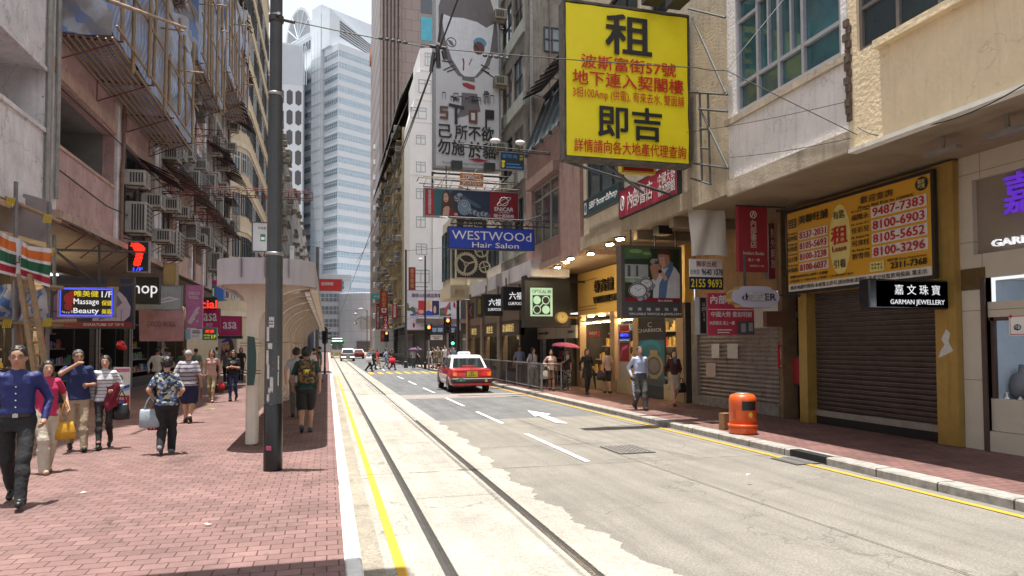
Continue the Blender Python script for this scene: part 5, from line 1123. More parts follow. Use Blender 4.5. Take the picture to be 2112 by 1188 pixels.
t, W, H = signY('blade_sign', 'teal green sign plate above the far street lamps', 764, 606, 784, 617, 84, .2, paint('teal_sign', (.06,.36,.33)), None); text(t, '英皇', W*.1, H*.5, W*.6, H*.4, WHT)
t, W, H = signY('shop_sign', 'red finance company sign hanging by the end of the tram shelter', 656, 575, 706, 601, 48, .25, paint('finance_red', (.55,.02,.02)), STEEL); text(t, '信用財務', -W*.12, H*.6, W*.5, H*.26, WHT, -.016, .02)
bars(t, [((-W/2, .1, H*.8), (-W/2-4, .1, H*.8)), ((-W/2, .1, H*.2), (-W/2-4, .1, H*.2))], .04, STEELD)
t, W, H = signY('blade_sign', 'slim white upright sign in front of the far grey terrace', 597, 506, 608, 536, 52, .2, WHT, GRY); text(t, 'C', 0, H*.75, W*.4, H*.15, DGRY)
for i, (u, y) in enumerate(((804, 76), (822, 68))):
    p = onY(u, 706, y); awning(('dark shop awning under the cream tenement near the white truck', 'dark shop awning at the foot of the white gable')[i], fR(8.6), y-4, y+5, 4.4, 1.6, .7, BLACKSHEET, nb=3)
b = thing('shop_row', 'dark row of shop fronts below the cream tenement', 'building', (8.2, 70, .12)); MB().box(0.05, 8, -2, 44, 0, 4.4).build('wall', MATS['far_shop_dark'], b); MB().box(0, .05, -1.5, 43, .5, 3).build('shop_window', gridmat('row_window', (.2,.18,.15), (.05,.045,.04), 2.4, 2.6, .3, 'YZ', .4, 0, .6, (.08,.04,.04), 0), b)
# end of the street on the left below the terrace
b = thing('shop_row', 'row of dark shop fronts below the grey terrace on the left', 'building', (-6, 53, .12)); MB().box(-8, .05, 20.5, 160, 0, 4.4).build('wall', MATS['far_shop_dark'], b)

# ================================================================== RIGHT SIDE
XO, XR = 8.2, 10.4
CREAMP = pm('cream_plaster', (.70,.58,.39), .8, 0, .1, 1.6, .9, .12, stain=((.46,.37,.25), 1.3, .66), bsc=14, crack=(.5,.007,.85))
WHITEP = pm('white_bay_plaster', (.70,.68,.67), .8, 0, .15, 1.3, .7, .22, stain=((.42,.38,.34), 3.6, .66), bsc=16, crack=(.9,.01,.75))
BEIGEP = pm('beige_plaster', (.48,.405,.30), .85, 0, .2, 1.3, .5, .3, stain=((.2,.16,.12), 2.4, .62), bsc=20, crack=(.6,.01,.75))
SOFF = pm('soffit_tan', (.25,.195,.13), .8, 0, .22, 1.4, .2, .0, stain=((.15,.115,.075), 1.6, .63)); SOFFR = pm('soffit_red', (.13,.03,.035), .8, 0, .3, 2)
STAINC = pm('stained_concrete', (.27,.25,.215), .9, 0, .35, 1.2, .5, .65, stain=((.10,.09,.075), .9, .57), bsc=18)
PINKT = pm('pink_mosaic', (.29,.185,.155), .8, 0, .22, 2.2, .35, .3, bsc=60)
def rfn(t): o = t.location; return lambda a, z, d=0: (XO+d-o.x, a-o.y, z-o.z)
def block(label, a0, a1, z0, z1, holes, wall, soff, back=7, inner=None, x=XO, name='building_front', dep=.22):
    t = thing(name, label, 'building', (x, a0, 0)); fn = lambda a, z, d=0: (d, a-a0, z)
    b = MB(); holed(b, fn, a0, a1, z0, z1, holes, dep)
    for h in holes: b.quad(fn(h[0],h[2],dep+.02), fn(h[1],h[2],dep+.02), fn(h[1],h[3],dep+.02), fn(h[0],h[3],dep+.02), 2)
    b.quad(fn(a0,z0), fn(a1,z0), fn(a1,z0,back), fn(a0,z0,back), 1); b.quad(fn(a0,z1), fn(a1,z1), fn(a1,z1,back), fn(a0,z1,back), 0)
    for a in (a0, a1): b.quad(fn(a,z0), fn(a,z0,back), fn(a,z1,back), fn(a,z1), 0)
    b.build('wall', [wall, soff, inner or DARKIN], t, fix=False); return t, fn
Z = lambda u, v: onX(u, v, XO).z
# cream corner wall nearest the camera
zw = onX(1775, 105, XO).z
t, fn = block('cream plastered building front over the jewellery shop at the right edge', 1.5, 9.2, 5.04, 16, [(4.0, 6.5, zw, zw+2.1), (6.75, 9.0, zw, zw+2.1)], CREAMP, SOFF)
for a, c in ((4.0, 6.5), (6.75, 9.0)): window(t, fn, a, c, zw, zw+2.1, 3, 3, pm('frame_brown_grey', (.17,.155,.15), .5, .4, .2, 6), glass('glass_blue_black', (.03,.045,.05), .12), .1, .06)
b = MB(); fbox(b, fn, 1.5, 8.55, zw-.14, zw-.02, -.13, .05); b.build('sill', CREAMP, t)
b = MB(); fbox(b, fn, 1.5, 9.19, 4.97, 5.035, -.05, .12); b.build('drip_edge', pm('drip_white', (.66,.64,.58), .6), t)
# white bay with the big teal window
z0, z1 = onX(1518, 236, XO).z, onX(1508, 30, XO).z
t, fn = block('white flaking bay with a wide teal window above the gold framed shutter', 9.21, 12.66, 5.06, 16, [(9.35, 12.35, z0, z1+.25)], WHITEP, SOFF)
b = MB(); F = lambda a0, a1, q0, q1: fbox(b, fn, a0, a1, q0, q1, .03, .16); zt, zm = z1+.25, z0+.55; L0, L1 = 9.35, 12.35; w = .07
F(L0, L1, z0, z0+w); F(L0, L1, zt-w, zt)
for a in (L0, L0+.95, L0+1.62, L0+2.28, L1-w): F(a, a+w, z0+w, zt-w)
for a0, a1, q in ((L0+w, L0+.95, zm), (L0+.95+w, L0+1.62, zm), (L0+1.62+w, L0+2.28, zm), (L0+2.28+w, L1-w, zm), (L0+2.28+w, L1-w, zt-.55), (L0+1.62+w, L0+2.28, zt-.42)): F(a0, a1, q, q+w)
for a in (L0+1.28, L0+1.95): fbox(b, fn, a, a+.05, zm+w, zt-w, .035, .155)
wf = b.build('window', pm('frame_lavender_grey', (.36,.37,.41), .45, .3, .1, 8), t)
MB().quad(fn(L0,z0,.1), fn(L1,z0,.1), fn(L1,zt,.1), fn(L0,zt,.1)).build('pane', glass('glass_bay_teal', (.035,.105,.115), .05), wf)
b = MB(); fbox(b, fn, 9.2, 12.7, z0-.17, z0-.04, -.07, .02); fbox(b, fn, 9.22, 12.68, 5.0, 5.34, -.05, .03); b.build('ledge', pm('ledge_beige', (.43,.37,.29), .85, 0, .25, 3, .4, .3), t)
b = MB(); 
for i in range(14): a = 9.18+.04*math.sin(i*3.1); fbox(b, fn, a-.05, a+.05, 5.5+.12*i, 5.62+.12*i, -.03-.02*(i % 3), .01)
b.build('cable_bundle', pm('rust_bundle', (.12,.09,.07), .9, 0, .5, 20), t)
# beige front with the bookshop and board shop signs
hl = [(15.0, 17.9, 7.0, 8.6), (18.2, 21.2, 6.35, 8.4)]+[(13.6+3.6*k, 16.4+3.6*k, 10.4, 12.4) for k in range(2)]
t, fn = block('beige building front carrying the bookshop and board shop signs', 12.68, 21.5, 5.12, 17, hl, BEIGEP, SOFF, x=8.32)
window(t, fn, *hl[0], 3, 2, ALUD, GL1, .1); window(t, fn, *hl[1], 3, 1, ALUD, glass('glass_bluegrey', (.045,.075,.085), .1), .1)
for h in hl[2:]: window(t, fn, *h, 3, 2, ALUD, GL1, .1)
b = MB(); fbox(b, fn, 14.4, 21.48, 5.08, 5.5, -.14, .03); b.build('slab_edge', pm('slab_edge_tan', (.36,.29,.20), .85, 0, .2, 2.5, .4, .25), t)
b = MB(); 
for a in (15.5, 17.6, 19.7): fbox(b, fn, a, a+.22, 4.86, 5.11, .1, 2.2)
b.build('soffit_beam', SOFF, t)
# pink mosaic front with glazed bay
hp = [(23.75, 27.0, 5.95, 8.3)]
t, fn = block('pink mosaic building front with wide glazed first floor', 21.51, 27.98, 4.95, 9.9, hp, PINKT, pm('soffit_warm', (.34,.25,.15), .8, 0, .15, 2))
window(t, fn, *hp[0], 3, 2, pm('frame_pale', (.33,.31,.29), .5), glass('glass_shop_up', (.075,.08,.075), .12), .1, .06, .78)
b = MB(); fbox(b, fn, 23.6, 27.2, 8.3, 8.7, -.25, .02); fbox(b, fn, 21.55, 27.9, 4.9, 5.15, -.07, .02); b.build('ledge', PINKT, t)
gz = MB(); gz.quad(fn(22.2,10.0,-.1), fn(27.8,10.0,-.1), fn(27.8,12.6,.9), fn(22.2,12.6,.9)); k = gz.build('roof_glazing', glass('glass_roof', (.10,.15,.16), .15), t, fix=False); b = MB()
for i in range(6): a = 22.2+1.1*i; fbox(b, fn, a, a+.08, 9.9, 10.02, -.14, 0); b.tube(fn(a,10.0,-.12), fn(a,12.6,.88), .05, n=6)
b.tube(fn(22.1,12.65,.85), fn(27.9,12.65,.85), .09); b.build('glazing_bar', ALUD, t)
awning('black tin hood over the roof glazing of the pink building', fR(8.9), 22, 27.8, 12.9, .9, .5, BLACKSHEET, nb=3)
# tall stained concrete tenement with its bare side wall towards the camera
hs = [(28.4, 29.9, 6.6+3.2*f, 8.4+3.2*f) for f in range(5)]+[(30.2, 31.9, 6.6+3.2*f, 8.4+3.2*f) for f in range(5)]
t, fn = block('tall stained concrete tenement behind the cat billboard', 28.0, 32.4, 5.0, 24, hs, STAINC, PLGD, 10)
for i, h in enumerate(hs): window(t, fn, *h, 2, 2, (ALUD, WOODF)[i % 2], (GL1, GL4, GL3)[i % 3], .1)
b = MB()
for f in range(6): fbox(b, fn, 28.02, 32.38, 5.9+3.2*f, 6.5+3.2*f, -.1, .02)
b.build('spandrel', pm('spandrel_green_grey', (.33,.35,.31), .8, 0, .2, 2, .2, .3), t)
pipe(t, [(.25, -.1, 5), (.25, -.1, 24)], .07, PIPEG); pipe(t, [(1.6, -.08, 9), (1.6, -.08, 12), (1.1, -.08, 12.4), (1.1, -.08, 18)], .03, PIPE)
window(t, lambda a, z, d=0: (a, d, z), 9.05-8.2, 9.05-8.2+.75, onY(1135, 108, 28).z, onY(1135, 57, 28).z, 2, 2, ALUD, GL3, -.02, .05, .5)
for z in (7.7, 10.9, 14.1, 17.3): ac(AC_R, (XO-.02, 31.2, z+.1), RR)
ac(AC_R, (XO-.02, 29.3, 9.95), RR)
# corner building with glazed bays and gold letters
hc = [(32.8, 37.5, 5.9, 7.9), (38.2, 40.6, 5.9, 8.6)]
t, fn = block('pale corner building with glazed upper floor before the crossing', 32.41, 44.0, 4.95, 9.8, hc, pm('corner_stone', (.50,.46,.38), .7, 0, .1, 2, .15, .12), SOFF)
for h in hc: window(t, fn, *h, 4, 2, ALUD, glass('glass_corner', (.06,.09,.10), .06), .08)
b = MB(); b.box(-1.0, 0, 8.6, 11.55, .6+4.95, 9.7); b.build('bay', MATS['corner_stone'], t)
for y0, y1 in ((8.75, 10.0), (10.15, 11.4)): window(t, lambda a, z, d=0: (-1.0+d, a, z), y0, y1, 6.0, 9.0, 1, 2, ALUD, GL2, -.03)
window(t, lambda a, z, d=0: (a, 8.6+d, z), -.9, -.1, 6.0, 9.0, 1, 2, ALUD, GL2, -.03)
b = MB(); b.box(-1.15, 0, 7.8, 11.7, 4.75, 5.52); b.build('canopy', pm('canopy_cream', (.55,.47,.35), .6, 0, .08, 2), t)
b = MB(); b.box(-.42, 1.2, -6.5, 5.2, 4.62, 5.28); b.build('canopy', pm('canopy_lilac_grey', (.50,.48,.49), .6, 0, .1, 1.5, .1, .25), t)
text(t, '周生生', -.6, 5.12, .55, .33, GOLD, 7.78, .03)
# gear sign
t, W, H = signY('shop_sign', 'black and cream sign with three clock gears under the blue salon sign', 940, 450, 1006, 575, 33.5, .25, pm('gear_board', (.035,.03,.028), .5), paint('gear_cream', (.55,.50,.36)), fr=.06)
GC = MATS['paint_gear_cream']; GB = MATS['gear_board']
def gear(cx, cy, r, teeth, spokes):
    pts = []
    for i in range(teeth*4): rr = r if i % 4 in (0, 1) else r*.9; a = 2*math.pi*i/(teeth*4); pts.append((cx+rr*math.cos(a)/W, cy+rr*math.sin(a)/H))
    C = lambda q: [(cx+q*math.cos(2*math.pi*i/24)/W, cy+q*math.sin(2*math.pi*i/24)/H) for i in range(24)]
    Ls = [(GC, pts), (GB, C(r*.72))]
    for s in range(spokes):
        a = 2*math.pi*s/spokes+.3; d = (math.cos(a), math.sin(a)); n = (-d[1]*r*.07, d[0]*r*.07)
        Ls.append((GC, [(cx+(k*d[0]*r*.8+e*n[0])/W, cy+(k*d[1]*r*.8+e*n[1])/H) for k, e in ((0, 1), (1, 1), (1, -1), (0, -1))]))
    return Ls+[(GC, C(r*.2)), (GB, C(r*.12)), (GC, C(r*.05))]
art(t, gear(.32, .24, .62, 30, 3)+gear(.8, .47, .38, 20, 4)+gear(.9, .2, .32, 16, 4), W, H, y=-.03); text(t, '錶民', .05, H*.87, W*.62, H*.13, GC, -.03, .03)

# --------------------------------------------------- ground floor on the right
STONE = gridmat('jewel_stone', (.45,.40,.33), (.22,.19,.15), .85, 1.15, .008, 'YZ', .35, .0, .08, None, .2)
GOLDF = pm('gold_frame', (.34,.215,.055), .42, .35, .18, 3, .1, .25, stain=((.5,.45,.35), 7, .71)); TAUPE = pm('taupe_panel', (.205,.165,.125), .5, 0, .06, 3)
t = thing('shop', 'pale stone jewellery shop front with a lit show window at the right edge', 'shop', (XR, 2.0, .12)); fn = lambda a, z, d=0: (d, a-2.0, z-.12)
b = MB(); holed(b, fn, 2.0, 9.19, .12, 5.03, [(2.2, 8.75, .45, 2.95), (2.4, 8.95, 3.35, 4.6)], .1); b.build('wall', STONE, t, fix=False)
b = MB(); b.quad(fn(2.4,3.35,.1), fn(8.95,3.35,.1), fn(8.95,4.6,.1), fn(2.4,4.6,.1)); sp = b.build('sign_panel', TAUPE, t)
pz = onX(2085, 400, XR); 
e = thing('raised_letters', 'violet character and white letters fixed on the taupe fascia of the jewellery shop', 'lettering', (XR+.06, 6.0, 3.4), RR)
PUR = pm('letter_violet', (.12,.03,.5), .4, 0, .1, 8, emit=.35)
q0, q1 = onX(2088, 358, XR+.05), onX(2088, 440, XR+.05); g0, g1 = onX(2048, 495, XR+.05), onX(2112, 520, XR+.05)
text(e, '嘉', -(onX(2100, 400, XR).y-6.0), (q0.z+q1.z)/2-3.4, .5, q0.z-q1.z, PUR, -.03, .012, ext=.03)
text(e, 'GARMAN JEWELLERY', -(g0.y-1.15-6.0), (onX(2048, 504, XR).z)-3.4, 2.3, .15, LWHT, -.03, .012, ext=.02)
b = MB(); 
for (a, c, q, r_) in ((2.3, 8.66, 1.02, 2.4),):
    b.quad(fn(a,.5,1.3), fn(c,.5,1.3), fn(c,2.9,1.3), fn(a,2.9,1.3), 0); b.quad(fn(a,.95,.15), fn(c,.95,.15), fn(c,.95,1.3), fn(a,.95,1.3), 1); b.quad(fn(a,2.9,.1), fn(c,2.9,.1), fn(c,2.9,1.3), fn(a,2.9,1.3), 1)
    b.quad(fn(c,.5,.1), fn(c,.5,1.3), fn(c,2.9,1.3), fn(c,2.9,.1), 0)
b.build('show_case', [pm('case_pale_blue', (.34,.40,.47), .6), pm('case_floor', (.5,.5,.5), .5)], t, fix=False)
b = MB(); fbox(b, fn, 2.2, 8.75, .46, .98, .05, .2); fbox(b, fn, 2.2, 8.75, 2.3, 2.55, .03, .12); b.build('plinth', STONE, t)
b = MB(); 
for a in (8.66, 8.05, 6.2): fbox(b, fn, a, a+.06, .98, 2.3, .04, .1)
fbox(b, fn, 2.2, 8.75, 2.24, 2.3, .04, .1); fbox(b, fn, 8.75, 8.83, .12, 2.95, -.03, .12); b.build('glazing_bar', pm('bar_brown', (.06,.035,.03), .4), t)
b = MB(); fbox(b, fn, 2.4, 8.1, 2.62, 2.68, .2, .3); b.build('show_light', LAMPC, t)
NECK = pm('bust_grey', (.11,.115,.13), .5)
for i in range(9):
    a = 8.5-.36*i; d = .42+.12*(i % 2); b = MB(); c = fn(a, .99, d); b.lathe([(.10,0),(.17,.06),(.19,.2),(.15,.36),(.07,.42),(.055,.52),(.06,.54)], c, 16); o = b.build('necklace_bust', NECK, t, True)
b = MB()
for i in range(30): c = fn(8.6-.14*i, .965, .2+.1*(i % 3)); b.lathe([(.035,0),(.03,.03),(.012,.05),(.012,.1+.03*(i % 2)),(.03,.12)], c, 8)
b.build('jewel_stand', pm('stand_white', (.7,.7,.7), .3), t)
e = thing('certificate', 'white framed certificate with a red seal inside the jewellery window', 'certificate', (XR+.03, onX(2096, 678, XR).y, onX(2096, 692, XR).z), RR)
MB().box(-.14, .14, 0, .012, 0, .32).build('sheet', WHT, e); art(e, [(RED, RECT(.06,.04,.94,.96)), (WHT, RECT(.1,.08,.9,.92)), (RED, E2(.12,.95,.1,.08)), (BLK, E2(.5,.4,.22,.15)), (WHT, E2(.5,.4,.16,.11))], .28, .32); text(e, '正', 0, .13, .08, .07, BLK, -.012, .03)
b = MB(); b.box(0, .015, -.22, .22, 0, .36); o = b.build('brass_plate', pm('brass_plate', (.16,.10,.04), .35, .6, .2, 12)); o.location = (XR-.018, onX(2008, 600, XR).y, onX(2008, 598, XR).z); tag(o, 'brown metal plate on the stone pier beside the gold frame', 'plate')
# gold frame, roller shutter and lease board
t = thing('shutter_front', 'closed brown roller shutter in a wide gold frame', 'shutter', (XR, 9.52, .12)); fn = lambda a, z, d=0: (d, a-9.52, z-.12)
b = MB(); fbox(b, fn, 9.2, 9.62, .13, 5.0, -.12, .3); fbox(b, fn, 12.95, 13.22, .13, 5.0, -.12, .3); fbox(b, fn, 9.62, 12.95, 3.0, 3.16, -.06, .3); fbox(b, fn, 9.62, 12.95, 5.0-.12, 5.0, -.1, .3); b.build('gold_surround', GOLDF, t)
SHB = pm('shutter_brown', (.082,.058,.05), .42, .35, .35, 3.5, .15, .25, stain=((.13,.10,.06), 2.2, .66)); b = MB(); n = 26
prof = []
for i in range(n):
    z = .42+2.6*i/n; prof += [(z+.004, .02), (z+.05, -.008), (z+.085, -.004), (z+.095, .03)]
for (za, da), (zb, db) in zip(prof, prof[1:]): b.quad(fn(9.62,za,da+.12), fn(12.95,za,da+.12), fn(12.95,zb,db+.12), fn(9.62,zb,db+.12))
b.build('curtain', SHB, t, fix=False)
b = MB()
for i in range(n): z = .42+2.6*i/n; fbox(b, fn, 9.64, 12.93, z-.006, z+.004, .098, .125)
b.build('slat_edge', pm('slat_edge_grey', (.20,.17,.16), .4, .5, .2, 8), t)
b = MB(); fbox(b, fn, 9.62, 12.95, .30, .42, .06, .16); b.build('bottom_rail', pm('rail_alu', (.34,.31,.28), .4, .6, .2, 8), t); b = MB(); fbox(b, fn, 9.62, 12.95, .125, .3, .1, .35); b.build('plinth', BLK, t)
b = MB(); fbox(b, fn, 9.62, 12.95, 3.16, 4.88, .3, .34); b.build('board_backing', GOLDF, t)
def gold_flake():
    b = MB(); p = [(9.27,1.75),(9.38,1.7),(9.58,1.62),(9.52,1.75),(9.44,1.85),(9.5,1.95),(9.4,2.12),(9.32,2.05),(9.36,1.9)]
    b.add([fn(a, z, -.123) for a, z in p], [tuple(range(len(p)))]); b.build('torn_paper', PAPER, t)
gold_flake()
t, W, H = signX('lease_board', 'big orange lease board with phone numbers above the brown shutter', 1622, 440, 1930, 560, 10.28, .06, pm('lease_orange', (.54,.275,.02), .45, var=.04), BLK, 'sign', .07)
W = 3.2; a, c = onX(1626, 438, 10.28), onX(1932, 330, 10.28); lo = onX(1928, 575, 10.28).z; hi = 4.93
for ch in list(bpy.data.objects):
    if ch.parent == t: bpy.data.objects.remove(ch)
W = a.y-c.y; H = hi-lo; t.location = (10.2, (a.y+c.y)/2, lo); panel(t, W, H, .06, MATS['lease_orange'], BLK, .06, .012)
lb = []; 
PALEY = paint('lease_pale', (.62,.52,.18)); lb += [(PALEY, E2(.43,.53,.075,.38,28)), (paint('lease_white', (.6,.57,.52)), RECT(.02,.03,.98,.115))]
for k in range(4): lb += [(MATS['paint_lease_white'], RECT(.115,.245+.125*k,.345,.345+.125*k)), (MATS['paint_lease_white'], RECT(.645,.275+.135*k,.965,.385+.135*k))]
lb += [(BLK, E2(.94,.89,.034,.065)), (PALEY, RECT(.63,.135,.72,.235))]
for k in range(3):
    for j in range(4): lb.append((BLK, RECT(.03+.026*k, .78+.028*j, .05+.026*k, .80+.028*j)))
art(t, lb, W, H, y=-.004)
X_ = lambda f: -W/2+f*W
def lt(s, cx, cz, w_, h_, m, bold=.006): text(t, s, X_(cx), cz*H, w_*W, h_*H, m, -.024, bold)
lt('美聯旺舖', .235, .85, .23, .1, BLK, .02)
for k, (n1, n2, ph) in enumerate((('林佩儀', 'Ms. Iris Lam', '8100-6037'), ('吳文輝', 'Mr. Frankie Ng', '8100-3238'), ('林映霞', 'Ms. Fionna Lam', '8105-5693'), ('蘇映嵐', 'Ms. Connie So', '8337-2031'))):
    z = .295+.125*k; lt(ph, .23, z, .21, .075, RED, .02); lt(n1, .062, z-.012, .082, .06, BLK, .01); lt(n2, .062, z+.044, .085, .022, BLK, 0)
for k, (n1, n2, ph) in enumerate((('劉雪筠', 'Ms. Karen Lau', '8100-3296'), ('何淮柱', 'Mr. Robert Ho', '8105-5652'), ('任彩兒', 'Ms. Kathy Ren', '8100-6903'), ('楊開永', 'Mr. Carson Yeung', '9487-7383'))):
    z = .33+.135*k; lt(ph, .805, z, .295, .085, RED, .02); lt(n1, .575, z-.012, .115, .062, BLK, .01); lt(n2, .575, z+.05, .115, .024, BLK, 0)
lt('有匙', .43, .8, .085, .09, BLK); lt('租', .43, .58, .115, .19, RED, .03); lt('Lease', .43, .435, .1, .06, DRED, .01); lt('引看', .43, .27, .085, .09, BLK)
lt('歡迎查詢', .68, .885, .2, .075, BLK, .01); lt('Please feel free to contact', .73, .815, .33, .032, BLK); lt('獨家\n代理', .94, .89, .04, .085, PALEY, .01)
lt('舖位部 Shop Department', .85, .225, .22, .032, BLK); lt('2311-7368', .86, .17, .2, .06, BLK, .03)
lt('銅鑼灣波斯富街57號地下及閣樓', .19, .2, .3, .033, BLK); lt('G/F&M/F, 57 PERCIVAL STREET, CAUSEWAY BAY', .28, .147, .49, .03, BLK, .01); lt('致各地產代理商:未經業主許可,請勿掛板或標貼,違者交往監管局投訴 業主示', .5, .073, .92, .05, BLK, .01); lt('9341\n9913', .675, .185, .07, .06, BLK)
# boxed soffit lights under the bay
for i, (u, v) in enumerate(((2030, 232), (1900, 272))):
    p = onX(u, v, 8.6); o = MB().box(-.06, .06, -.28, .28, -.12, -.06).box(-.015, .015, -.03, .03, -.06, .12).build('floodlight', pm('flood_grey', (.22,.2,.18), .5, .3)); o.location = (9.0, p.y, 4.88); tag(o, ('grey floodlight under the cream wall nearest the right edge', 'grey floodlight under the cream wall beside the white bay')[i], 'floodlight')
# narrow entrance with letters, posters and red boxes
t = thing('stair_entrance', 'dark narrow stair entrance plastered with small signs beside the gold frame', 'doorway', (XR, 13.24, .12)); fn = lambda a, z, d=0: (d, a-13.24, z-.12)
b = MB(); b.quad(fn(13.24,.12,1.8), fn(14.1,.12,1.8), fn(14.1,5.1,1.8), fn(13.24,5.1,1.8)); b.quad(fn(14.1,.12,0), fn(14.1,.12,1.8), fn(14.1,5.1,1.8), fn(14.1,5.1,0)); b.quad(fn(13.24,.12,0.3), fn(13.24,.12,1.8), fn(13.24,5.1,1.8), fn(13.24,5.1,.3)); b.build('passage', pm('passage_dark', (.04,.034,.03), .85, var=.4, sc=2), t, fix=False)
b = MB(); fbox(b, fn, 13.3, 14.4, 2.7, 4.95, .5, .58); fbox(b, fn, 13.95, 14.09, .13, 5.05, .0, .4); b.build('jamb', pm('jamb_brown', (.16,.10,.05), .7, 0, .4, 3, stain=((.3,.22,.1), 4, .62)), t)
b = MB(); fbox(b, fn, 13.45, 14.1, .9, 1.6, .3, .5); fbox(b, fn, 13.6, 13.9, 2.5, 2.65, .3, .5); fbox(b, fn, 13.4, 14.2, 1.75, 2.4, .5, .7); b.build('meter_box', pm('meter_box', (.05,.045,.045), .6, 0, .3, 5), t)
o = MB(); fbox(o, fn, 13.5, 13.95, .95, 1.55, .26, .3); o.build('red_box', pm('extinguisher_red', (.3,.02,.03), .5), t)
# corrugated pale shutter with posters
t = thing('shutter_front', 'rust streaked pale corrugated shutter with peeling notices', 'shutter', (XR+.25, 14.1, .12)); fn = lambda a, z, d=0: (d, a-14.1, z-.12)
SHP = pm('shutter_pale', (.27,.225,.205), .6, .2, .25, 3, .2, .5, stain=((.10,.07,.05), 3.2, .6)); b = MB(); n = 60; prev = None
for i in range(n*3+1):
    z = .38+2.75*i/(n*3); d = .028*math.sin(i/(n*3)*2*math.pi*24)
    if prev: b.quad(fn(14.3,prev[0],prev[1]), fn(18.1,prev[0],prev[1]), fn(18.1,z,d), fn(14.3,z,d))
    prev = (z, d)
b.build('curtain', SHP, t, True, fix=False)
b = MB(); fbox(b, fn, 14.11, 14.3, .13, 3.2, -.1, .15); fbox(b, fn, 18.1, 18.42, .13, 3.2, -.1, .15); b.build('jamb', pm('jamb_grey', (.24,.21,.18), .8, 0, .3, 4, .3, .4), t)
b = MB(); fbox(b, fn, 14.3, 18.1, .125, .38, -.12, .15); b.build('sill', pm('sill_broken', (.22,.20,.18), .9, 0, .4, 6, .8), t)
b = MB(); fbox(b, fn, 14.11, 18.42, 3.2, 5.1, .05, .12); b.build('board', pm('peeling_board', (.27,.155,.07), .8, 0, .25, 1.6, .3, .3, stain=((.5,.43,.33), 3.4, .66)), t)
for (y0, y1, z0, z1, m) in ((17.0, 17.4, 1.5, 1.9, PAPER), (16.1, 16.6, 1.5, 1.9, PAPER), (17.2, 17.7, .95, 1.35, pm('paper_pinkish', (.42,.33,.31), .8)), (14.35, 16.5, 2.3, 3.0, PAPER)):
    b = MB(); fbox(b, fn, y0, y1, z0, z1, -.045, -.04); b.build('notice', m, t)

# --------------------------------------------------- watch shop with the gold fascia
GFAS = pm('gold_fascia', (.70,.46,.12), .45, .1, .06, 1.2, .08); WOODP = pm('oak_pier', (.33,.225,.125), .5, 0, .15, 3, .1)
t = shop('watch shop with warm lit windows and oak piers under the gold fascia', 18.45, 27.6, 1, 21, XR, 3.15, gold=True, back=1.6)
e = thing('shop_fascia', 'long gold fascia of the watch shop with raised dark lettering', 'fascia', (XR-.05, 23.0, 3.15), RR)
MB().box(-4.5, 4.6, 0, .3, 0, 1.75).build('board', GFAS, e); b = MB()
for z in (.18, .3, 1.38): b.box(-4.55, -2.4, -.012, 0, z, z+.05)
b.build('trim', pm('gold_trim', (.30,.19,.07), .5), e)
BRZ = pm('letter_bronze', (.07,.045,.02), .4, .3, .1, 8)
text(e, '尊貴鐘', -1.55, 1.05, 1.9, .5, BRZ, -.05, .012, ext=.03); text(e, 'VALUABLE WATCH', -1.0, .52, 3.1, .26, BRZ, -.05, .01, ext=.03)
b = MB(); fn = lambda a, z, d=0: (XR+d, a, z)
o = thing('oak_piers', 'oak door piers framing the watch shop entrance', 'pier', (XR, 22, .12)); fo = lambda a, z, d=0: (d, a-22, z-.12)
for a in (18.5, 21.6, 23.6, 27.2): k = MB(); fbox(k, fo, a, a+.42, .13, 3.14, -.08, .2); k.build('pier', WOODP, o)
for a0, a1 in ((22.1, 23.5), (24.1, 27.1), (18.95, 19.8)): k = MB(); fbox(k, fo, a0, a1, .13, .62, -.06, .1); k.build('plinth', pm('plinth_cream', (.42,.34,.2), .5, 0, .15, 3), o)
t, W, H = signX('window_poster', 'dark poster with a big round watch in the shop window', 1312, 655, 1374, 802, XR-.04, .03, pm('poster_black', (.018,.014,.014), .3), None, 'poster')
art(t, [(TEAL, RECT(.04,.02,.96,.66)), (paint('poster_aqua', (.03,.2,.27)), E2(.5,.55,.36,.12)), (TEAL, E2(.5,.5,.28,.1)), (paint('watch_gold', (.3,.24,.12)), E2(.62,.3,.3,.17)), (DGRY, E2(.62,.3,.23,.13)), (paint('watch_face', (.16,.15,.14)), E2(.62,.3,.18,.1)), (paint('watch_gold', (.3,.24,.12)), RECT(.5,.46,.74,.52)), (paint('watch_gold', (.3,.24,.12)), RECT(.5,.1,.74,.15)), (DGRY, RECT(.1,.04,.9,.12))], W, H)
text(t, 'CHARRIOL', 0, H*.8, W*.85, H*.05, SILV, -.02, .01); text(t, 'C', 0, H*.88, W*.14, H*.07, SILV, -.02)
t, W, H = signX('window_poster', 'pale door poster with a red panel beside the watch shop entrance', 1274, 668, 1300, 800, XR-.06, .03, paint('door_pale', (.36,.31,.27)), None, 'poster'); art(t, [(DRED, RECT(.15,.4,.95,.7)), (PNK, STROKE([(.2,.45),(.4,.6),(.8,.64)], .04)), (DRED, RECT(.2,.86,.95,.97))], W, H)
t, W, H = signX('led_sign', 'small glowing blue and red light board in the watch shop entrance', 1277, 683, 1301, 704, XR-.14, .08, BLK, STEELD, fr=.03); text(t, '錶行2', 0, H*.62, W*.7, H*.3, LBLU, -.02, .02); art(t, [(LRED, RECT(.06,.9,.94,.93)), (LBLU, RECT(.06,.16,.94,.22)), (LGRN, RECT(.06,.06,.94,.1))], W, H, y=-.016)
t, W, H = signX('window_sign', 'small red window plate reading WEST in the watch shop', 1212, 683, 1236, 695, XR-.07, .03, RED, None); text(t, 'WEST', 0, H*.6, W*.7, H*.4, WHT, -.014)
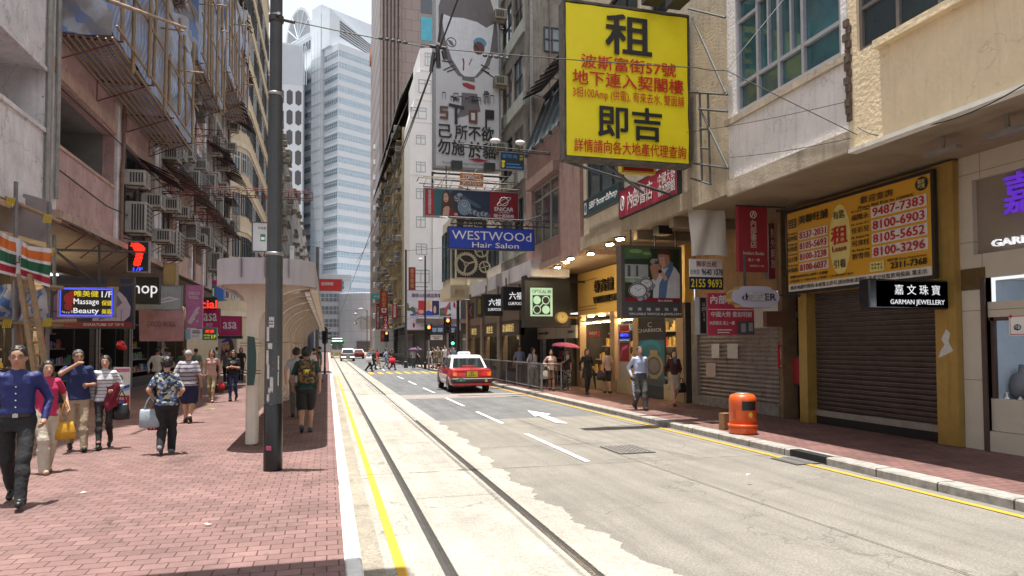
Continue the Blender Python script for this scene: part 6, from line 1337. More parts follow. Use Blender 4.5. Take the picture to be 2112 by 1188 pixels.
# dark optical / jewellery fronts beyond
t = shop('dark fronted shop with a passage behind the pedestrians', 27.7, 31.4, 1, 22, 9.9, 3.2, goods=True, back=2.2, lampm=LAMPC)
t, W, H = signX('arrow_sign', 'cream sign band with a black arrow over the dark shop passage', 1066, 680, 1188, 698, 9.8, .1, paint('band_cream', (.42,.37,.27)), None)
W2 = W; text(t, '港德青 木杉學堂', -W*.32, H*.6, W*.3, H*.42, PHAIR, -.014, .01); art(t, [(BLK, [(.42,.4),(.44,.5),(.42,.6),(.55,.56),(.55,.68),(.62,.5),(.55,.32),(.55,.44)]), (BLK, [(.88,.4),(.9,.5),(.88,.6),(.97,.58),(.97,.42)]), (DGRY, RECT(.72,.05,.725,.95))], W, H)
b = MB().box(0, .5, -2, 2, 0, 1.75); o = b.build('dark_panel', pm('panel_black_brown', (.03,.025,.023), .5, 0, .2, 2)); o.location = (9.9, 29.6, 3.3); tag(o, 'dark blank panel wall behind the optician sign', 'wall')
LKW = pm('lukfook_wall', (.05,.042,.038), .4, 0, .2, 2); GRAN = gridmat('pier_granite', (.30,.23,.165), (.14,.11,.08), 1.2, .7, .01, 'YZ', .4, 0, .12)
for i, (a0, a1) in enumerate(((31.6, 35.4), (35.6, 39.6), (39.8, 43.9))):
    s = shop(('brown stone jewellery shop beside the hanging black signs', 'brown stone shop with gold letters under the pale canopy', 'brown stone corner shop nearest the crossing')[i], a0, a1, 1, 30+i, 8.95, 3.1, gold=True, back=1.5)
    p = thing('shop_fascia', ('dark fascia band over the jewellery shop beside the black signs', 'dark brown fascia with gold characters, middle one', 'dark brown fascia with gold characters nearest the crossing')[i], 'fascia', (8.86, (a0+a1)/2, 2.35), RR)
    MB().box(-(a1-a0)/2, (a1-a0)/2, 0, .3, .05, .75).build('board', pm('fascia_brown', (.075,.055,.045), .45), p)
    text(p, ('周大福珠寶金行', '周生生', '周生生')[i], 0, .42, (2.2, 1.5, 1.5)[i], .4, LGOLD, -.03, .02)
    g = MB().box(0, .45, -.3, .3, 0, 4.7); o = g.build('stone_pier', GRAN); o.location = (8.8, a1+.08, .12); tag(o, ('brown granite pier between the jewellery shops', 'brown granite pier under the gold letters', 'brown granite pier at the crossing corner')[i], 'pier')
    u = MB().box(0, .3, -(a1-a0)/2+.2, (a1-a0)/2-.2, 0, 1.8).build('upper_panel', pm('upper_brown', (.26,.205,.15), .5, 0, .1, 2)); u.location = (8.93, (a0+a1)/2, 3.12); tag(u, ('brown wall panel above the dark jewellery fascia', 'brown wall panel above the middle fascia', 'brown wall panel above the fascia nearest the crossing')[i], 'wall')
t, W, H = signX('window_poster', 'black wall poster with a white ring under the pale canopy', 966, 622, 955, 655, 8.85, .03, BLK, None, 'poster') if False else signX('window_poster', 'black wall poster with a white ring under the pale canopy', 962, 628, 976, 658, 8.9, .03, BLK, None, 'poster'); art(t, [(PNK, E2(.75,.5,.2,.3)), (BLK, E2(.85,.5,.2,.24)), (WHT, RECT(.2,.4,.5,.44)), (WHT, RECT(.2,.55,.55,.6))], W, H)

# --------------------------------------------------- hanging signs on the right
def luk(label, u0, v0, u1, v1, y):
    t, W, H = signY('hanging_sign', label, u0, v0, u1, v1, y, .45, BLK, None); text(t, '六福', W*.1, H*.62, W*.62, H*.3, LWHT, -.012, .03); text(t, 'LUKFOOK', W*.1, H*.3, W*.68, H*.12, LWHT, -.012, .02)
    bars(t, [((-W*.3, .2, H), (-W*.3, .2, H+.4)), ((W*.3, .2, H), (W*.3, .2, H+.4))], .03, STEELD); return t, W, H
luk('black jewellery box sign with white characters, the nearer of the pair', 1037, 591, 1083, 641, 29.2); luk('black jewellery box sign with white characters, the farther of the pair', 996, 606, 1038, 652, 31.0)
t, W, H = signY('hanging_sign', 'narrow dark sign with a golden field beside the farther black jewellery sign', 982, 611, 996, 655, 31.6, .3, BLK, DGRY, fr=.08); art(t, [(paint('gold_field', (.25,.21,.05)), RECT(.15,.15,.9,.9))], W, H)
e = thing('raised_letters', 'tilted white lettering on the dark wall under the black jewellery signs', 'lettering', onX(1053, 652, 9.6)); text(e, '六福珠寶', 0, .0, .9, .3, LWHT, 0, .03, rot=-.12); text(e, 'LUKFOOK JEWELLERY', 0, -.3, .9, .18, LWHT, 0, .02, rot=-.12)
t, W, H = signY('hanging_sign', 'big black box sign with a pale green square of four circles', 1082, 568, 1178, 676, 26.4, .55, BLK, None)
g = .0; art(t, [(LGRN, RECT(.12,.22,.6,.76)), (BLK, RECT(.17,.25,.55,.62)), (LGRN, E2(.265,.525,.082,.08)), (LGRN, E2(.455,.525,.085,.083)), (BLK, E2(.455,.525,.066,.065)), (LGRN, E2(.265,.345,.085,.083)), (BLK, E2(.265,.345,.066,.065)), (LGRN, E2(.455,.345,.082,.08)), (LGRN, STROKE([(.32,.4),(.4,.47)], .02))], W, H)
text(t, 'OPTICAL 88', -W*.14, H*.69, W*.4, H*.065, BLK, -.03, .01); bars(t, [((W*.4, .25, H*.9), (W*.5+.8, .25, H*.9)), ((-W*.2, .25, H), (-W*.2, .25, H+.35))], .04, STEELD)
t = thing('street_clock', 'round golden wall clock on an arm beside the optician sign', 'clock', onY(1159, 655, 25.2)); r = 12.5/1408*25.2
def disc(t, r, y0, y1, m, name, n=32, z=0):
    return MB().prism(E2(0, z, r, r, n), 'Y', y0, y1).build(name, m, t)
disc(t, r, -.06, .2, pm('clock_gold', (.5,.36,.12), .3, .7, .15, 9), 'case'); disc(t, r*.82, -.075, -.06, paint('clock_face', (.62,.5,.2)), 'dial'); b = MB()
for k in range(12): a = R(30*k); b.box(-.008, .008, -.082, -.076, 0, .01); c = (r*.68*math.sin(a), r*.68*math.cos(a)); b.tube((c[0]*.9, -.08, c[1]*.9), (c[0]*1.05, -.08, c[1]*1.05), .008, n=4)
b.tube((0,-.085,0), (.06,-.085,.05), .009, n=4).tube((0,-.085,0), (-.02,-.085,.11), .007, n=4); b.build('hands', BLK, t); MB().tube((r*.9,.07,0), (r+.6,.07,0), .05).build('arm', pm('clock_gold', ()), t)
# salon and watch billboards
t, W, H = signY('shop_sign', 'bright blue sign with thin white letters of a hair salon', 926, 470, 1104, 515, 25.2, .28, BLU, NAVY, fr=.03)
text(t, 'WESTWOOd', W*.0, H*.62, W*.92, H*.4, WHT, -.016, 0); text(t, 'Hair Salon', W*.04, H*.2, W*.54, H*.24, WHT, -.016, .012)
b = MB(); L = W+1.4
for z in (H+.12, H+.36): b.tube((-W/2+.1,.1,z), (L-W/2,.1,z), .028, n=6)
for k in range(14): x = -W/2+.1+(L-.1)*k/14; b.tube((x,.1,H+.12), (x+L/28,.1,H+.36), .015, n=5).tube((x+L/28,.1,H+.36), (x+L/14,.1,H+.12), .015, n=5)
for k in range(4): x = -W/2+.2+k*W/3.4; b.tube((x,.1,H), (x,.1,H+.12), .015, n=5)
b.tube((W*.4,.1,H+.36), (L-W/2+.3,.1,H+1.1), .02, n=5); b.build('truss', STEELD, t)
t, W, H = signY('billboard', 'wide dark billboard of a long haired woman and a steel wristwatch', 876, 392, 1072, 450, 29.2, .3, paint('bill_navy', (.02,.035,.075)), STEEL, 'billboard', .05)
SHD = paint('watch_steel', (.3,.34,.4)); SHDD = paint('watch_steel_dark', (.09,.11,.15)); DIAL = paint('watch_dial', (.17,.27,.36)); HI = paint('watch_highlight', (.6,.64,.68))
lay = [(RED, RECT(.01,.02,.105,.97)), (TEAL, [(.105,.02),(.105,.97),(.3,.97),(.22,.5),(.2,.02)]), (PHAIR, [(.17,.03),(.18,.5),(.19,.8),(.215,.93),(.25,.93),(.29,.8),(.31,.55),(.325,.2),(.32,.03)]), (SKIN2, [(.19,.02),(.2,.3),(.225,.38),(.255,.38),(.27,.28),(.265,.02)]), (DRED, [(.255,.02),(.262,.3),(.3,.22),(.345,.18),(.35,.02)]), (SKIN2, E2(.225,.68,.027,.17)), (PHAIR, [(.215,.9),(.245,.9),(.262,.7),(.268,.4),(.25,.45),(.252,.7),(.236,.85)]), (PHAIR, [(.2,.6),(.195,.3),(.19,.3),(.185,.7),(.205,.86)]), (RED, E2(.226,.575,.009,.018)), (PHAIR, RECT(.209,.71,.22,.725)), (PHAIR, RECT(.23,.715,.241,.73)), (SKIN2, E2(.33,.11,.02,.05)), (DRED, RECT(.685,.02,.99,.97))]
for k in range(11):
    f = k/10; lay.append((SHD if k % 2 else SHDD, E2(.47+.2*f, .22-.1*f+.03*math.sin(k), .024, .1-.02*f)))
for k in range(7): f = k/6; lay.append((SHDD if k % 2 else SHD, E2(.37-.035*math.sin(f*3.1), .55+.25*f, .03, .07)))
for k in range(6): f = k/5; lay.append((TEAL if k % 2 else SHDD, E2(.4+.16*f, .72-.3*f, .03, .06)))
lay += [(SHDD, E2(.415,.37,.072,.3)), (SHD, E2(.415,.37,.066,.27)), (SHDD, E2(.415,.37,.055,.225)), (DIAL, E2(.415,.37,.049,.2))]
for k in range(12): a = R(30*k); lay.append((HI, STROKE([(.415+.037*math.cos(a), .37+.155*math.sin(a)), (.415+.044*math.cos(a), .37+.182*math.sin(a))], .007)))
lay += [(HI, STROKE([(.415,.37),(.435,.45)], .006)), (HI, STROKE([(.415,.37),(.392,.48)], .005)), (HI, E2(.467,.3,.006,.03))]
art(t, lay, W, H, y=-.006, step=.0008); text(t, '尊貴鐘錶珠寶', -W*.442, H*.5, W*.03, H*.82, WHT, -.05, .01) if False else text(t, '\n'.join('尊貴鐘錶珠寶'), -W*.442, H*.5, W*.032, H*.84, WHT, -.05, .01, lsp=.9)
def ring(cx, cy, rx, ry, w, tl): 
    o = []
    for i in range(25): a = 2*math.pi*i/24; x, z = rx*math.cos(a), ry*math.sin(a); o.append((cx+x*math.cos(tl)-z*math.sin(tl), cy+x*math.sin(tl)+z*math.cos(tl)))
    return STROKE(o, w)
b = MB(); 
for cx, cz, rx, rz, tl in ((W*.335, H*.64, .19, .19, 0), (W*.335, H*.64, .36, .09, .55)): b.path([(x, -.05, z) for x, z in [(cx+rx*math.cos(R(q))*math.cos(tl)-rz*math.sin(R(q))*math.sin(tl), cz+rx*math.cos(R(q))*math.sin(tl)+rz*math.sin(R(q))*math.cos(tl)) for q in range(0, 361, 18)]], .016, 5)
b.build('planet_emblem', WHT, t); text(t, 'ENICAR', W*.335, H*.36, W*.2, H*.14, WHT, -.05, .03); text(t, 'SWISS MADE', W*.335, H*.245, W*.12, H*.045, WHT, -.05); text(t, '瑞士英納格', W*.335, H*.12, W*.22, H*.14, WHT, -.05, .02)
b = MB(); 
for (p, q) in (((-W/2, .25, H+.1), (W/2+.5, .25, H+.1)), ((-W/2, .25, H+.55), (W/2+.5, .3, H+.5)), ((-W/2-.25, -.3, H+.35), (W/2, -.2, H+.3)), ((-W/2-.25, -.3, H+.35), (-W/2-.25, .4, H+.35)), ((-W/2-.25, -.3, H+.1), (W/2, -.3, H+.05)), ((W/2, .2, 0), (W/2, .2, H+.6)), ((-.6,.2,H), (.3,.3,H+1.0)), ((.8,.2,H), (1.8,.3,H+.9)), ((-1.6,.2,H), (-.9,.3,H+.9))): b.tube(p, q, .022, n=5)
for k in range(12): x = -W/2+W*k/11; b.tube((x,.25,H+.1), (x+.18,.25,H+.53), .014, n=4).tube((x,-.3,H+.1), (x,.25,H+.1), .014, n=4)
b.build('frame_truss', pm('truss_grey_rust', (.20,.17,.14), .6, .3, .4, 6), t)
for k in range(4): MB().tube((-W*.35+k*W*.22,-.3,-.05), (-W*.35+k*W*.22+.35,-.35,-.09), .035, n=8).build('tube_lamp', WHT, t)
t, W, H = signY('sign', 'small orange plate with white lettering and a phone number under the cat billboard', 948, 357, 998, 386, 30.6, .04, ORG, None); text(t, 'STRAITS', 0, H*.68, W*.74, H*.36, WHT, -.012, .02); text(t, '9154 0547', 0, H*.26, W*.76, H*.28, WHT, -.012, .015)
bars(t, [((-W/2-1.1, .05, H*.9), (W/2+2.2, .05, H*.9)), ((-W/2-1.1, .3, H*.5), (W/2+2.2, .3, H*.4)), ((-W/2-.6, .1, -.6), (-W/2-.6, .1, H+.3)), ((W/2+.9, .1, -.6), (W/2+.9, .1, H+.3)), ((-W/2, .1, 0), (W/2+1.8, .1, -.7))], .025, STEELD)
# tall cat poster
CATW = pm('cat_paper', (.62,.62,.63), .6, var=.07, sc=1.5); CATG = paint('cat_grey', (.16,.14,.145)); CATF = paint('cat_face', (.74,.75,.78)); BRR = paint('cat_brown', (.14,.05,.04)); BLOOD = paint('cat_blood', (.35,.015,.03))
t, W, H = signY('billboard', 'tall white billboard of a big pale cat faced head over the word STOP', 895, -30, 1034, 349, 31.4, .5, CATW, STEEL, 'billboard', .1)
S = lambda x, v: ((x-895)/139, (349-v)/379)
lay = [(CATG, [S(*p) for p in ((908,105),(905,60),(905,20),(915,-15),(940,-28),(985,-28),(1010,-15),(1022,20),(1028,60),(1029,105),(1018,105),(1010,130),(985,158),(963,163),(945,158),(925,135),(915,110))]), (CATF, [S(*p) for p in ((911,34),(914,60),(920,92),(932,125),(950,152),(963,162),(980,156),(1000,130),(1012,100),(1018,60),(1020,42),(1004,52),(985,42),(955,37),(930,38))]), (CATG, [S(*p) for p in ((910,33),(930,39),(955,38),(985,43),(1004,53),(1021,40),(1012,0),(985,-25),(940,-25),(918,0))]), (BLK, E2(*S(931,91), .075, .027)), (CATF, E2(*S(931,91), .062, .022)), (CATG, [S(*p) for p in ((923,86),(932,88),(938,100),(928,96))]), (paint('splash_blue', (.12,.3,.45)), E2(*S(990,86), .1, .03)), (BRR, E2(*S(988,97), .085, .036)), (BLK, STROKE([S(978,90),S(988,100)], .012)), (BLOOD, [S(*p) for p in ((953,122),(957,121),(958,130),(957,146),(954,147),(955,132))]), (BLOOD, STROKE([S(967,134),S(974,120)], .008)), (CATG, [S(*p) for p in ((953,158),(979,158),(979,168),(953,166))]), (BLOOD, [S(*p) for p in ((953,173),(962,171),(980,176),(979,184),(966,183),(955,178))]), (CATG, [S(*p) for p in ((952,192),(984,192),(991,228),(940,246),(951,222))])]
for (a, c) in (((912,131),(933,132)), ((915,150),(936,138)), ((922,153),(940,144)), ((992,131),(1010,138)), ((992,140),(1010,147)), ((998,143),(1020,155))): lay.append((BLK, STROKE([S(*a), S(*c)], .007)))
rr = random.Random(3)
for k in range(22):
    x = rr.uniform(902, 1015); h = rr.uniform(5, 16)+(8 if x > 990 else 0); w = rr.uniform(4, 10); v = 215+rr.uniform(-6, 0)
    for e_ in (((x,v),(x,v-h)), ((x,v-h),(x+w,v-h)), ((x+w,v-h),(x+w,v))): lay.append((BLK, STROKE([S(*e_[0]), S(*e_[1])], .005)))
for m, pts in ((BRR, ((907,224),(924,224),(924,229),(912,229),(912,233),(924,233),(924,250),(907,250),(907,245),(919,245),(919,238),(907,238))), (BLK, ((925,217),(957,221),(957,226),(943,226),(943,259),(937,259),(937,225),(925,223))), (BRR, ((966,228),(984,226),(984,254),(966,253))), (CATW, ((971,233),(979,233),(979,248),(971,248))), (BLK, ((1000,224),(1019,224),(1019,243),(1004,244),(1004,262),(1000,262)))): lay.append((m, [S(*p) for p in pts]))
lay += [(BLOOD, [S(*p) for p in ((965,329),(985,325),(1010,330),(985,332))])]
art(t, lay, W, H, y=-.006, step=.0008)
for s, u, v, w_, h_ in (('己', 918, 274, 26, 26), ('所不欲', 978, 274, 80, 29), ('勿施', 930, 306, 54, 30), ('於貓', 994, 308, 56, 32)):
    p = S(u, v); text(t, s, (p[0]-.5)*W, p[1]*H, w_/139*W, h_/379*H, BLK, -.06, .035)
p = S(955, 338); text(t, 'This public space hoarding by Straits Limited', (p[0]-.5)*W, p[1]*H, W*.62, H*.012, DGRY, -.05)
for x in (-W*.2, W*.28): MB().box(x-.25, x+.25, -.75, -.4, -.15, .2).build('floodlight', STEELD, t)
bars(t, [((-W/2, .4, -.15), (W/2+.3, .4, -.15)), ((-W*.2, .2, 0), (-W*.2, -.6, 0)), ((W*.28, .2, 0), (W*.28, -.6, 0)), ((W/2, .4, -.1), (W/2+.5, .4, -.9)), ((-W/2, .4, -.1), (-W/2, .4, -1.2)), ((W/2, .3, H*.8), (W/2+.6, .3, H*.8))], .05, STEELD)
t, W, H = signY('led_sign', 'small dark sign with blue characters and a yellow foot on a long bracket', 1031, 314, 1082, 351, 24.6, .12, pm('sign_bluegreen', (.02,.035,.045), .5), STEEL, fr=.025); text(t, '愛琴海', -W*.1, H*.75, W*.6, H*.22, paint('sign_blue', (.06,.25,.6)), -.016, .02); text(t, '水療\n按摩', W*.36, H*.72, W*.14, H*.3, YEL, -.016); art(t, [(YEL, E2(.13,.25,.06,.14)), (YEL, E2(.14,.45,.08,.08)), (paint('sign_blue', (.06,.25,.6)), RECT(.26,.12,.9,.2)), (paint('sign_blue', (.06,.25,.6)), RECT(.26,.3,.8,.36))], W, H)
bars(t, [((-W*2.2, .06, H+.2), (W*1.8, .06, H+.1)), ((-W*2.0, .06, H+.08), (W*1.8, .06, H+.02)), ((-W*.3, .06, H), (-W*.3, .06, H+.2)), ((W*.3, .06, H), (W*.3, .06, H+.2))], .022, STEELD)
for x in (-W*.7, W*.3): MB().ell((x,-.1,H+.35), (.2,.13,.1)).build('lamp_head', WHT, t)
# yellow to-let banner
YB = pm('banner_yellow', (.80,.69,.008), .55, 0, .05, 2.5, .15, bsc=3)
yB = 14.25; q00, q11 = onY(1164, 3, yB), onY(1421, 340, yB); W = q11.x-q00.x; H = q00.z-onY(1166, 322, yB).z
t = thing('banner', 'huge yellow cloth banner with black and red characters hung over the pavement', 'banner', ((q00.x+q11.x)/2, yB, onY(1166, 322, yB).z))
cloth(t, None, 30, 30, lambda u, v: ((u-.5)*(W-.04), -.03+.012*math.sin(u*9+v*13)*math.sin(v*7)+.008*math.sin((u+v)*25), .02+v*(H-.04)), YB, 'cloth')
b = MB()
for (x0, x1, z0, z1) in ((-W/2-.035,-W/2,-.05,H+.04), (W/2,W/2+.035,-.05,H+.04), (-W/2,W/2,-.06,0), (-W/2,W/2,H,H+.05)): b.box(x0, x1, -.05, .3, z0, z1)
b.build('frame', pm('frame_rusty_dark', (.10,.09,.08), .7, .2, .5, 5, .4, .4), t); MB().box(-W/2, W/2, .02, .4, .01, H-.01).build('backing', pm('backing_dark', (.08,.07,.06), .8), t)
B = lambda x0, x1: ((x0+x1)/2-1293)/257*W
def yl(s, x0, x1, va, vb, m, bold): text(t, s, B(x0, x1), (331-(va+vb)/2)/(331-14)*H*.985, (x1-x0)/257*W, (vb-va)/(331-14)*H, m, -.075, bold)
YR = paint('banner_red', (.52,.012,.01))
yl('租', 1246, 1340, 26, 108, BLK, .035); yl('波斯富街57號', 1195, 1392, 117, 146, YR, .02); yl('地下連入契閣樓', 1178, 1408, 151, 181, YR, .02); yl('3相100Amp (供電), 有來去水, 雙面舖', 1178, 1409, 186, 212, YR, .005); yl('即吉', 1229, 1360, 220, 287, BLK, .035); yl('詳情請向各大地產代理查詢', 1180, 1412, 294, 321, YR, .012)
BRG = pm('bracket_grey', (.10,.105,.11), .5, .4, .3, 6)
bars(t, [(V3(t, onX(*a, 8.08)), V3(t, onX(*c, 8.08))) for a, c in (((1420,18),(1496,36)), ((1428,38),(1496,192)), ((1424,190),(1500,195)), ((1443,192),(1448,374)), ((1460,193),(1465,380)), ((1442,225),(1500,230)), ((1445,265),(1463,266)), ((1448,305),(1463,307)), ((1445,228),(1501,347)), ((1424,336),(1502,347)), ((1425,368),(1466,380)))], .026, BRG)
bars(t, [((-W/2-.05, .3, 0), (W/2, .9, -.5)), ((-.5, .3, 0), (.6, .5, -.6))], .035, BRG)
MB().box(W*.1, W*.24, -.5, -.1, H+.1, H+.25).box(W*.3, W*.42, -.6, -.1, H+.1, H+.28).build('floodlight', STEELD, t)
t, W, H = signY('sign', 'red and yellow sign edge showing under the yellow banner', 1282, 340, 1352, 357, 15.6, .2, RED, paint('edge_yellow', (.6,.45,.05)), fr=.05)
# facade signs of the beige building
def strip_sign(label, u0, v0, u1, v1, x, hz, face, frame):
    a, c = onX(u0, v0, x), onX(u1, v1, x); W = a.y-c.y; t = thing('shop_sign', label, 'sign', (x, (a.y+c.y)/2, min(a.z, c.z)), RR); panel(t, W, hz, .12, face, frame, .03, .012); return t, W, hz
BKR = pm('bookshop_red', (.40,.03,.065), .6, 0, .12, 4, 0, .2)
t, W, H = strip_sign('red bookshop sign with white characters along the first floor', 1277, 452, 1398, 400, XO-.06, .82, BKR, STEELD); text(t, '內部書店', -W*.1, H*.5, W*.44, H*.6, WHT, -.016, .02); text(t, '中國大勢\n書如明鏡', W*.34, H*.5, W*.26, H*.7, WHT, -.016, .01, lsp=.9)
b = MB(); b.path([(-W*.42+.11*math.sin(R(q)), -.02, H*.5+.2*math.cos(R(q))) for q in range(0, 361, 30)], .02, 5); b.tube((-W*.42, -.02, H*.66), (-W*.42-.06, -.02, H*.38), .018).tube((-W*.42, -.02, H*.66), (-W*.42+.06, -.02, H*.38), .018); b.build('emblem', WHT, t)
t, W, H = strip_sign('dark green board shop sign with white lettering along the first floor', 1204, 447, 1276, 414, XO-.06, .56, pm('board_sign_green', (.03,.075,.085), .5), DGRY); text(t, 'SBF boardshop', W*.08, H*.48, W*.78, H*.5, WHT, -.016, .02); art(t, [(WHT, RECT(.02,.15,.09,.85)), (DGRY, E2(.055,.5,.025,.25))], W, H)
for i, (u, v) in enumerate(((1218, 521), (1258, 501), (1279, 490), (1168, 538), (1177, 531), (1150, 549))):
    d = sight(u, v); k = (4.93-CAM_H)/d.z; t = thing('soffit_lamp', 'bright soffit spotlight over the watch shop, %s from the street crossing end' % ('fourth', 'fifth', 'last', 'second', 'third', 'first')[i], 'lamp', (d.x*k, d.y*k, 4.86)); MB().box(-.11, .11, -.14, .14, .03, .09).build('housing', STEELD, t); MB().box(-.07, .07, -.1, .1, 0, .03).build('lens', pm('lamp_spot', (1,.78,.45), .4, var=0, emit=120), t)
# watch poster box with the man and camera
t, W, H = signY('poster_box', 'lit poster box of a man in white raising a camera above two wristwatches', 1281, 507, 1408, 655, 17.0, .3, DGRY, pm('box_brown_grey', (.085,.07,.06), .5), 'poster', .06)
H0 = H; PGN = paint('poster_green', (.06,.14,.045)); PGN2 = paint('poster_leaf', (.2,.3,.12)); SHIRT = paint('poster_shirt', (.55,.57,.62)); SCF = paint('poster_scarf', (.09,.17,.33))
y0 = .26; Y = lambda f: y0+f*(1-y0-.04)
P2 = lambda pts: [(.06+x*.9, Y(z)) for x, z in pts]
lay = [(paint('poster_dark_green', (.018,.035,.015)), P2(RECT(0,0,1,1))), (PGN, P2([(0,1),(.45,1),(.5,.85),(.42,.8),(0,.78)])), (PGN2, P2(E2(.2,.94,.12,.04))), (PGN2, P2(E2(.4,.9,.08,.03))), (paint('poster_stone', (.3,.33,.33)), P2(RECT(0,.42,.42,.68))), (DGRY, P2(RECT(.05,.44,.1,.66))), (DGRY, P2(RECT(.2,.44,.24,.66))), (PGN2, P2(RECT(0,.32,.45,.4))), (paint('poster_stone2', (.42,.44,.42)), P2(RECT(0,.4,.44,.43))), (SHIRT, P2([(.5,.02),(.52,.35),(.6,.55),(.7,.66),(.82,.72),(.93,.62),(1,.5),(1,.02)])), (SHIRT, P2([(.62,.5),(.44,.34),(.48,.24),(.7,.36)])), (SCF, P2([(.6,.02),(.62,.3),(.72,.5),(.82,.7),(.88,.74),(.88,.6),(.78,.35),(.74,.02)])), (SCF, P2([(.68,.7),(.85,.76),(.88,.68),(.7,.6)])), (SKIN3, P2([(.6,.96),(.6,.75),(.66,.66),(.74,.62),(.82,.72),(.83,.9)])), (SKIN2, P2([(.62,.84),(.61,.74),(.67,.64),(.73,.64),(.72,.84)])), (PHAIR, P2([(.58,.88),(.6,.97),(.7,1.0),(.82,.98),(.86,.88),(.82,.78),(.8,.88),(.68,.9)])), (SKIN3, P2([(.45,.64),(.5,.7),(.62,.7),(.68,.6),(.62,.5),(.56,.36),(.5,.4),(.47,.55)])), (SKIN2, P2([(.62,.6),(.7,.54),(.78,.4),(.72,.36),(.64,.5)])), (DGRY, P2(RECT(.47,.72,.62,.8))), (GRY, P2(RECT(.48,.76,.6,.8))), (GRY, P2(E2(.5,.74,.045,.04))), (BLK, P2(E2(.635,.55,.035,.035))), (DRED, P2(RECT(0,-.06,1,.02)))]
for cx, cz, s in ((.38,.3,.7), (.22,.16,1.0)):
    for k in range(6): lay.append((SHD if k % 2 else SHDD, P2(E2(cx+.2*s*math.cos(R(-20-12*k)), cz+.2*s*math.sin(R(-20-12*k))*.8, .05*s, .05*s)))); lay.append((SHD if k % 2 else SHDD, P2(E2(cx-.02*k*s, cz+.13*s+.012*k, .07*s, .03*s))))
    lay += [(paint('rose_gold', (.3,.16,.1)), P2(E2(cx,cz,.175*s,.15*s,28))), (SHDD, P2(E2(cx,cz,.16*s,.135*s,28))), (HI, P2(E2(cx,cz,.14*s,.118*s,28)))]
    for k in range(12): a = R(30*k); lay.append((SHDD, P2(STROKE([(cx+.1*s*math.cos(a), cz+.085*s*math.sin(a)), (cx+.125*s*math.cos(a), cz+.105*s*math.sin(a))], .008))))
    lay += [(BLK, P2(STROKE([(cx,cz),(cx+.06*s,cz+.05*s)], .008))), (BLK, P2(STROKE([(cx,cz),(cx-.07*s,cz+.06*s)], .007)))]
art(t, lay, W, H, y=-.006, step=.0007)
text(t, 'ENICAR', -W*.25, H*.82, W*.24, H*.035, DGRY, -.06, .02); text(t, '瑞士英納格', W*.2, H*.235, W*.24, H*.028, WHT, -.06); text(t, '尊　貴　鐘　錶　珠　寶', 0, H*.115, W*.8, H*.045, WHT, -.06, .01); text(t, 'VALUABLE WATCH & JEWELLERY', W*.04, H*.045, W*.86, H*.04, WHT, -.06, .02)
bars(t, [((W*.1, .15, H), (W*.1, .15, H+.45)), ((W*.45, .15, H), (W*.45, .15, H+.45)), ((-W*.3, .15, H), (-W*.3, .15, H+.45))], .025, STEELD)
MB().box(.1, .5, -.25, .1, H+.3, H+.55).build('speaker', BLK, t)
# white cloth, agent board, bookshop banners
t = thing('cloth_sheet', 'blank dirty white cloth hung from the beige building', 'cloth', onY(1457, 530, 14.6)); a, c = onY(1422, 404, 14.6), onY(1490, 532, 14.6); W, H = c.x-a.x, a.z-c.z
cloth(t, None, 16, 18, lambda u, v: ((u-.5)*W*(1+.06*v)+.05*v, .05*math.sin(u*9+v*4)+.03*math.sin(v*7+u*3)-.12*v*u, H*(1-v)+.05*math.sin(u*3.3)-.12*(u-.5)*(1-v)*-1), pm('cloth_dirty', (.52,.49,.44), .85, 0, .08, 2, .3, .12), 'sheet')
t, W, H = signY('agent_board', 'white and navy letting board with phone numbers under the white cloth', 1421, 533, 1492, 597, 15.0, .04, WHT, None); art(t, [(NAVY, RECT(0,0,1,.4))], W, H); text(t, '獨家出租', 0, H*.82, W*.6, H*.18, DRED, -.014, .01); text(t, '白先生', -W*.33, H*.56, W*.26, H*.16, NAVY, -.014); text(t, '9640 1078', W*.17, H*.56, W*.62, H*.2, BLK, -.014, .02); text(t, '2155 9693', 0, H*.2, W*.9, H*.26, YEL, -.014, .03)
t, W, H = signX('notice', 'small torn yellow notice on the peeling brown board', 1426, 610, 1408, 645, XR+.18, .02, YEL, None) if False else signX('notice', 'small torn yellow notice on the peeling brown board', 1413, 608, 1432, 640, XR+.2, .02, YEL, None)
t, W, H = signY('hanging_banner', 'upright dark red bookshop banner with white characters hung beside the lease board', 1521, 425, 1586, 562, 13.5, .12, pm('banner_dark_red', (.22,.012,.02), .7, var=.1), None)
text(t, '\n'.join('內部書店'), 0, H*.58, W*.2, H*.42, CRM, -.014, .01, lsp=.95); text(t, 'Insiders Books', 0, H*.29, W*.68, H*.05, CRM, -.014); text(t, '請上一樓', 0, H*.19, W*.38, H*.045, CRM, -.014); text(t, '波斯富街五十七號', W*.1, H*.1, W*.45, H*.03, CRM, -.014)
b = MB(); b.path([(.08*math.sin(R(q)), -.02, H*.87+.08*math.cos(R(q))) for q in range(0, 361, 30)], .012, 5); b.tube((0, -.02, H*.91), (-.04, -.02, H*.84), .012).tube((0, -.02, H*.91), (.04, -.02, H*.84), .012); b.build('emblem', CRM, t); bars(t, [((-W/2, .06, H), (W/2+.5, .06, H+.02))], .02, STEELD)
t, W, H = signY('hanging_banner', 'wide red bookshop sign behind the upright banner', 1584, 462, 1622, 575, 14.6, .15, pm('sign_wine', (.30,.02,.05), .6), DGRY, fr=.02); text(t, '對外開放', -W*.25, H*.55, W*.28, H*.7, WHT, -.014) if False else text(t, '\n'.join('對外開放'), -W*.25, H*.55, W*.26, H*.72, WHT, -.014, .01); text(t, '\n'.join('內部書店'), W*.25, H*.55, W*.26, H*.72, WHT, -.014, .01)
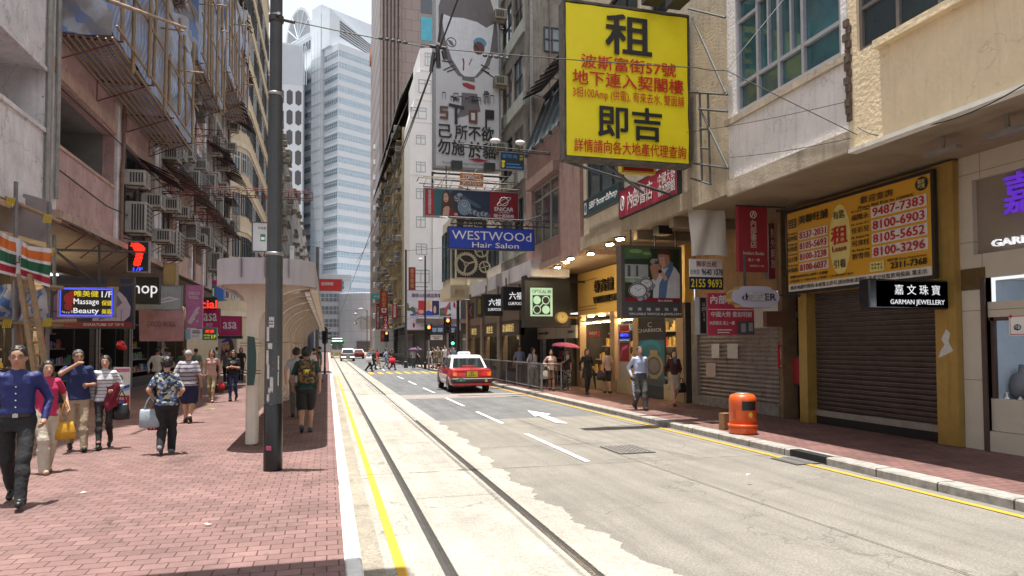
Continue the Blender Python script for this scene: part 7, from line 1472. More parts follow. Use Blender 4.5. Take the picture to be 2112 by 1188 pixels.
t, W, H = signY('poster_board', 'red bookshop board with white characters in front of the pale shutter', 1459, 603, 1558, 692, 14.7, .06, BKR, None); text(t, '內部書店', -W*.1, H*.83, W*.68, H*.2, WHT, -.014, .02); text(t, '中國大勢 書如明鏡', -W*.0, H*.49, W*.86, H*.13, WHT, -.014, .01); text(t, '內部書店 請上一樓', -W*.2, H*.29, W*.52, H*.09, WHT, -.014, .01); art(t, [(DGRY, RECT(.62,.02,.98,.34)), (GRY, RECT(.7,.08,.8,.28)), (GRY, RECT(.86,.1,.95,.3)), (WHT, RECT(.02,.595,.98,.61)), (WHT, RECT(.2,.12,.5,.14)), (WHT, RECT(.2,.06,.45,.08))], W, H)
t, W, H = signY('notice_box', 'narrow grey light box with white letters beside the red bookshop board', 1441, 612, 1459, 690, 15.3, .2, pm('box_black', (.02,.02,.022), .4), GRY, fr=.03); text(t, 'LL\nSTP\n2\n4', .02, H*.6, W*.5, H*.5, WHT, -.014)
t, W, H = signY('timber_sign', 'brown round timber sign in the dark stair entrance', 1580, 640, 1626, 676, 13.6, .15, pm('timber_sign', (.10,.04,.02), .6), None)
e = thing('small_sign', 'thin red upright strip sign beside the pale shutter', 'sign', onY(1610, 760, 14.0)); MB().box(-.06, .06, 0, .03, 0, .56).build('plate', RED, e); text(e, '\n'.join('內部書店請上一樓'), 0, .28, .05, .5, WHT, -.01)
# oval key shop sign
t = thing('hanging_sign', 'lilac lobed shop sign with black letters half covered by silver foil', 'sign', onY(1559, 635, 12.9)); a, c = onY(1509, 590, 12.9), onY(1610, 637, 12.9); W, H = c.x-a.x, a.z-c.z
pts = [(x*W/2, H/2+z*H/2) for x, z in ((-.55,1),(-.5,.86)) ]
o = []
for sx, sz, q in ((1,1,1), (-1,1,2), (-1,-1,3), (1,-1,4)):
    seg = [(.55,1.0), (.58,.86)]+[(.62+.36*math.sin(R(k)), .0+.84*math.cos(R(k))) for k in range(0, 91, 15)]
    seg = [(sx*x, sz*z) for x, z in seg]
    if q in (2, 4): pass
    if q in (1, 3): seg = seg[::-1]
    o += seg if q in (1, 2, 3, 4) else []
o1 = [(.98*W/2*1, 0)]
outl = []
for k in range(0, 360, 6):
    c_, s_ = math.cos(R(k)), math.sin(R(k)); x = math.copysign(abs(c_)**.55, c_)*W/2*(.99); z = math.copysign(abs(s_)**.7, s_)*H/2
    if abs(x) > W*.31: z *= .78
    outl.append((x, H/2+z))
LILS = pm('sign_lilac', (.36,.34,.42), .4, 0, .06, 3)
MB().prism(outl, 'Y', 0, .22).build('body', pm('sign_brass', (.30,.19,.06), .45, .4, .2, 4), t)
MB().prism([(x*.985, H/2+(z-H/2)*.97) for x, z in outl], 'Y', -.012, .0).build('face', LILS, t)
text(t, '‹KEYER', W*.06, H*.5, W*.7, H*.3, BLK, -.018, .03); b = MB()
for i in range(6):
    for j in range(3): x, z = -W*.17+W*.34*i/6, H*.33+H*.36*j/3; b.add([(x,-.03-.012*((i+j) % 2),z), (x+W*.062,-.028-.014*((i*2+j) % 3),z+.01), (x+W*.06,-.03,z+H*.125), (x-.005,-.034,z+H*.12)], [(0,1,2,3)])
b.build('foil', pm('foil_silver', (.5,.5,.52), .35, .5, .3, 20), t); bars(t, [((W*.5, .1, H*.6), (W*.5+.6, .1, H*.6)), ((-.2, .1, H), (-.2, .1, H+.7))], .025, STEELD)
# black jewellery box sign on two arms
t, W, H = signY('hanging_sign', 'black rounded box sign with white jewellery lettering held by two arms', 1806, 578, 1959, 636, 9.35, .01, BLK, None)
MB().bbox(-W/2-.12, W/2, -.0, .24, -.01, H+.01, .02).build('box', pm('sign_gloss_black', (.008,.008,.01), .2), t); text(t, '嘉 文 珠 寶', W*.06, H*.66, W*.62, H*.36, LWHT, -.012, .006); text(t, 'Garman Jewellery'.upper(), W*.06, H*.2, W*.74, H*.22, LWHT, -.012, .006)
for z in (.28, .75): MB().tube((W/2, .1, H*z), (W/2+.42, .1, H*z), .024, n=10).ell((W/2+.45, .1, H*z), (.055,.055,.055)).build('arm', pm('sign_gloss_black', ()), t)
# orange litter bin
BINO = pm('bin_orange', (.60,.085,.012), .38, 0, .16, 5, .04, .25, stain=((.3,.06,.02), 9, .66), clear=.15)
p = onG(1533, 898, .12); t = thing('litter_bin', 'shiny orange domed litter bin standing near the kerb', 'litter bin', (p.x+.15, p.y+.23, .12), R(-42))
MB().lathe([(.25,0),(.265,.03),(.275,.12),(.268,.14)], n=36).build('base', BINO, t, True); MB().lathe([(.268,.14),(.285,.15),(.287,.19),(.272,.2)], n=36).build('ring', BINO, t, True)
MB().lathe([(.262,.2),(.262,.66),(.255,.70),(.235,.745),(.2,.775),(.14,.79),(.13,.79)], n=36).build('body', BINO, t, True); MB().lathe([(.135,.788),(.12,.8),(.1,.795),(.02,.79)], n=24).build('ash_tray', STEEL, t, True)
def curved(par, r, a0, a1, z0, z1, m, name, n=10):
    b = MB()
    for i in range(n):
        q, s = R(a0+(a1-a0)*i/n), R(a0+(a1-a0)*(i+1)/n); b.quad((r*math.cos(q),r*math.sin(q),z0), (r*math.cos(s),r*math.sin(s),z0), (r*math.cos(s),r*math.sin(s),z1), (r*math.cos(q),r*math.sin(q),z1))
    return b.build(name, m, par, True)
curved(t, .2645, -84, -20, .475, .65, pm('slot_black', (.01,.008,.008), .6), 'opening'); curved(t, .266, -86, -18, .655, .67, BINO, 'hood'); b = MB()
b.add([(.2635*math.cos(R(-48+9.5*math.cos(k*.5236))), .2635*math.sin(R(-48+9.5*math.cos(k*.5236))), .39+.052*math.sin(k*.5236)) for k in range(12)], [tuple(range(12))]); b.build('round_sticker', paint('sticker_yellow', (.6,.5,.03)), t, fix=False)
curved(t, .2634, -125, -110, .3, .5, pm('bin_faint_print', (.4,.06,.015), .5), 'notice')
pc = onG(1503, 888, .12)
o = MB().box(-.09, .09, -.1, .1, 0, .34).box(-.085, .085, -.104, -.1, .05, .3, 1).build('carton', [pm('carton_brown', (.23,.12,.05), .8, var=.15), pm('carton_print', (.3,.16,.08), .8)]); o.location = (pc.x+.02, pc.y+.15, .12); tag(o, 'brown cardboard carton behind the orange litter bin', 'carton')

# ================================================================== VEHICLES
TYRE = pm('tyre', (.012,.012,.012), .8); RIM = pm('rim', (.4,.4,.4), .35, .7, .1, 9); CGL = glass('car_glass', (.015,.02,.022), .04); CHROME = pm('chrome', (.55,.55,.55), .15, 1, 0)
def loft(b, rings, m=0):
    n = len(rings[0]); vs = [p for r in rings for p in r]
    fs = [(i*n+j, i*n+(j+1) % n, (i+1)*n+(j+1) % n, (i+1)*n+j) for i in range(len(rings)-1) for j in range(n)]
    return b.add(vs, fs+[tuple(range(n-1,-1,-1)), tuple((len(rings)-1)*n+j for j in range(n))], m)
def car(label, name, loc, rot, st, gh, body, roof, W=1.7, wheels=(.95, 3.75), wr=.31, cat='car', lamp=((.52,.72,.72,.9),)):
    """st: body stations (y, bottom, belt, half width); gh: greenhouse (y rear base, y rear top, y front top, y front base, belt z, roof z, half width belt, half width roof)"""
    t = thing(name, label, cat, loc, rot); rings = []
    for y, zb, zt, hw in st:
        h = zt-zb; half = [(hw*.86,0), (hw*.97,.06), (hw,.2), (hw*1.01,.5), (hw*.985,.82), (hw*.93,.96), (hw*.8,1.0)]
        rings.append([(x, y, zb+q*h) for x, q in half]+[(-x, y, zb+q*h) for x, q in half[::-1]])
    b = MB(); loft(b, rings); o = b.build('body', body, t, True); m = o.modifiers.new('bevel', 'EDGE_SPLIT'); m.split_angle = R(40)
    y0, y1, y2, y3, z0, z1, w0, w1 = gh; mid = (y1+y2)/2
    def P(s, y, z): f = (z-z0)/(z1-z0); return (s*(w0+(w1-w0)*f), y, z)
    c = MB(); loft(c, [[(-w0,y0,z0-.05),(w0,y0,z0-.05),(w0,y3,z0-.05),(-w0,y3,z0-.05)], [(-w1,y1,z1-.04),(w1,y1,z1-.04),(w1,y2,z1-.04),(-w1,y2,z1-.04)], [(-w1*.9,y1+.08,z1+.01),(w1*.9,y1+.08,z1+.01),(w1*.9,y2-.1,z1+.01),(-w1*.9,y2-.1,z1+.01)]]); o = c.build('roof', roof, t, True); m = o.modifiers.new('bevel', 'EDGE_SPLIT'); m.split_angle = R(35)
    def glassq(nm, pts):
        MB().add(pts, [(0,1,2,3)]).build(nm, CGL, t)
    L = lambda a, c_, f: a+(c_-a)*f
    e = .008; fl, fh = .1, .86
    for s in (-1, 1):
        k = lambda y, f: (s*(L(w0, w1, f)+e+.02*(1-f)), y, L(z0-.05, z1-.04, f))
        ya, yb = lambda f: L(y0, y1, f)+.12, lambda f: L(y3, y2, f)-.12
        glassq('side_window', [k(ya(fl), fl), k(mid-.05, fl), k(mid-.05, fh), k(ya(fh), fh)]); glassq('side_window', [k(mid+.05, fl), k(yb(fl), fl), k(yb(fh), fh), k(mid+.05, fh)])
        MB().bbox(s*(W/2)-.02 if s > 0 else -W/2-.13, s*(W/2)+.13 if s > 0 else -W/2+.02, y3-.35, y3-.25, z0-.02, z0+.12, .02).build('wing_mirror', BLK, t)
    k = lambda x, f: (x*L(w0, w1, f), L(y0, y1, f)-e-.012, L(z0-.05, z1-.04, f)); glassq('rear_window', [k(-.88, fl), k(.88, fl), k(.88, fh), k(-.88, fh)])
    k = lambda x, f: (x*L(w0, w1, f), L(y3, y2, f)+e+.012, L(z0-.05, z1-.04, f)); glassq('windscreen', [k(-.88, fl), k(.88, fl), k(.88, fh), k(-.88, fh)])
    for y in wheels:
        for s in (-1, 1):
            x = s*(W/2-.11); w = MB().prism(E2(y, wr, wr, wr, 24), 'X', x-.1, x+.1).build('wheel', TYRE, t); MB().prism(E2(y, wr, wr*.62, wr*.62, 18), 'X', x+s*.085, x+s*.108).build('rim', RIM, w)
            MB().prism(E2(y, wr, wr*1.16, wr*1.16, 24, -10, 190), 'X', x+s*.02, x+s*.1185).build('wheel_arch', BLK, t)
    return t
TRED = pm('taxi_red', (.40,.012,.018), .22, 0, .05, 3, clear=.7); TSIL = pm('taxi_roof_white', (.66,.66,.66), .25, 0, .04, 3, clear=.5)
tx = car('red taxi with a pale roof driving away beside the kerb railing', 'taxi', (5.53, 26.6, .02), R(-1.5), [(0,.36,.80,.70),(.05,.30,.90,.80),(.14,.27,.93,.835),(1.0,.25,.985,.85),(2.2,.24,.99,.855),(3.3,.25,.965,.85),(4.45,.27,.86,.82),(4.62,.33,.78,.72)], (.78, 1.33, 2.75, 3.45, .97, 1.46, .77, .61), TRED, TSIL, 1.7, (.98, 3.7), .31, 'taxi')
LT = pm('tail_red', (.7,.03,.02), .2, 0, 0, clear=.5, emit=.12); LA = pm('tail_amber', (.95,.25,.02), .2, 0, 0, clear=.5, emit=.15)
for s in (-1, 1):
    b = MB(); b.box(min(s*.38, s*.62), max(s*.38, s*.62), -.025, .08, .665, .80, 0); b.box(min(s*.62, s*.76), max(s*.62, s*.76), -.012, .1, .665, .80, 1); b.build('tail_light', [LT, LA], tx)
MB().bbox(-.84, .84, -.09, .12, .40, .57, .03).build('bumper', pm('bumper_black', (.03,.03,.032), .45), tx); MB().bbox(-.8, .8, -.06, .2, .27, .40, .03).build('valance', TRED, tx)
pl = MB().box(-.22, .22, -.04, -.02, .62, .845).build('number_plate', paint('plate_yellow', (.62,.46,.02)), tx); text(pl, 'BF\n5397', 0, .732, .3, .17, BLK, -.044, .02)
MB().box(-.24, .24, -.03, .0, .6, .865).build('plate_surround', BLK, tx)
b = MB().prism(E2(-.47, .44, .2, .13, 14, 0, 180), 'Y', -.1, -.085); o = b.build('seat_badge', paint('badge_green', (.01,.18,.13)), tx); text(o, '4', -.47, .49, .06, .07, WHT, -.104, .01)
MB().box(.5, .6, -.1, -.085, .42, .52).build('sticker', PALEY, tx); MB().bbox(-.26, .26, 1.85, 2.05, 1.46, 1.60, .03).build('roof_sign', pm('taxi_sign', (.75,.70,.72), .4, emit=.25), tx); rsn = bpy.data.objects[-1] if False else None
text(tx, '的士 TAXI', 0, 1.535, .4, .08, RED, 1.845, .01); MB().tube((0,.1,.935),(0,.1,.955),.03).box(-.7,.7,.0,.03,.9,.915).build('boot_trim', CHROME, tx); MB().tube((-.45,-.02,.28), (-.45,.3,.28), .03).build('exhaust', STEELD, tx)
MB().box(-.25, .25, .86, 1.0, 1.0, 1.06).build('parcel_shelf_lamp', LT, tx)
CSIL = pm('car_silver', (.36,.37,.38), .3, .6, .05, 3, clear=.6); CRED = pm('car_wine', (.2,.01,.015), .3, 0, .05, 3, clear=.6)
c1 = car('silver estate car driving away along the tram rails', 'parked_car', (onG(713, 742).x, 88, 0), R(0), [(0,.4,.95,.72),(.08,.3,1.0,.83),(.5,.26,1.0,.87),(2.2,.25,.98,.88),(3.4,.26,.95,.87),(4.3,.3,.8,.8),(4.45,.36,.7,.7)], (.12, .5, 2.7, 3.5, .98, 1.62, .8, .66), CSIL, CSIL, 1.76, (.85, 3.55), .32)
for s in (-1, 1): MB().box(min(s*.6, s*.8), max(s*.6, s*.8), -.03, .1, .72, .98).build('tail_light', LT, c1)
MB().bbox(-.85, .85, -.08, .1, .34, .56, .03).build('bumper', CSIL, c1); MB().box(-.25, .25, -.1, -.04, .62, .74).build('number_plate', MATS['paint_plate_yellow'], c1)
c2 = car('dark red car waiting ahead of the silver car', 'parked_car', (onG(736, 737).x-.3, 105, 0), 0, [(0,.36,.85,.72),(.08,.3,.95,.82),(1.0,.26,.98,.86),(3.4,.26,.95,.86),(4.4,.3,.8,.8)], (.5, 1.0, 2.6, 3.4, .96, 1.46, .78, .62), CRED, CRED)
for s in (-1, 1): MB().box(min(s*.5, s*.78), max(s*.5, s*.78), -.02, .1, .66, .84).build('tail_light', LT, c2)
t = thing('minibus', 'cream public minibus with a green roof far down the tram rails', 'minibus', (onG(694, 737).x, 112, 0)); CRB = pm('bus_cream', (.62,.58,.36), .35, 0, .05, 2, clear=.4); GRB = pm('bus_green', (.02,.30,.13), .35, 0, .05, 2, clear=.4)
MB().bbox(-1.02, 1.02, 0, 6.6, .3, 2.25, .1).build('body', CRB, t); MB().bbox(-1.0, 1.0, .02, 6.5, 2.2, 2.85, .15).build('roof', GRB, t); MB().box(-.82, .82, -.02, .05, 1.45, 2.2).build('rear_window', CGL, t); MB().bbox(-.9, .9, .3, 1.0, 2.8, 3.2, .1).build('roof_pod', GRB, t)
b = MB().box(-.02, .02, -.03, .0, 1.45, 2.2).box(-.85, .85, -.03, .0, .95, 1.35); b.build('rear_band', WHT, t); MB().box(-.3, .3, -.04, 0, .55, .7).build('number_plate', MATS['paint_plate_yellow'], t)
for s in (-1, 1):
    MB().box(min(s*.75, s*.95), max(s*.75, s*.95), -.03, .05, .6, .9).build('tail_light', LT, t); MB().box(min(s*1.0, s*1.03), max(s*1.0, s*1.03), .6, 6.2, 1.5, 2.15).build('side_window', CGL, t)
    for y in (1.2, 5.2): MB().prism(E2(y, .36, .36, .36, 20), 'X', s*.8-.12, s*.8+.12).build('wheel', TYRE, t)
t = thing('truck', 'white box truck standing at the far right kerb', 'truck', (onG(768, 742).x+.6, 84, 0)); TRW = gridmat('truck_box', (.56,.55,.53), (.36,.35,.34), 1.2, 3, .03, 'XZ', .5, 0, .1)
MB().bbox(-1.15, 1.15, 0, 5.5, 1.0, 3.9, .05).build('cargo_box', TRW, t); MB().box(-1.05, 1.05, .2, 7.2, .55, .98).build('chassis', pm('chassis_dark', (.03,.03,.03), .7), t); MB().bbox(-1.05, 1.05, 5.7, 7.4, .9, 2.7, .12).build('cab', pm('cab_white', (.55,.55,.55), .4), t); MB().box(-1.1, 1.1, -.05, .1, .55, .75).build('bumper', STEELD, t)
for s in (-1, 1):
    MB().box(min(s*.7, s*1.0), max(s*.7, s*1.0), -.08, -.04, .58, .72).build('tail_light', LT, t)
    for y in (1.4, 6.3): MB().prism(E2(y, .45, .45, .45, 20), 'X', s*.85-.16, s*.85+.16).build('wheel', TYRE, t)

# ================================================================== PEOPLE
from mathutils import noise as mnoise
def nets(F, org, h):
    """smooth surface of a sampled distance field"""
    S = F < 0; nx, ny, nz = F.shape
    c = np.zeros((nx-1, ny-1, nz-1), int)
    for i in (0, 1):
        for j in (0, 1):
            for k in (0, 1): c += S[i:nx-1+i, j:ny-1+j, k:nz-1+k]
    act = (c > 0) & (c < 8); idx = -np.ones(act.shape, int); ijk = np.argwhere(act); idx[act] = np.arange(len(ijk))
    acc = np.zeros((len(ijk), 3)); cnt = np.zeros(len(ijk))
    cs = [(i, j, k) for i in (0, 1) for j in (0, 1) for k in (0, 1)]
    for a in cs:
        for ax in range(3):
            if a[ax]: continue
            b = list(a); b[ax] = 1
            fa = F[ijk[:,0]+a[0], ijk[:,1]+a[1], ijk[:,2]+a[2]]; fb = F[ijk[:,0]+b[0], ijk[:,1]+b[1], ijk[:,2]+b[2]]
            m = (fa < 0) != (fb < 0); t = np.where(m, fa/np.where(m, fa-fb, 1), 0); p = np.tile(np.array(a, float), (len(ijk), 1)); p[:, ax] = t
            acc += p*m[:, None]; cnt += m
    V = org+(ijk+acc/cnt[:, None])*h; Q = []
    for ax in range(3):
        sl = [slice(1, -1)]*3; sl[ax] = slice(0, -1); sh = list(sl); sh[ax] = slice(1, None)
        A = S[tuple(sl)]; B = S[tuple(sh)]; e = np.argwhere(A != B)+np.array([0 if q == ax else 1 for q in range(3)]); fl = A[A != B]
        u, v = (ax+1) % 3, (ax+2) % 3; q = []
        for du, dv in ((1, 1), (0, 1), (0, 0), (1, 0)): f = e.copy(); f[:, u] -= du; f[:, v] -= dv; q.append(idx[f[:,0], f[:,1], f[:,2]])
        q = np.stack(q, 1); q[~fl] = q[~fl][:, ::-1]; Q.append(q)
    return V, np.concatenate(Q)
def d_cap(P, a, b, ra, rb):
    a = np.array(a, float); b = np.array(b, float); ba = b-a; t = np.clip(((P-a)@ba)/max(ba@ba, 1e-9), 0, 1); return np.linalg.norm(P-a-t[:, None]*ba, axis=1)-(ra+(rb-ra)*t)
def d_ell(P, c, r): r = np.array(r, float); return (np.linalg.norm((P-np.array(c))/r, axis=1)-1)*r.min()
def d_loft(P, pr):
    z = P[:, 2]; A = np.array(pr, float); hw, hd, cy = (np.interp(z, A[:, 0], A[:, k]) for k in (1, 2, 3)); cx = np.interp(z, A[:, 0], A[:, 4]) if A.shape[1] > 4 else 0
    k = ((np.abs(P[:, 0]-cx)/hw)**2.4+(np.abs(P[:, 1]-cy)/hd)**2.4)**(1/2.4); return np.maximum((k-1)*np.minimum(hw, hd), np.maximum(A[0, 0]-z, z-A[-1, 0]))
FN = {'c': d_cap, 'e': d_ell, 'l': d_loft}
def solid(prims, vox, cut=None):
    lo, hi = np.full(3, 9.), np.full(3, -9.)
    for p in prims:
        if p[0] == 'c': pts = [np.array(p[2])-max(p[4:6]), np.array(p[2])+max(p[4:6]), np.array(p[3])-max(p[4:6]), np.array(p[3])+max(p[4:6])]
        elif p[0] == 'e': pts = [np.array(p[2])-np.array(p[3]), np.array(p[2])+np.array(p[3])]
        else: pts = [x for s in p[2] for x in (np.array([-s[1]-.1, s[3]-s[2], s[0]]), np.array([s[1]+.1, s[3]+s[2], s[0]]))]
        for q in pts: lo = np.minimum(lo, q); hi = np.maximum(hi, q)
    lo -= vox*3; hi += vox*3; n = np.ceil((hi-lo)/vox).astype(int)+1
    g = np.stack(np.meshgrid(*[lo[i]+vox*np.arange(n[i]) for i in range(3)], indexing='ij'), -1).reshape(-1, 3); D = None
    for p in prims:
        d = FN[p[0]](g, *p[2:6] if p[0] == 'c' else p[2:4] if p[0] == 'e' else p[2:3]); k = p[-1]
        if D is None: D = d; continue
        h = np.clip(.5+.5*(D-d)/k, 0, 1); D = D*(1-h)+d*h-k*h*(1-h)
    if cut: 
        for c in cut: D = np.maximum(D, -FN[c[0]](g, *c[1:]))
    V, Q = nets(D.reshape(n), lo, vox)
    C = V[Q].mean(1); B = np.stack([FN[p[0]](C, *p[2:6] if p[0] == 'c' else p[2:4] if p[0] == 'e' else p[2:3]) for p in prims]); return V, Q, np.array([p[1] for p in prims])[B.argmin(0)]
def ik(a, b, l1, l2, pole):
    a, b = Vector(a), Vector(b); d = b-a; L = min(d.length, (l1+l2)*.998); d.normalize(); x = (l1*l1-l2*l2+L*L)/(2*L); hgt = math.sqrt(max(l1*l1-x*x, 0)); p = Vector(pole); p = (p-d*p.dot(d)).normalized(); return a+d*x+p*hgt, a+d*L
SKA = pm('skin_light', (.50,.29,.20), .55, 0, .05, 12); SKB = pm('skin_tan', (.38,.21,.135), .55, 0, .05, 12); HAIRB = pm('hair_black', (.012,.010,.009), .45, 0, .3, 30); HAIRN = pm('hair_brown', (.05,.025,.015), .45, 0, .3, 30); HAIRG = pm('hair_grey', (.33,.32,.31), .7, 0, .3, 30); HAIRS = pm('hair_greying', (.07,.068,.066), .6, 0, .5, 40); LIP = pm('lip', (.36,.11,.09), .5, 0, 0); EYE = pm('eye_dark', (.015,.012,.01), .2, 0, 0)
def cl(n, c, r=.85, var=.14): return pm('cloth_'+n, c, r, 0, var, 14, .25, bsc=40)
BLKC = cl('black', (.013,.013,.015)); SHB_ = pm('shoe_black', (.01,.01,.01), .35); SHW = pm('shoe_white', (.5,.5,.5), .6); SHG = pm('shoe_grey', (.14,.14,.16), .7)
def person(label, loc, face, h=1.68, top=None, bottom=None, shoes=None, skin=None, hair='short', hm=None, sleeve='short', legs='trousers', stride=.35, lead=1, lh=None, rh=None, fem=False, fat=1.0, vox=.02, glasses=False, lean=0.0, turn=0.0, detail=True, group=None, coat=None, bag=None, loose=1.0, seated=False, hem=None):
    """faces local -Y; lh / rh are hand targets in metres for a 1.70 m figure; face: degrees turned from facing the camera's side of the street"""
    s = h/1.7; rot = R(face); t = thing('person', label, 'person', loc, rot, group); skin = skin or SKA; mats = [skin, top, bottom or BLKC, shoes or SHB_, coat or top]
    sw = .15 if fem else .176; hipw = .085 if fem else .09; P = []; ly = -lean
    ankles = []
    for sd in (1, -1):
        f = stride*.5*(1 if sd == lead else -1); y = -f; lift = .075*(stride > .3) if f < 0 else .0
        ankles.append((sd, Vector((sd*hipw*(.75 if fem else .95), y, .085+lift)), f))
    hz = .90
    for sd, an, f in ankles:
        hip = Vector((sd*hipw, 0, hz)); knee, an = ik(hip, an, .42, .42, (0, -1, 0)); lm = 2 if legs in ('trousers', 'shorts', 'slim') else 0; lr = {'trousers': (.088, .066, .058), 'slim': (.082, .053, .042)}.get(legs, (.08, .054, .042)); lr = [q*loose*(fat if k == 0 else 1) for k, q in enumerate(lr)]
        if legs == 'shorts':
            P.append(('c', 0, hip, knee, .08, .056, .03)); P.append(('c', 2, hip, hip.lerp(knee, .9), .098*fat, .092*fat, .03)); P.append(('c', 0, knee, knee.lerp(an, .35), .054, .06, .03)); P.append(('c', 0, knee.lerp(an, .35), an, .058, .037, .03))
        else:
            P.append(('c', lm, hip, knee, lr[0], lr[1], .03)); P.append(('c', lm, knee, knee.lerp(an, .35), lr[1], lr[1]*1.03, .03)); P.append(('c', lm, knee.lerp(an, .35), an+Vector((0,0,-.02 if legs == 'trousers' else .03)), lr[1]*1.03, lr[2], .03))
            if legs == 'slim' or legs == 'skirt': P.append(('c', 0, an+Vector((0,0,.06)), an, .04, .036, .02))
        pit = .5 if (f < 0 and stride > .3) else (-.12 if stride > .3 else 0); c_, s_ = math.cos(pit), math.sin(pit)
        hl, to = an+Vector((0, .055*c_, -.045+.05*s_)), an+Vector((0, -.125*c_, -.05-.125*s_ if pit > 0 else -.045-.1*s_)); P.append(('c', 3, hl, to, .042, .036, .015)); P.append(('c', 3, hl, an+Vector((0,.0,-.02)), .042, .044, .02))
    W = fat; hb = .155 if fem else .158
    pt = .05 if (hem or 0) > .95 else 0
    P.append(('l', 2, [(.80, hb*W*.9, .105*W, .0), (.90, hb*W, .115*W, .0), (.965+pt*.4, hb*(.9+pt)*W, (.095+pt*.2)*W, 0), (1.0+pt*.3, hb*(.8+pt*2)*W, (.08+pt*.4)*W, 0)], .03))
    if legs == 'skirt': P.append(('l', 2, [(.50, .19, .15, 0), (.7, .185, .14, 0), (.9, .165, .12, 0), (1.02, .135, .10, 0)], .02))
    wv = .125 if fem else .145; hm_ = hem if hem is not None else (.88 if not coat else .62)
    P.append(('l', 1, [(hm_, hb*1.04*W+(.03 if coat else 0), .118*W+(.03 if coat else 0), 0), (1.05, wv*W*1.02, .103*W, ly*.2-(.02 if fat > 1.1 else 0)), (1.18, (wv+.01)*W, .108*W, ly*.5), (1.30, (sw*.93), .115*W**.5, ly*.8), (1.39, sw*.9, .095, ly), (1.435, sw*.6, .07, ly), (1.46, .07, .058, ly)], .03))
    if fem: P += [('e', 1, (q*.062, ly*.6-.07, 1.265), (.066, .062, .068), .03) for q in (-1, 1)]
    nk = Vector((0, ly-.005, 1.43)); hc = Vector((0, ly*1.2-.018, 1.59)); P.append(('c', 0, nk, hc-Vector((0,0,.03)), .056 if not fem else .047, .05 if not fem else .043, .02))
    T = Matrix.Rotation(R(turn), 3, 'Z'); H = lambda x, y, z: tuple(hc+T @ Vector((x, y, z)))
    P += [('e', 0, H(0, .005, .02), (.074, .092, .093), .02), ('e', 0, H(0, -.022, -.045), (.058, .066, .068), .03), ('c', 0, H(0, -.083, -.0), H(0, -.098, -.03), .009, .013, .012), ('e', 0, H(.076, .01, -.01), (.012, .02, .03), .008), ('e', 0, H(-.076, .01, -.01), (.012, .02, .03), .008)]
    hands = {}
    for sd, tg in ((1, lh), (-1, rh)):
        sh = Vector((sd*sw*.95, ly, 1.385)); f = stride*.5*(1 if sd == lead else -1)
        tg = Vector(tg) if tg is not None else Vector((sd*(sw+.07*W), .02+f*.55, .88+abs(f)*.12))
        el, wr = ik(sh, tg, .285, .25, (sd*.5, .8, -.35)); dv = (wr-el).normalized(); hands[sd] = wr+dv*.07
        m1 = 1 if sleeve in ('short', 'long') else 0; P.append(('c', m1, sh, sh.lerp(el, .72) if sleeve == 'short' else el, .056*W**.4, .054 if sleeve == 'short' else .05, .03))
        P.append(('c', 0 if sleeve != 'long' else 1, sh.lerp(el, .6), el, .043, .041, .012)); P.append(('c', 1 if sleeve == 'long' else 0, el, wr, .047 if sleeve == 'long' else .039, .036 if sleeve == 'long' else .027, .012))
        P.append(('c', 0, wr-dv*.01, wr+dv*.06, .026, .03, .01))
    V, Q, M = solid(P, vox)
    Vn = np.unique(Q[M != 0].ravel())
    for i in Vn: V[i] += np.array(mnoise.noise_vector(Vector(V[i]*(9, 9, 5))))*.011+np.array(mnoise.noise_vector(Vector(V[i]*26)))*.004
    b = MB(); b.add(V*s, [tuple(int(i) for i in q) for q in Q]); b.m = [int(x) for x in M]
    if detail:
        for sd, tg in ((1, lh), (-1, rh)):
            sh = Vector((sd*sw*.95, ly, 1.385)); hd = hands[sd]; el = None
            f = stride*.5*(1 if sd == lead else -1); tg = Vector(tg) if tg is not None else Vector((sd*(sw+.07*W), .02+f*.55, .88+abs(f)*.12)); el, wr = ik(sh, tg, .285, .25, (sd*.5, .8, -.35)); dv = (wr-el).normalized(); ax = dv.cross(Vector((sd, 0, 0))); ax = ax.normalized() if ax.length > .2 else Vector((0, 1, 0)); inn = dv.cross(ax).normalized(); inn = inn if inn.x*sd < 0 else -inn
            for k, (o, L) in enumerate(((-.024, .07), (-.008, .08), (.008, .076), (.023, .06))): 
                p0 = wr+dv*.055+ax*o; p1 = p0+dv*L*.5+inn*.006; p2 = p1+dv*L*.35+inn*.03; b.tube(p0*s, p1*s, .0105*s, .0095*s, 6, 0); b.tube(p1*s, p2*s, .0095*s, .0075*s, 6, 0)
            q0 = wr+dv*.02-ax*.02; q1 = q0+dv*.04-ax*.028+inn*.012; q2 = q1+dv*.03-ax*.004+inn*.012; b.tube(q0*s, q1*s, .012*s, .0105*s, 6, 0); b.tube(q1*s, q2*s, .0105*s, .008*s, 6, 0)
    o = b.build('body', mats, t, True)
    hm = hm or HAIRB; hp = [('e', 0, H(0, .016, .038), (.083, .098, .092), .02)]; cut = [('e', H(0, -.112, -.006), (.074, .088, .094)), ('c', H(0, .02, -.2), H(0, .02, -.075), .09, .075)]
    if hair in ('bob', 'long'):
        cut = [('e', H(0, -.107, -.014), (.062, .088, .09))]; dn = .10 if hair == 'bob' else .2
        hp += [('c', 0, H(.055, .02, 0), H(.062, .03, -dn), .042, .034, .03), ('c', 0, H(-.055, .02, 0), H(-.062, .03, -dn), .042, .034, .03), ('c', 0, H(0, .055, 0), H(0, .06, -dn), .055, .05, .04)]
    if hair == 'puff': hp = [('e', 0, H(0, .02, .035), (.10, .115, .115), .02)]; cut = cut[:1]+[('c', H(0, .02, -.24), H(0, .02, -.09), .09, .07)]
    if hair == 'bun': hp.append(('e', 0, H(0, .12, .03), (.045, .045, .045), .02))
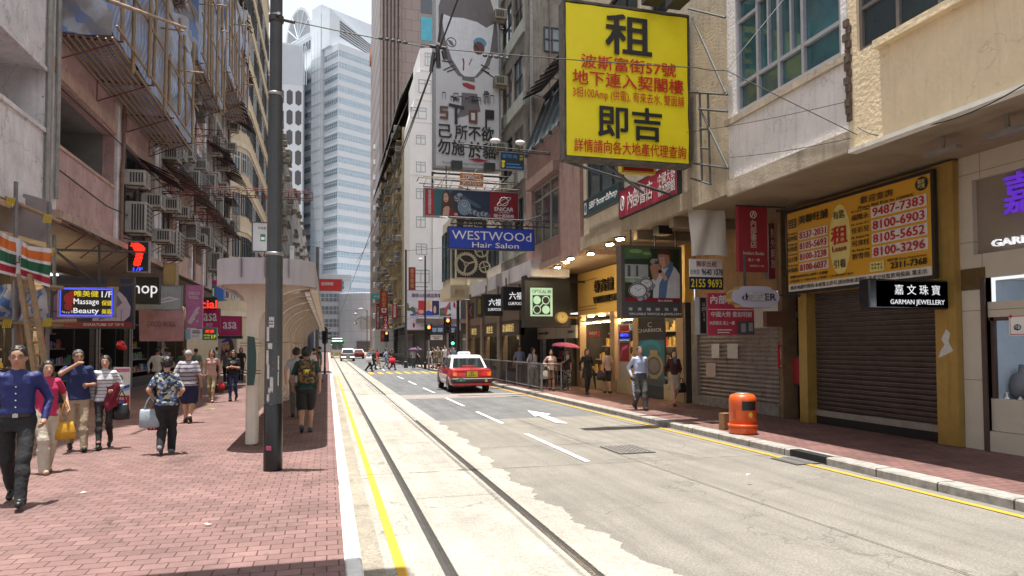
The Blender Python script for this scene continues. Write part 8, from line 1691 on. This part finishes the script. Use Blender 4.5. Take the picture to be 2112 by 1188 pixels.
    if hair == 'thin': hp = [('e', 0, H(0, .02, .024), (.079, .094, .092), .02)]; cut[0] = ('e', H(0, -.11, -.02), (.075, .085, .11))
    V, Q, M = solid(hp, max(vox*.75, .009), cut); V = V+np.array([mnoise.noise_vector(Vector(q*45)) for q in V])*.010; MB().add(V*s, [tuple(int(i) for i in q) for q in Q]).build('hair', hm, t, True)
    if detail:
        fb = MB(); SV = lambda p: tuple(q*s for q in p)
        for sd in (-1, 1):
            fb.ell(SV(H(sd*.031, -.079, .004)), (.0095*s, .005*s, .0045*s), 0, 8, 6); p, q = Vector(H(sd*.015, -.086, .024)), Vector(H(sd*.047, -.076, .026)); fb.tube(p*s, q*s, .0028*s, n=5)
        fb.build('eyes', EYE, t, True)
        p, q = Vector(H(-.022, -.082, -.062)), Vector(H(.022, -.082, -.062)); MB().tube(p*s, Vector(H(0, -.0885, -.064))*s, .004*s, .007*s, 6).tube(Vector(H(0, -.0885, -.064))*s, q*s, .007*s, .004*s, 6).build('mouth', LIP, t, True)
    if glasses:
        g = MB()
        for sd in (-1, 1): g.path([tuple(x*s for x in H(sd*.033+.024*math.cos(R(a)), -.094, .004+.017*math.sin(R(a)))) for a in range(0, 361, 40)], .0028*s, 4); g.tube(Vector(H(sd*.057, -.092, .006))*s, Vector(H(sd*.08, .01, .008))*s, .0028*s, n=4)
        g.tube(Vector(H(-.01, -.096, .006))*s, Vector(H(.01, -.096, .006))*s, .0028*s, n=4); g.build('glasses', BLK, t)
    Mw = Matrix.Rotation(rot, 3, 'Z')
    t2w = lambda p: Vector(loc)+Mw @ (Vector(p)*s)
    return t, t2w, hands
def bag(label, at, w, d, h, m, rot=0, strap=.18, sm=None, name='bag', taper=.8, hm=None):
    """a soft bag hanging below the point that holds it"""
    t = thing(name, label, 'bag', at, R(rot)); rings = []
    for f, k, e in ((0, .86, .8), (.04, 1.0, 1.0), (.45, 1.0, .95), (.85, taper, .6), (1, taper*.92, .3)):
        rings.append([(w/2*k*c, d/2*e*s_, -strap-h+h*f) for c, s_ in ((-1,-.7),(-.8,-1),(.8,-1),(1,-.7),(1,.7),(.8,1),(-.8,1),(-1,.7))])
    b = MB(); loft(b, rings); b.build('pouch', m, t, True)
    for s in (-1, 1): q = MB(); q.path([(-w*.3*taper, s*d*.12, -strap-.01), (-w*.15, s*d*.1, -strap*.35), (0, s*.01, 0), (w*.15, s*d*.1, -strap*.35), (w*.3*taper, s*d*.12, -strap-.01)], .008, 5); q.build('handle', sm or hm or m, t)
    return t
def G2(u, v): p = onG(u, v, .12); return p
JEAN = cl('jean_blue', (.015,.03,.10)); NAVYC = cl('navy', (.014,.02,.07)); KHA = cl('khaki', (.33,.255,.17)); CREC = cl('cream_trousers', (.47,.42,.34)); WHC = cl('white', (.60,.60,.62)); GRC = cl('grey', (.11,.115,.11)); SHOEN = pm('shoe_nude', (.42,.27,.2), .5)
BLUES = pm('cloth_royal_blue', (.004,.011,.105), .6, 0, .25, 9, .3, bsc=22)
# left pavement
p = G2(32, 1042); t, W_, hd = person('man in a royal blue shirt and glasses striding in from the left edge', p, 12, 1.76, BLUES, BLKC, SHB_, SKB, 'short', None, 'long', 'trousers', .62, 1, (.25, -.05, .93), (-.25, .12, .93), glasses=True, vox=.0115, turn=0, hem=.985)
b = MB(); 
for k in range(5): b.ell((0, -.118*1.04, 1.32-.075*k), (.008, .004, .008))
b.build('button', WHT, t); b = MB(); pr = [(.162*1.03*math.copysign(abs(math.cos(R(a)))**.83, math.cos(R(a))), .121*1.03*math.copysign(abs(math.sin(R(a)))**.83, math.sin(R(a)))) for a in range(0, 360, 12)]
b.prism(pr, 'Z', .985, 1.02).build('belt', pm('belt_leather', (.012,.01,.01), .35), t); MB().box(-.025, .025, -.136, -.124, .982, 1.024).build('buckle', CHROME, t)
p = G2(93, 975); t, W_, hd = person('woman in a hot pink top with a mustard bag behind the striding man', p, 35, 1.56, cl('hot_pink', (.40,.02,.085)), CREC, SHOEN, SKA, 'bob', HAIRB, 'short', 'trousers', .3, -1, (.28, -.02, .98), None, True, 1.08, .0125, loose=1.15)
bag('mustard shoulder bag of the woman in the pink top', W_((.24, -.05, 1.08)), .26, .12, .24, cl('mustard', (.50,.26,.02)), 20, .3)
p = G2(158, 930); t, W_, hd = person('man in a navy polo pointing to the left across his face', p, 22, 1.70, cl('navy_polo', (.012,.022,.085)), KHA, SHB_, SKB, 'short', HAIRS, 'short', 'trousers', .4, 1, (.13, -.22, 1.12), (-.06, -.30, 1.46), glasses=True, fat=1.1, vox=.0125, turn=8)
p = G2(215, 925); t, W_, hd = person('woman in a white striped long sleeved top carrying a dark red jacket', p, 8, 1.60, stripemat('cloth_white_stripe', (.03,.03,.04), (.55,.55,.57), 17, 'Z', .85, .16), cl('charcoal', (.022,.02,.022)), SHB_, SKA, 'bob', HAIRB, 'long', 'slim', .42, -1, (.16, -.16, 1.08), None, True, vox=.0125)
t = thing('jacket', 'dark red jacket draped over the arm of the striped top woman', 'jacket', W_((.13, -.17, 1.1))); cloth(t, None, 10, 12, lambda u, v: (-.1+.2*u+.03*math.sin(v*6), -.07*math.sin(u*3.14)-.02*math.sin(u*9+v*4), .08-.42*v-.04*math.sin(u*5)), cl('maroon', (.16,.008,.025)), 'cloth')
bag('black leather handbag of the striped top woman', W_((.27, -.0, 1.05)), .26, .13, .28, pm('leather_black', (.012,.012,.014), .35), 10, .22)
p = G2(342, 937); t, W_, hd = person('woman seen from behind in a blue and white floral blouse', p, 182, 1.57, spotmat('cloth_floral', [(.012,.02,.04), (.03,.06,.16), (.42,.44,.42), (.10,.17,.30), (.02,.025,.03), (.38,.36,.22)], 26), BLKC, SHG, SKA, 'puff', HAIRB, 'short', 'trousers', .34, -1, (.24, -.12, 1.0), (-.2, -.18, 1.05), True, 1.22, .0125, loose=1.1)
bag('pale grey carrier bag hanging from the floral blouse woman', W_((.27, -.06, 1.02)), .30, .14, .30, cl('bag_grey', (.30,.36,.40)), 0, .2, name='carrier_bag', taper=1.0)
bq = bag('dark red paper bag below the grey carrier bag', W_((.22, -.08, .86)), .16, .1, .28, cl('bag_red', (.28,.015,.02)), 0, .12, name='paper_bag', taper=1.0); text(bq, 'MAX', 0, -.28, .2, .07, WHT, -.055, .01, rot=math.pi/2)
p = G2(387, 872); t, W_, hd = person('elderly man seen from behind in a grey striped polo and navy shorts', p, 176, 1.68, stripemat('cloth_polo_stripe', (.10,.09,.13), (.36,.34,.38), 11, 'Z', .85, .32, .06), NAVYC, pm('trainer_dark', (.05,.03,.03), .6), SKA, 'thin', HAIRG, 'short', 'shorts', .34, 1, None, None, False, 1.3, .0155)
fq = thing('folded_fan', 'small folded brown fan held by the elderly man', 'fan', W_(hd[-1] if True else (0,0,0))); MB().tube((0,0,.02), (-.01,0,-.3), .018, .026, 6).build('blade', pm('fan_brown', (.18,.09,.05), .7), fq)
p = Vector((-5.95, 27.2, .12)); person('man in a white shirt seen from behind beside the roll banner', p, 170, 1.70, WHC, cl('brown_dark', (.03,.022,.02)), SHB_, SKB, 'short', None, 'long', 'trousers', .3, 1, vox=.021, detail=False)
p = Vector((-4.75, 25.6, .12)); person('man in a dark grey green shirt walking up behind the elderly man', p, 5, 1.72, cl('slate', (.06,.075,.07)), GRC, SHB_, SKB, 'short', None, 'short', 'trousers', .3, -1, vox=.021)
p = G2(436, 830); t, W_, hd = person('woman in a pale pink blouse and beige trousers with two bags', p, 0, 1.66, cl('blush', (.52,.33,.29)), cl('beige', (.38,.31,.20)), SHOEN, SKA, 'long', HAIRN, 'long', 'slim', .36, 1, None, None, True, vox=.0175, hem=.88)
bag('dark handbag with a red scarf held by the pale pink blouse woman', W_(hd[1]), .28, .13, .27, pm('leather_brown', (.035,.025,.02), .4), 0, .25); bag('small bright red pouch on the dark handbag', W_(hd[1])+Vector((.07,-.09,-.18)), .22, .06, .15, cl('pouch_red', (.55,.02,.03)), 0, .05)
p = G2(481, 827); t, W_, hd = person('long haired woman in a black printed T-shirt and blue jeans holding a phone', p, -4, 1.64, BLKC, JEAN, pm('trainer_black', (.02,.02,.022), .6), SKA, 'long', HAIRB, 'short', 'slim', .36, -1, (.06, -.24, 1.14), (-.07, -.24, 1.14), True, vox=.0175, glasses=True)
art(t, [(WHC, E2(.5,.5,.4,.3)), (BLKC, E2(.45,.52,.15,.14)), (BLKC, E2(.68,.46,.08,.08))], .2, .16, z0=1.18, y=-.125, name='print'); ph = MB().bbox(-.04, .04, -.006, .006, 0, .14, .004).build('phone', DGRY); ph.location = W_((0, -.28, 1.15)); tag(ph, 'dark phone in the hands of the long haired woman', 'phone')
bag('black shoulder bag of the woman in the black T-shirt', W_((-.23, .0, 1.0)), .24, .12, .26, MATS['leather_black'], 0, .35)
for i, (u, y, lab, m, f) in enumerate(((467, 33, 'shopper in a grey top in the shade beyond the pale pink blouse woman', GRC, 180), (519, 31, 'shopper in dark navy half hidden by the first shelter column', NAVYC, 10), (404, 31, 'woman in a pale green top behind the elderly man', cl('sage', (.22,.27,.22)), 170), (497, 37, 'dark haired shopper far along the left pavement', BLKC, 5), (447, 40, 'shopper in white far along the left pavement', WHC, 175), (330, 31, 'shopper in black by the accessory shop', BLKC, 90))):
    q = onY(u, 760, y); person(lab, (q.x, y, .12), f, 1.62+.03*i, m, BLKC, SHB_, SKA, ('short', 'bob')[i % 2], None, 'short', 'trousers', .3, 1, fem=bool(i % 2), vox=.026, detail=False)
# platform
p = G2(631, 893); GRT = cl('bottle_green', (.012,.05,.045)); t, W_, hd = person('young man seen from behind in a dark green T-shirt and black shorts', p, 183, 1.72, GRT, BLKC, pm('trainer_navy', (.03,.05,.08), .6), SKB, 'puff', HAIRB, 'short', 'shorts', .34, -1, None, None, False, 1.12, .0135)
k = thing('backpack', 'brown leaf camouflage backpack with a yellow tag on the young man', 'backpack', W_((0, .13, 1.0)), R(183)); rings = []
for f, w, d in ((0, .12, .05), (.04, .155, .09), (.2, .17, .10), (.36, .16, .09), (.46, .11, .05)): rings.append([(w*c, .02+d*(.6+.6*s_) if s_ > 0 else 0, f) for c, s_ in ((-1,0),(-1,.5),(-.7,1),(.7,1),(1,.5),(1,0))])
b = MB(); loft(b, rings); b.build('pack', spotmat('camouflage', [(.05,.03,.015), (.16,.08,.03), (.02,.018,.012), (.1,.1,.05), (.24,.14,.06)], 24), k, True)
for s in (-1, 1): MB().path([(s*.1,.0,.42), (s*.12,-.16,.46), (s*.13,-.27,.34), (s*.14,-.22,.12)], .022, 6).build('strap', BLKC, k)
MB().ell((0, .185, .26), (.035, .01, .03)).ell((-.025, .187, .235), (.012,.01,.03)).ell((.025, .187, .235), (.012,.01,.03)).ell((-.04, .187, .27), (.03,.01,.01)).ell((.04, .187, .27), (.03,.01,.01)).build('tag', YEL, k)
p = onY(611, 800, 17.8); person('person with dark hair half hidden behind the young man on the platform', (p.x, 17.8, .12), 180, 1.70, cl('pale_blue', (.35,.38,.42)), GRC, SHB_, SKA, 'puff', None, 'short', 'trousers', .3, 1, vox=.02, detail=False)
p = onY(659, 760, 35.5); person('man in a teal T-shirt looking at his phone at the end of the platform', (p.x, 35.5, .12), -80, 1.74, cl('teal', (.02,.10,.10)), GRC, SHB_, SKB, 'short', None, 'short', 'trousers', .2, 1, (.08, -.28, 1.15), (-.05, -.3, 1.12), vox=.024, detail=False)
for i, (u, y, m) in enumerate(((641, 30, WHC), (648, 33, cl('rust', (.3,.1,.05))), (626, 26, BLKC))):
    q = onY(u, 760, y); person(('waiting passenger in white beyond the young man', 'waiting passenger in rust red beyond the young man', 'waiting passenger in black under the shelter')[i], (q.x, y, .12), 170, 1.66, m, GRC, SHB_, SKA, 'short', None, 'short', 'trousers', .15, 1, vox=.026, detail=False)
# crossing
RC = cl('red_top', (.5,.03,.05))
for i, (u, v, h, top, bot, leg, f, lab, hr, fem) in enumerate(((761, 767, 1.72, cl('steel_blue', (.10,.17,.3)), BLKC, 'trousers', 80, 'man in steel blue with a white tote on the crossing', 'short', False), (779, 762, 1.62, RC, cl('sand', (.45,.33,.22)), 'shorts', 60, 'woman in a red top and sand shorts on the crossing', 'bob', True), (796, 760, 1.66, cl('light_blue_top', (.35,.42,.52)), cl('denim', (.12,.2,.32)), 'shorts', 75, 'person in light blue with a dark backpack on the crossing', 'puff', True), (809, 764, 1.6, BLKC, cl('dark_rose', (.12,.03,.05)), 'trousers', 80, 'person in black with a big red bag on the crossing', 'puff', True), (770, 763, 1.6, cl('dark_grey', (.05,.05,.055)), BLKC, 'trousers', 80, 'person in dark grey behind the white tote on the crossing', 'short', False), (803, 758, 1.62, BLKC, JEAN, 'trousers', 80, 'person in black jeans behind the light blue top on the crossing', 'short', True))):
    q = onG(u, v, 0); t, W_, hd = person(lab, q, f, h, top, bot, SHB_, SKA, hr, None, 'short', leg, .5, 1 if i % 2 else -1, fem=fem, vox=.024, detail=False)
    if i == 0: bag('white tote bag of the man on the crossing', W_((-.24, -.02, 1.3)), .42, .16, .4, WHC, 10, .2, name='tote_bag', taper=1)
    if i == 3: bag('big bright red bag on the crossing', W_((-.28, .0, 1.22)), .5, .22, .36, cl('bag_bright_red', (.6,.02,.04)), 10, .2, taper=.9)
    if i == 2: k = thing('backpack', 'dark backpack of the person in light blue on the crossing', 'backpack', W_((0, .2, 1.2)), R(75)); MB().bbox(-.15, .15, -.09, .09, -.2, .25, .05).build('pack', NAVYC, k)
q = onG(861, 760, .12); person('person in dark clothes hurrying across the far corner', (q.x, q.y, .12), 75, 1.72, cl('ink', (.02,.022,.035)), cl('dark_track', (.03,.032,.04)), SHW, SKA, 'short', None, 'short', 'trousers', .75, 1, vox=.024, detail=False)
def umbrella(label, at, r, m, tilt=(0, 0), ln=.75):
    t = thing('umbrella', label, 'umbrella', at); t.rotation_euler = (tilt[0], tilt[1], 0); b = MB(); n = 8; vs = [(0,0,.36*r)]; fs = []; RG = 5
    for k in range(1, RG+1):
        f = k/RG
        for i in range(n*2): a = 2*math.pi*i/(n*2); rr = r*math.sin(f*1.5)/math.sin(1.5)*(1 if i % 2 == 0 else .955 if k == RG else .985); vs.append((rr*math.cos(a), rr*math.sin(a), .36*r*math.cos(f*1.5)-(.0 if i % 2 == 0 else -.02*f)))
    m_ = n*2
    for i in range(m_): fs.append((0, 1+i, 1+(i+1) % m_))
    for k in range(RG-1):
        for i in range(m_): fs.append((1+k*m_+i, 1+(k+1)*m_+i, 1+(k+1)*m_+(i+1) % m_, 1+k*m_+(i+1) % m_))
    b.add(vs, fs).build('canopy', m, t, True, fix=False); MB().tube((0,0,.42*r), (0,0,-ln), .008, n=6).build('shaft', STEEL, t)
    b = MB()
    for i in range(n): a = 2*math.pi*i/n; b.tube((0,0,.33*r), (r*.97*math.cos(a), r*.97*math.sin(a), .04*r), .005, n=4)
    b.build('rib', STEEL, t); return t
umbrella('purple open umbrella at the far corner of the crossing', onY(857, 722, 54), .55, cl('umb_purple', (.10,.04,.13)))
q = onY(853, 750, 54); person('person in white under the purple umbrella', (q.x, 54, .12), 0, 1.6, WHC, GRC, SHB_, SKA, 'bob', None, 'short', 'trousers', .2, 1, fem=True, vox=.026, detail=False)
rr = random.Random(12); crowd = [cl('crowd_white', (.55,.55,.55)), cl('crowd_rose', (.4,.2,.2)), BLKC, cl('crowd_khaki', (.25,.22,.16)), cl('crowd_blue', (.1,.15,.3)), GRC]
for i in range(11):
    u = 886+i*5+rr.uniform(-2, 2); y = 50.6+rr.uniform(0, 4.5); q = onY(u, 750, y)
    person('waiting pedestrian %s, behind the taxi roof' % ('in white by the shopping bag', 'in a rose top', 'in black by the signal post', 'in a khaki shirt', 'in a blue shirt', 'in a grey top', 'in white amid the crowd', 'in pale rose amid the crowd', 'in black by the stone pier', 'in khaki by the stone pier', 'in blue by the stone pier')[i], (q.x, y, .12), rr.choice((0, 20, -30, 180, 90)), rr.uniform(1.55, 1.75), crowd[i % 6], rr.choice((BLKC, GRC, JEAN, KHA)), SHB_, SKA, rr.choice(('short', 'bob', 'puff')), None, 'short', rr.choice(('trousers', 'shorts')), .2, 1, fem=rr.random() < .5, vox=.028, detail=False, group='pedestrians waiting at the far corner')
    if i == 1: bag('big white shopping bag at the far corner', (q.x+.1, y-.3, 1.0), .45, .2, .6, WHC, 0, .12, name='shopping_bag', taper=1)
# right pavement
q = onY(1072, 760, 30.5); person('man in a light blue polo standing in the doorway behind the railing', (q.x, 30.5, .12), 0, 1.74, cl('polo_blue', (.26,.31,.45)), BLKC, SHB_, SKB, 'short', None, 'short', 'trousers', .12, 1, vox=.02, detail=False)
q = onY(1100, 760, 27.2); t, W_, hd = person('man in a grey shirt with backpack straps behind the railing end', (q.x, 27.2, .12), 15, 1.66, cl('shirt_greyblue', (.24,.25,.31)), cl('slate_trousers', (.10,.11,.13)), SHB_, SKB, 'puff', None, 'short', 'trousers', .3, 1, vox=.019, fat=1.1); b = MB()
for s in (-1, 1): b.path([(s*.1,.1,1.42), (s*.11,-.12,1.38), (s*.12,-.13,1.15), (s*.14,0,1.05)], .02, 5)
b.build('straps', BLKC, t)
p = G2(1137, 806); t, W_, hd = person('woman in a blush T-shirt carrying a large white shoulder bag', p, -8, 1.58, cl('blush_tee', (.55,.40,.36)), cl('brown_skirt', (.07,.03,.02)), BLKC, SKB, 'bun', None, 'short', 'shorts', .34, 1, (.2, -.02, .92), (-.22, -.05, 1.05), True, vox=.018)
bag('large white shoulder bag of the woman in the blush T-shirt', W_((-.25, -.06, 1.08)), .42, .16, .32, cl('bag_white', (.52,.50,.46)), 0, .22); bag('black handbag of the woman in the blush T-shirt', W_(hd[1]), .3, .14, .22, MATS['leather_black'], 0, .2)
p = G2(1169, 804); t, W_, hd = person('woman in a black pinafore and patterned trousers under the pink umbrella', p, 0, 1.58, BLKC, spotmat('cloth_dots', [(.02,.02,.025), (.025,.025,.03), (.3,.3,.3)], 40), SHW, SKA, 'bob', None, 'short', 'trousers', .25, 1, None, (-.12, -.2, 1.25), True, vox=.018)
art(t, [(WHC, RECT(.1,0,.9,1))], .16, .16, z0=1.22, y=-.118, name='blouse_front'); q = W_((-.13, -.24, 1.95)); umbrella('pink open umbrella over the woman in the black pinafore', (q.x, q.y, 1.78), .56, cl('umb_pink', (.55,.13,.26)), (0, .1), .62)
p = G2(1211, 813); t, W_, hd = person('woman in a long black cardigan holding a furled black umbrella', p, -5, 1.62, BLKC, cl('leggings', (.02,.02,.024)), SHB_, SKA, 'bob', HAIRB, 'long', 'slim', .3, -1, (.2, -.12, 1.05), None, True, vox=.017, coat=BLKC)
def furled(label, at, m, ln=.75, tilt=.1):
    t = thing('umbrella', label, 'umbrella', at); t.rotation_euler = (0, tilt, 0); MB().lathe([(.012,-ln),(.02,-ln+.05),(.045,-.35),(.04,-.14),(.02,-.1)], n=10).build('canopy', m, t, True); MB().tube((0,0,-.12), (0,0,.03), .012, n=6).build('handle', BLK, t); return t
furled('furled black umbrella of the woman in the long cardigan', W_(hd[1]), BLKC, .8, -.12)
p = G2(1253, 811); t, W_, hd = person('woman seen from behind in a cream top looking into the watch shop window', p, 185, 1.62, cl('cream_top', (.50,.37,.30)), cl('dark_shorts', (.05,.04,.045)), SHB_, SKA, 'bob', HAIRN, 'short', 'shorts', .2, 1, None, None, True, vox=.018); bag('big brown shoulder bag of the window shopping woman', W_((.25, .02, 1.25)), .34, .16, .36, pm('leather_taupe', (.06,.045,.045), .45), -5, .35)
p = G2(1320, 846); t, W_, hd = person('man in a pale blue shirt and grey trousers walking towards the camera', p, -4, 1.70, cl('pale_shirt', (.42,.46,.62)), cl('grey_trousers', (.07,.07,.065)), SHB_, SKB, 'short', HAIRS, 'long', 'trousers', .36, 1, None, (-.26, -.06, .95), False, 1.08, .0145, loose=1.08, hem=.975); b = MB(); b.prism([(.164*1.08*math.copysign(abs(math.cos(R(a)))**.83, math.cos(R(a))), .125*1.08*math.copysign(abs(math.sin(R(a)))**.83, math.sin(R(a)))) for a in range(0, 360, 12)], 'Z', .97, 1.0).build('belt', MATS['belt_leather'], t)
furled('furled blue and white umbrella of the man in the pale shirt', W_(hd[-1]), stripemat('umb_stripe', (.10,.14,.3), (.6,.6,.62), 9, 'Z', .6, .4, .8), .62, -.14)
p = G2(1391, 837); t, W_, hd = person('woman in a maroon cardigan and beige skirt passing the watch shop', p, -12, 1.60, cl('maroon_cardigan', (.055,.012,.016)), cl('skirt_beige', (.36,.30,.22)), pm('shoe_red', (.3,.02,.03), .4), SKA, 'bob', HAIRB, 'long', 'skirt', .46, -1, (.12, -.15, 1.0), None, True, vox=.0165); bag('black handbag of the woman in the beige skirt', W_((.25, .1, .85)), .3, .14, .28, MATS['leather_black'], 0, .15)
art(t, [(cl('teal_top', (.06,.15,.16)), [(.1,1),(.9,1),(.62,.0),(.38,.0)])], .16, .2, z0=1.2, y=-.112, name='blouse_front')

# repeated ribs, pillars and ledges of one building become pieces of their own
def explode(names):
    import bmesh
    for o in [q for q in COL.objects if q.type == 'MESH' and q.name.split('.')[0] in names]:
        bm = bmesh.new(); bm.from_mesh(o.data); bm.verts.ensure_lookup_table(); seen = {}; k = 0
        for v in bm.verts:
            if v in seen: continue
            st = [v]; seen[v] = k
            while st:
                for e in st.pop().link_edges:
                    for w_ in e.verts:
                        if w_ not in seen: seen[w_] = k; st.append(w_)
            k += 1
        for i in range(1, k):
            b2 = bm.copy(); b2.verts.ensure_lookup_table(); bm.verts.ensure_lookup_table()
            keep = {v.index for v in bm.verts if seen[v] == i}; bmesh.ops.delete(b2, geom=[v for v in b2.verts if v.index not in keep], context='VERTS')
            me = bpy.data.meshes.new(o.data.name); b2.to_mesh(me); b2.free()
            for m in o.data.materials: me.materials.append(m)
            n = bpy.data.objects.new(o.name.split('.')[0], me); COL.objects.link(n); n.parent = o.parent; n.location = o.location
        if k > 1: bmesh.ops.delete(bm, geom=[v for v in bm.verts if seen[v] > 0], context='VERTS'); bm.to_mesh(o.data)
        bm.free()
explode({'pillar', 'spandrel', 'soffit_beam', 'jamb', 'light_strip', 'ledge', 'grid', 'insulator', 'jewel_stand'})
fit_texts()
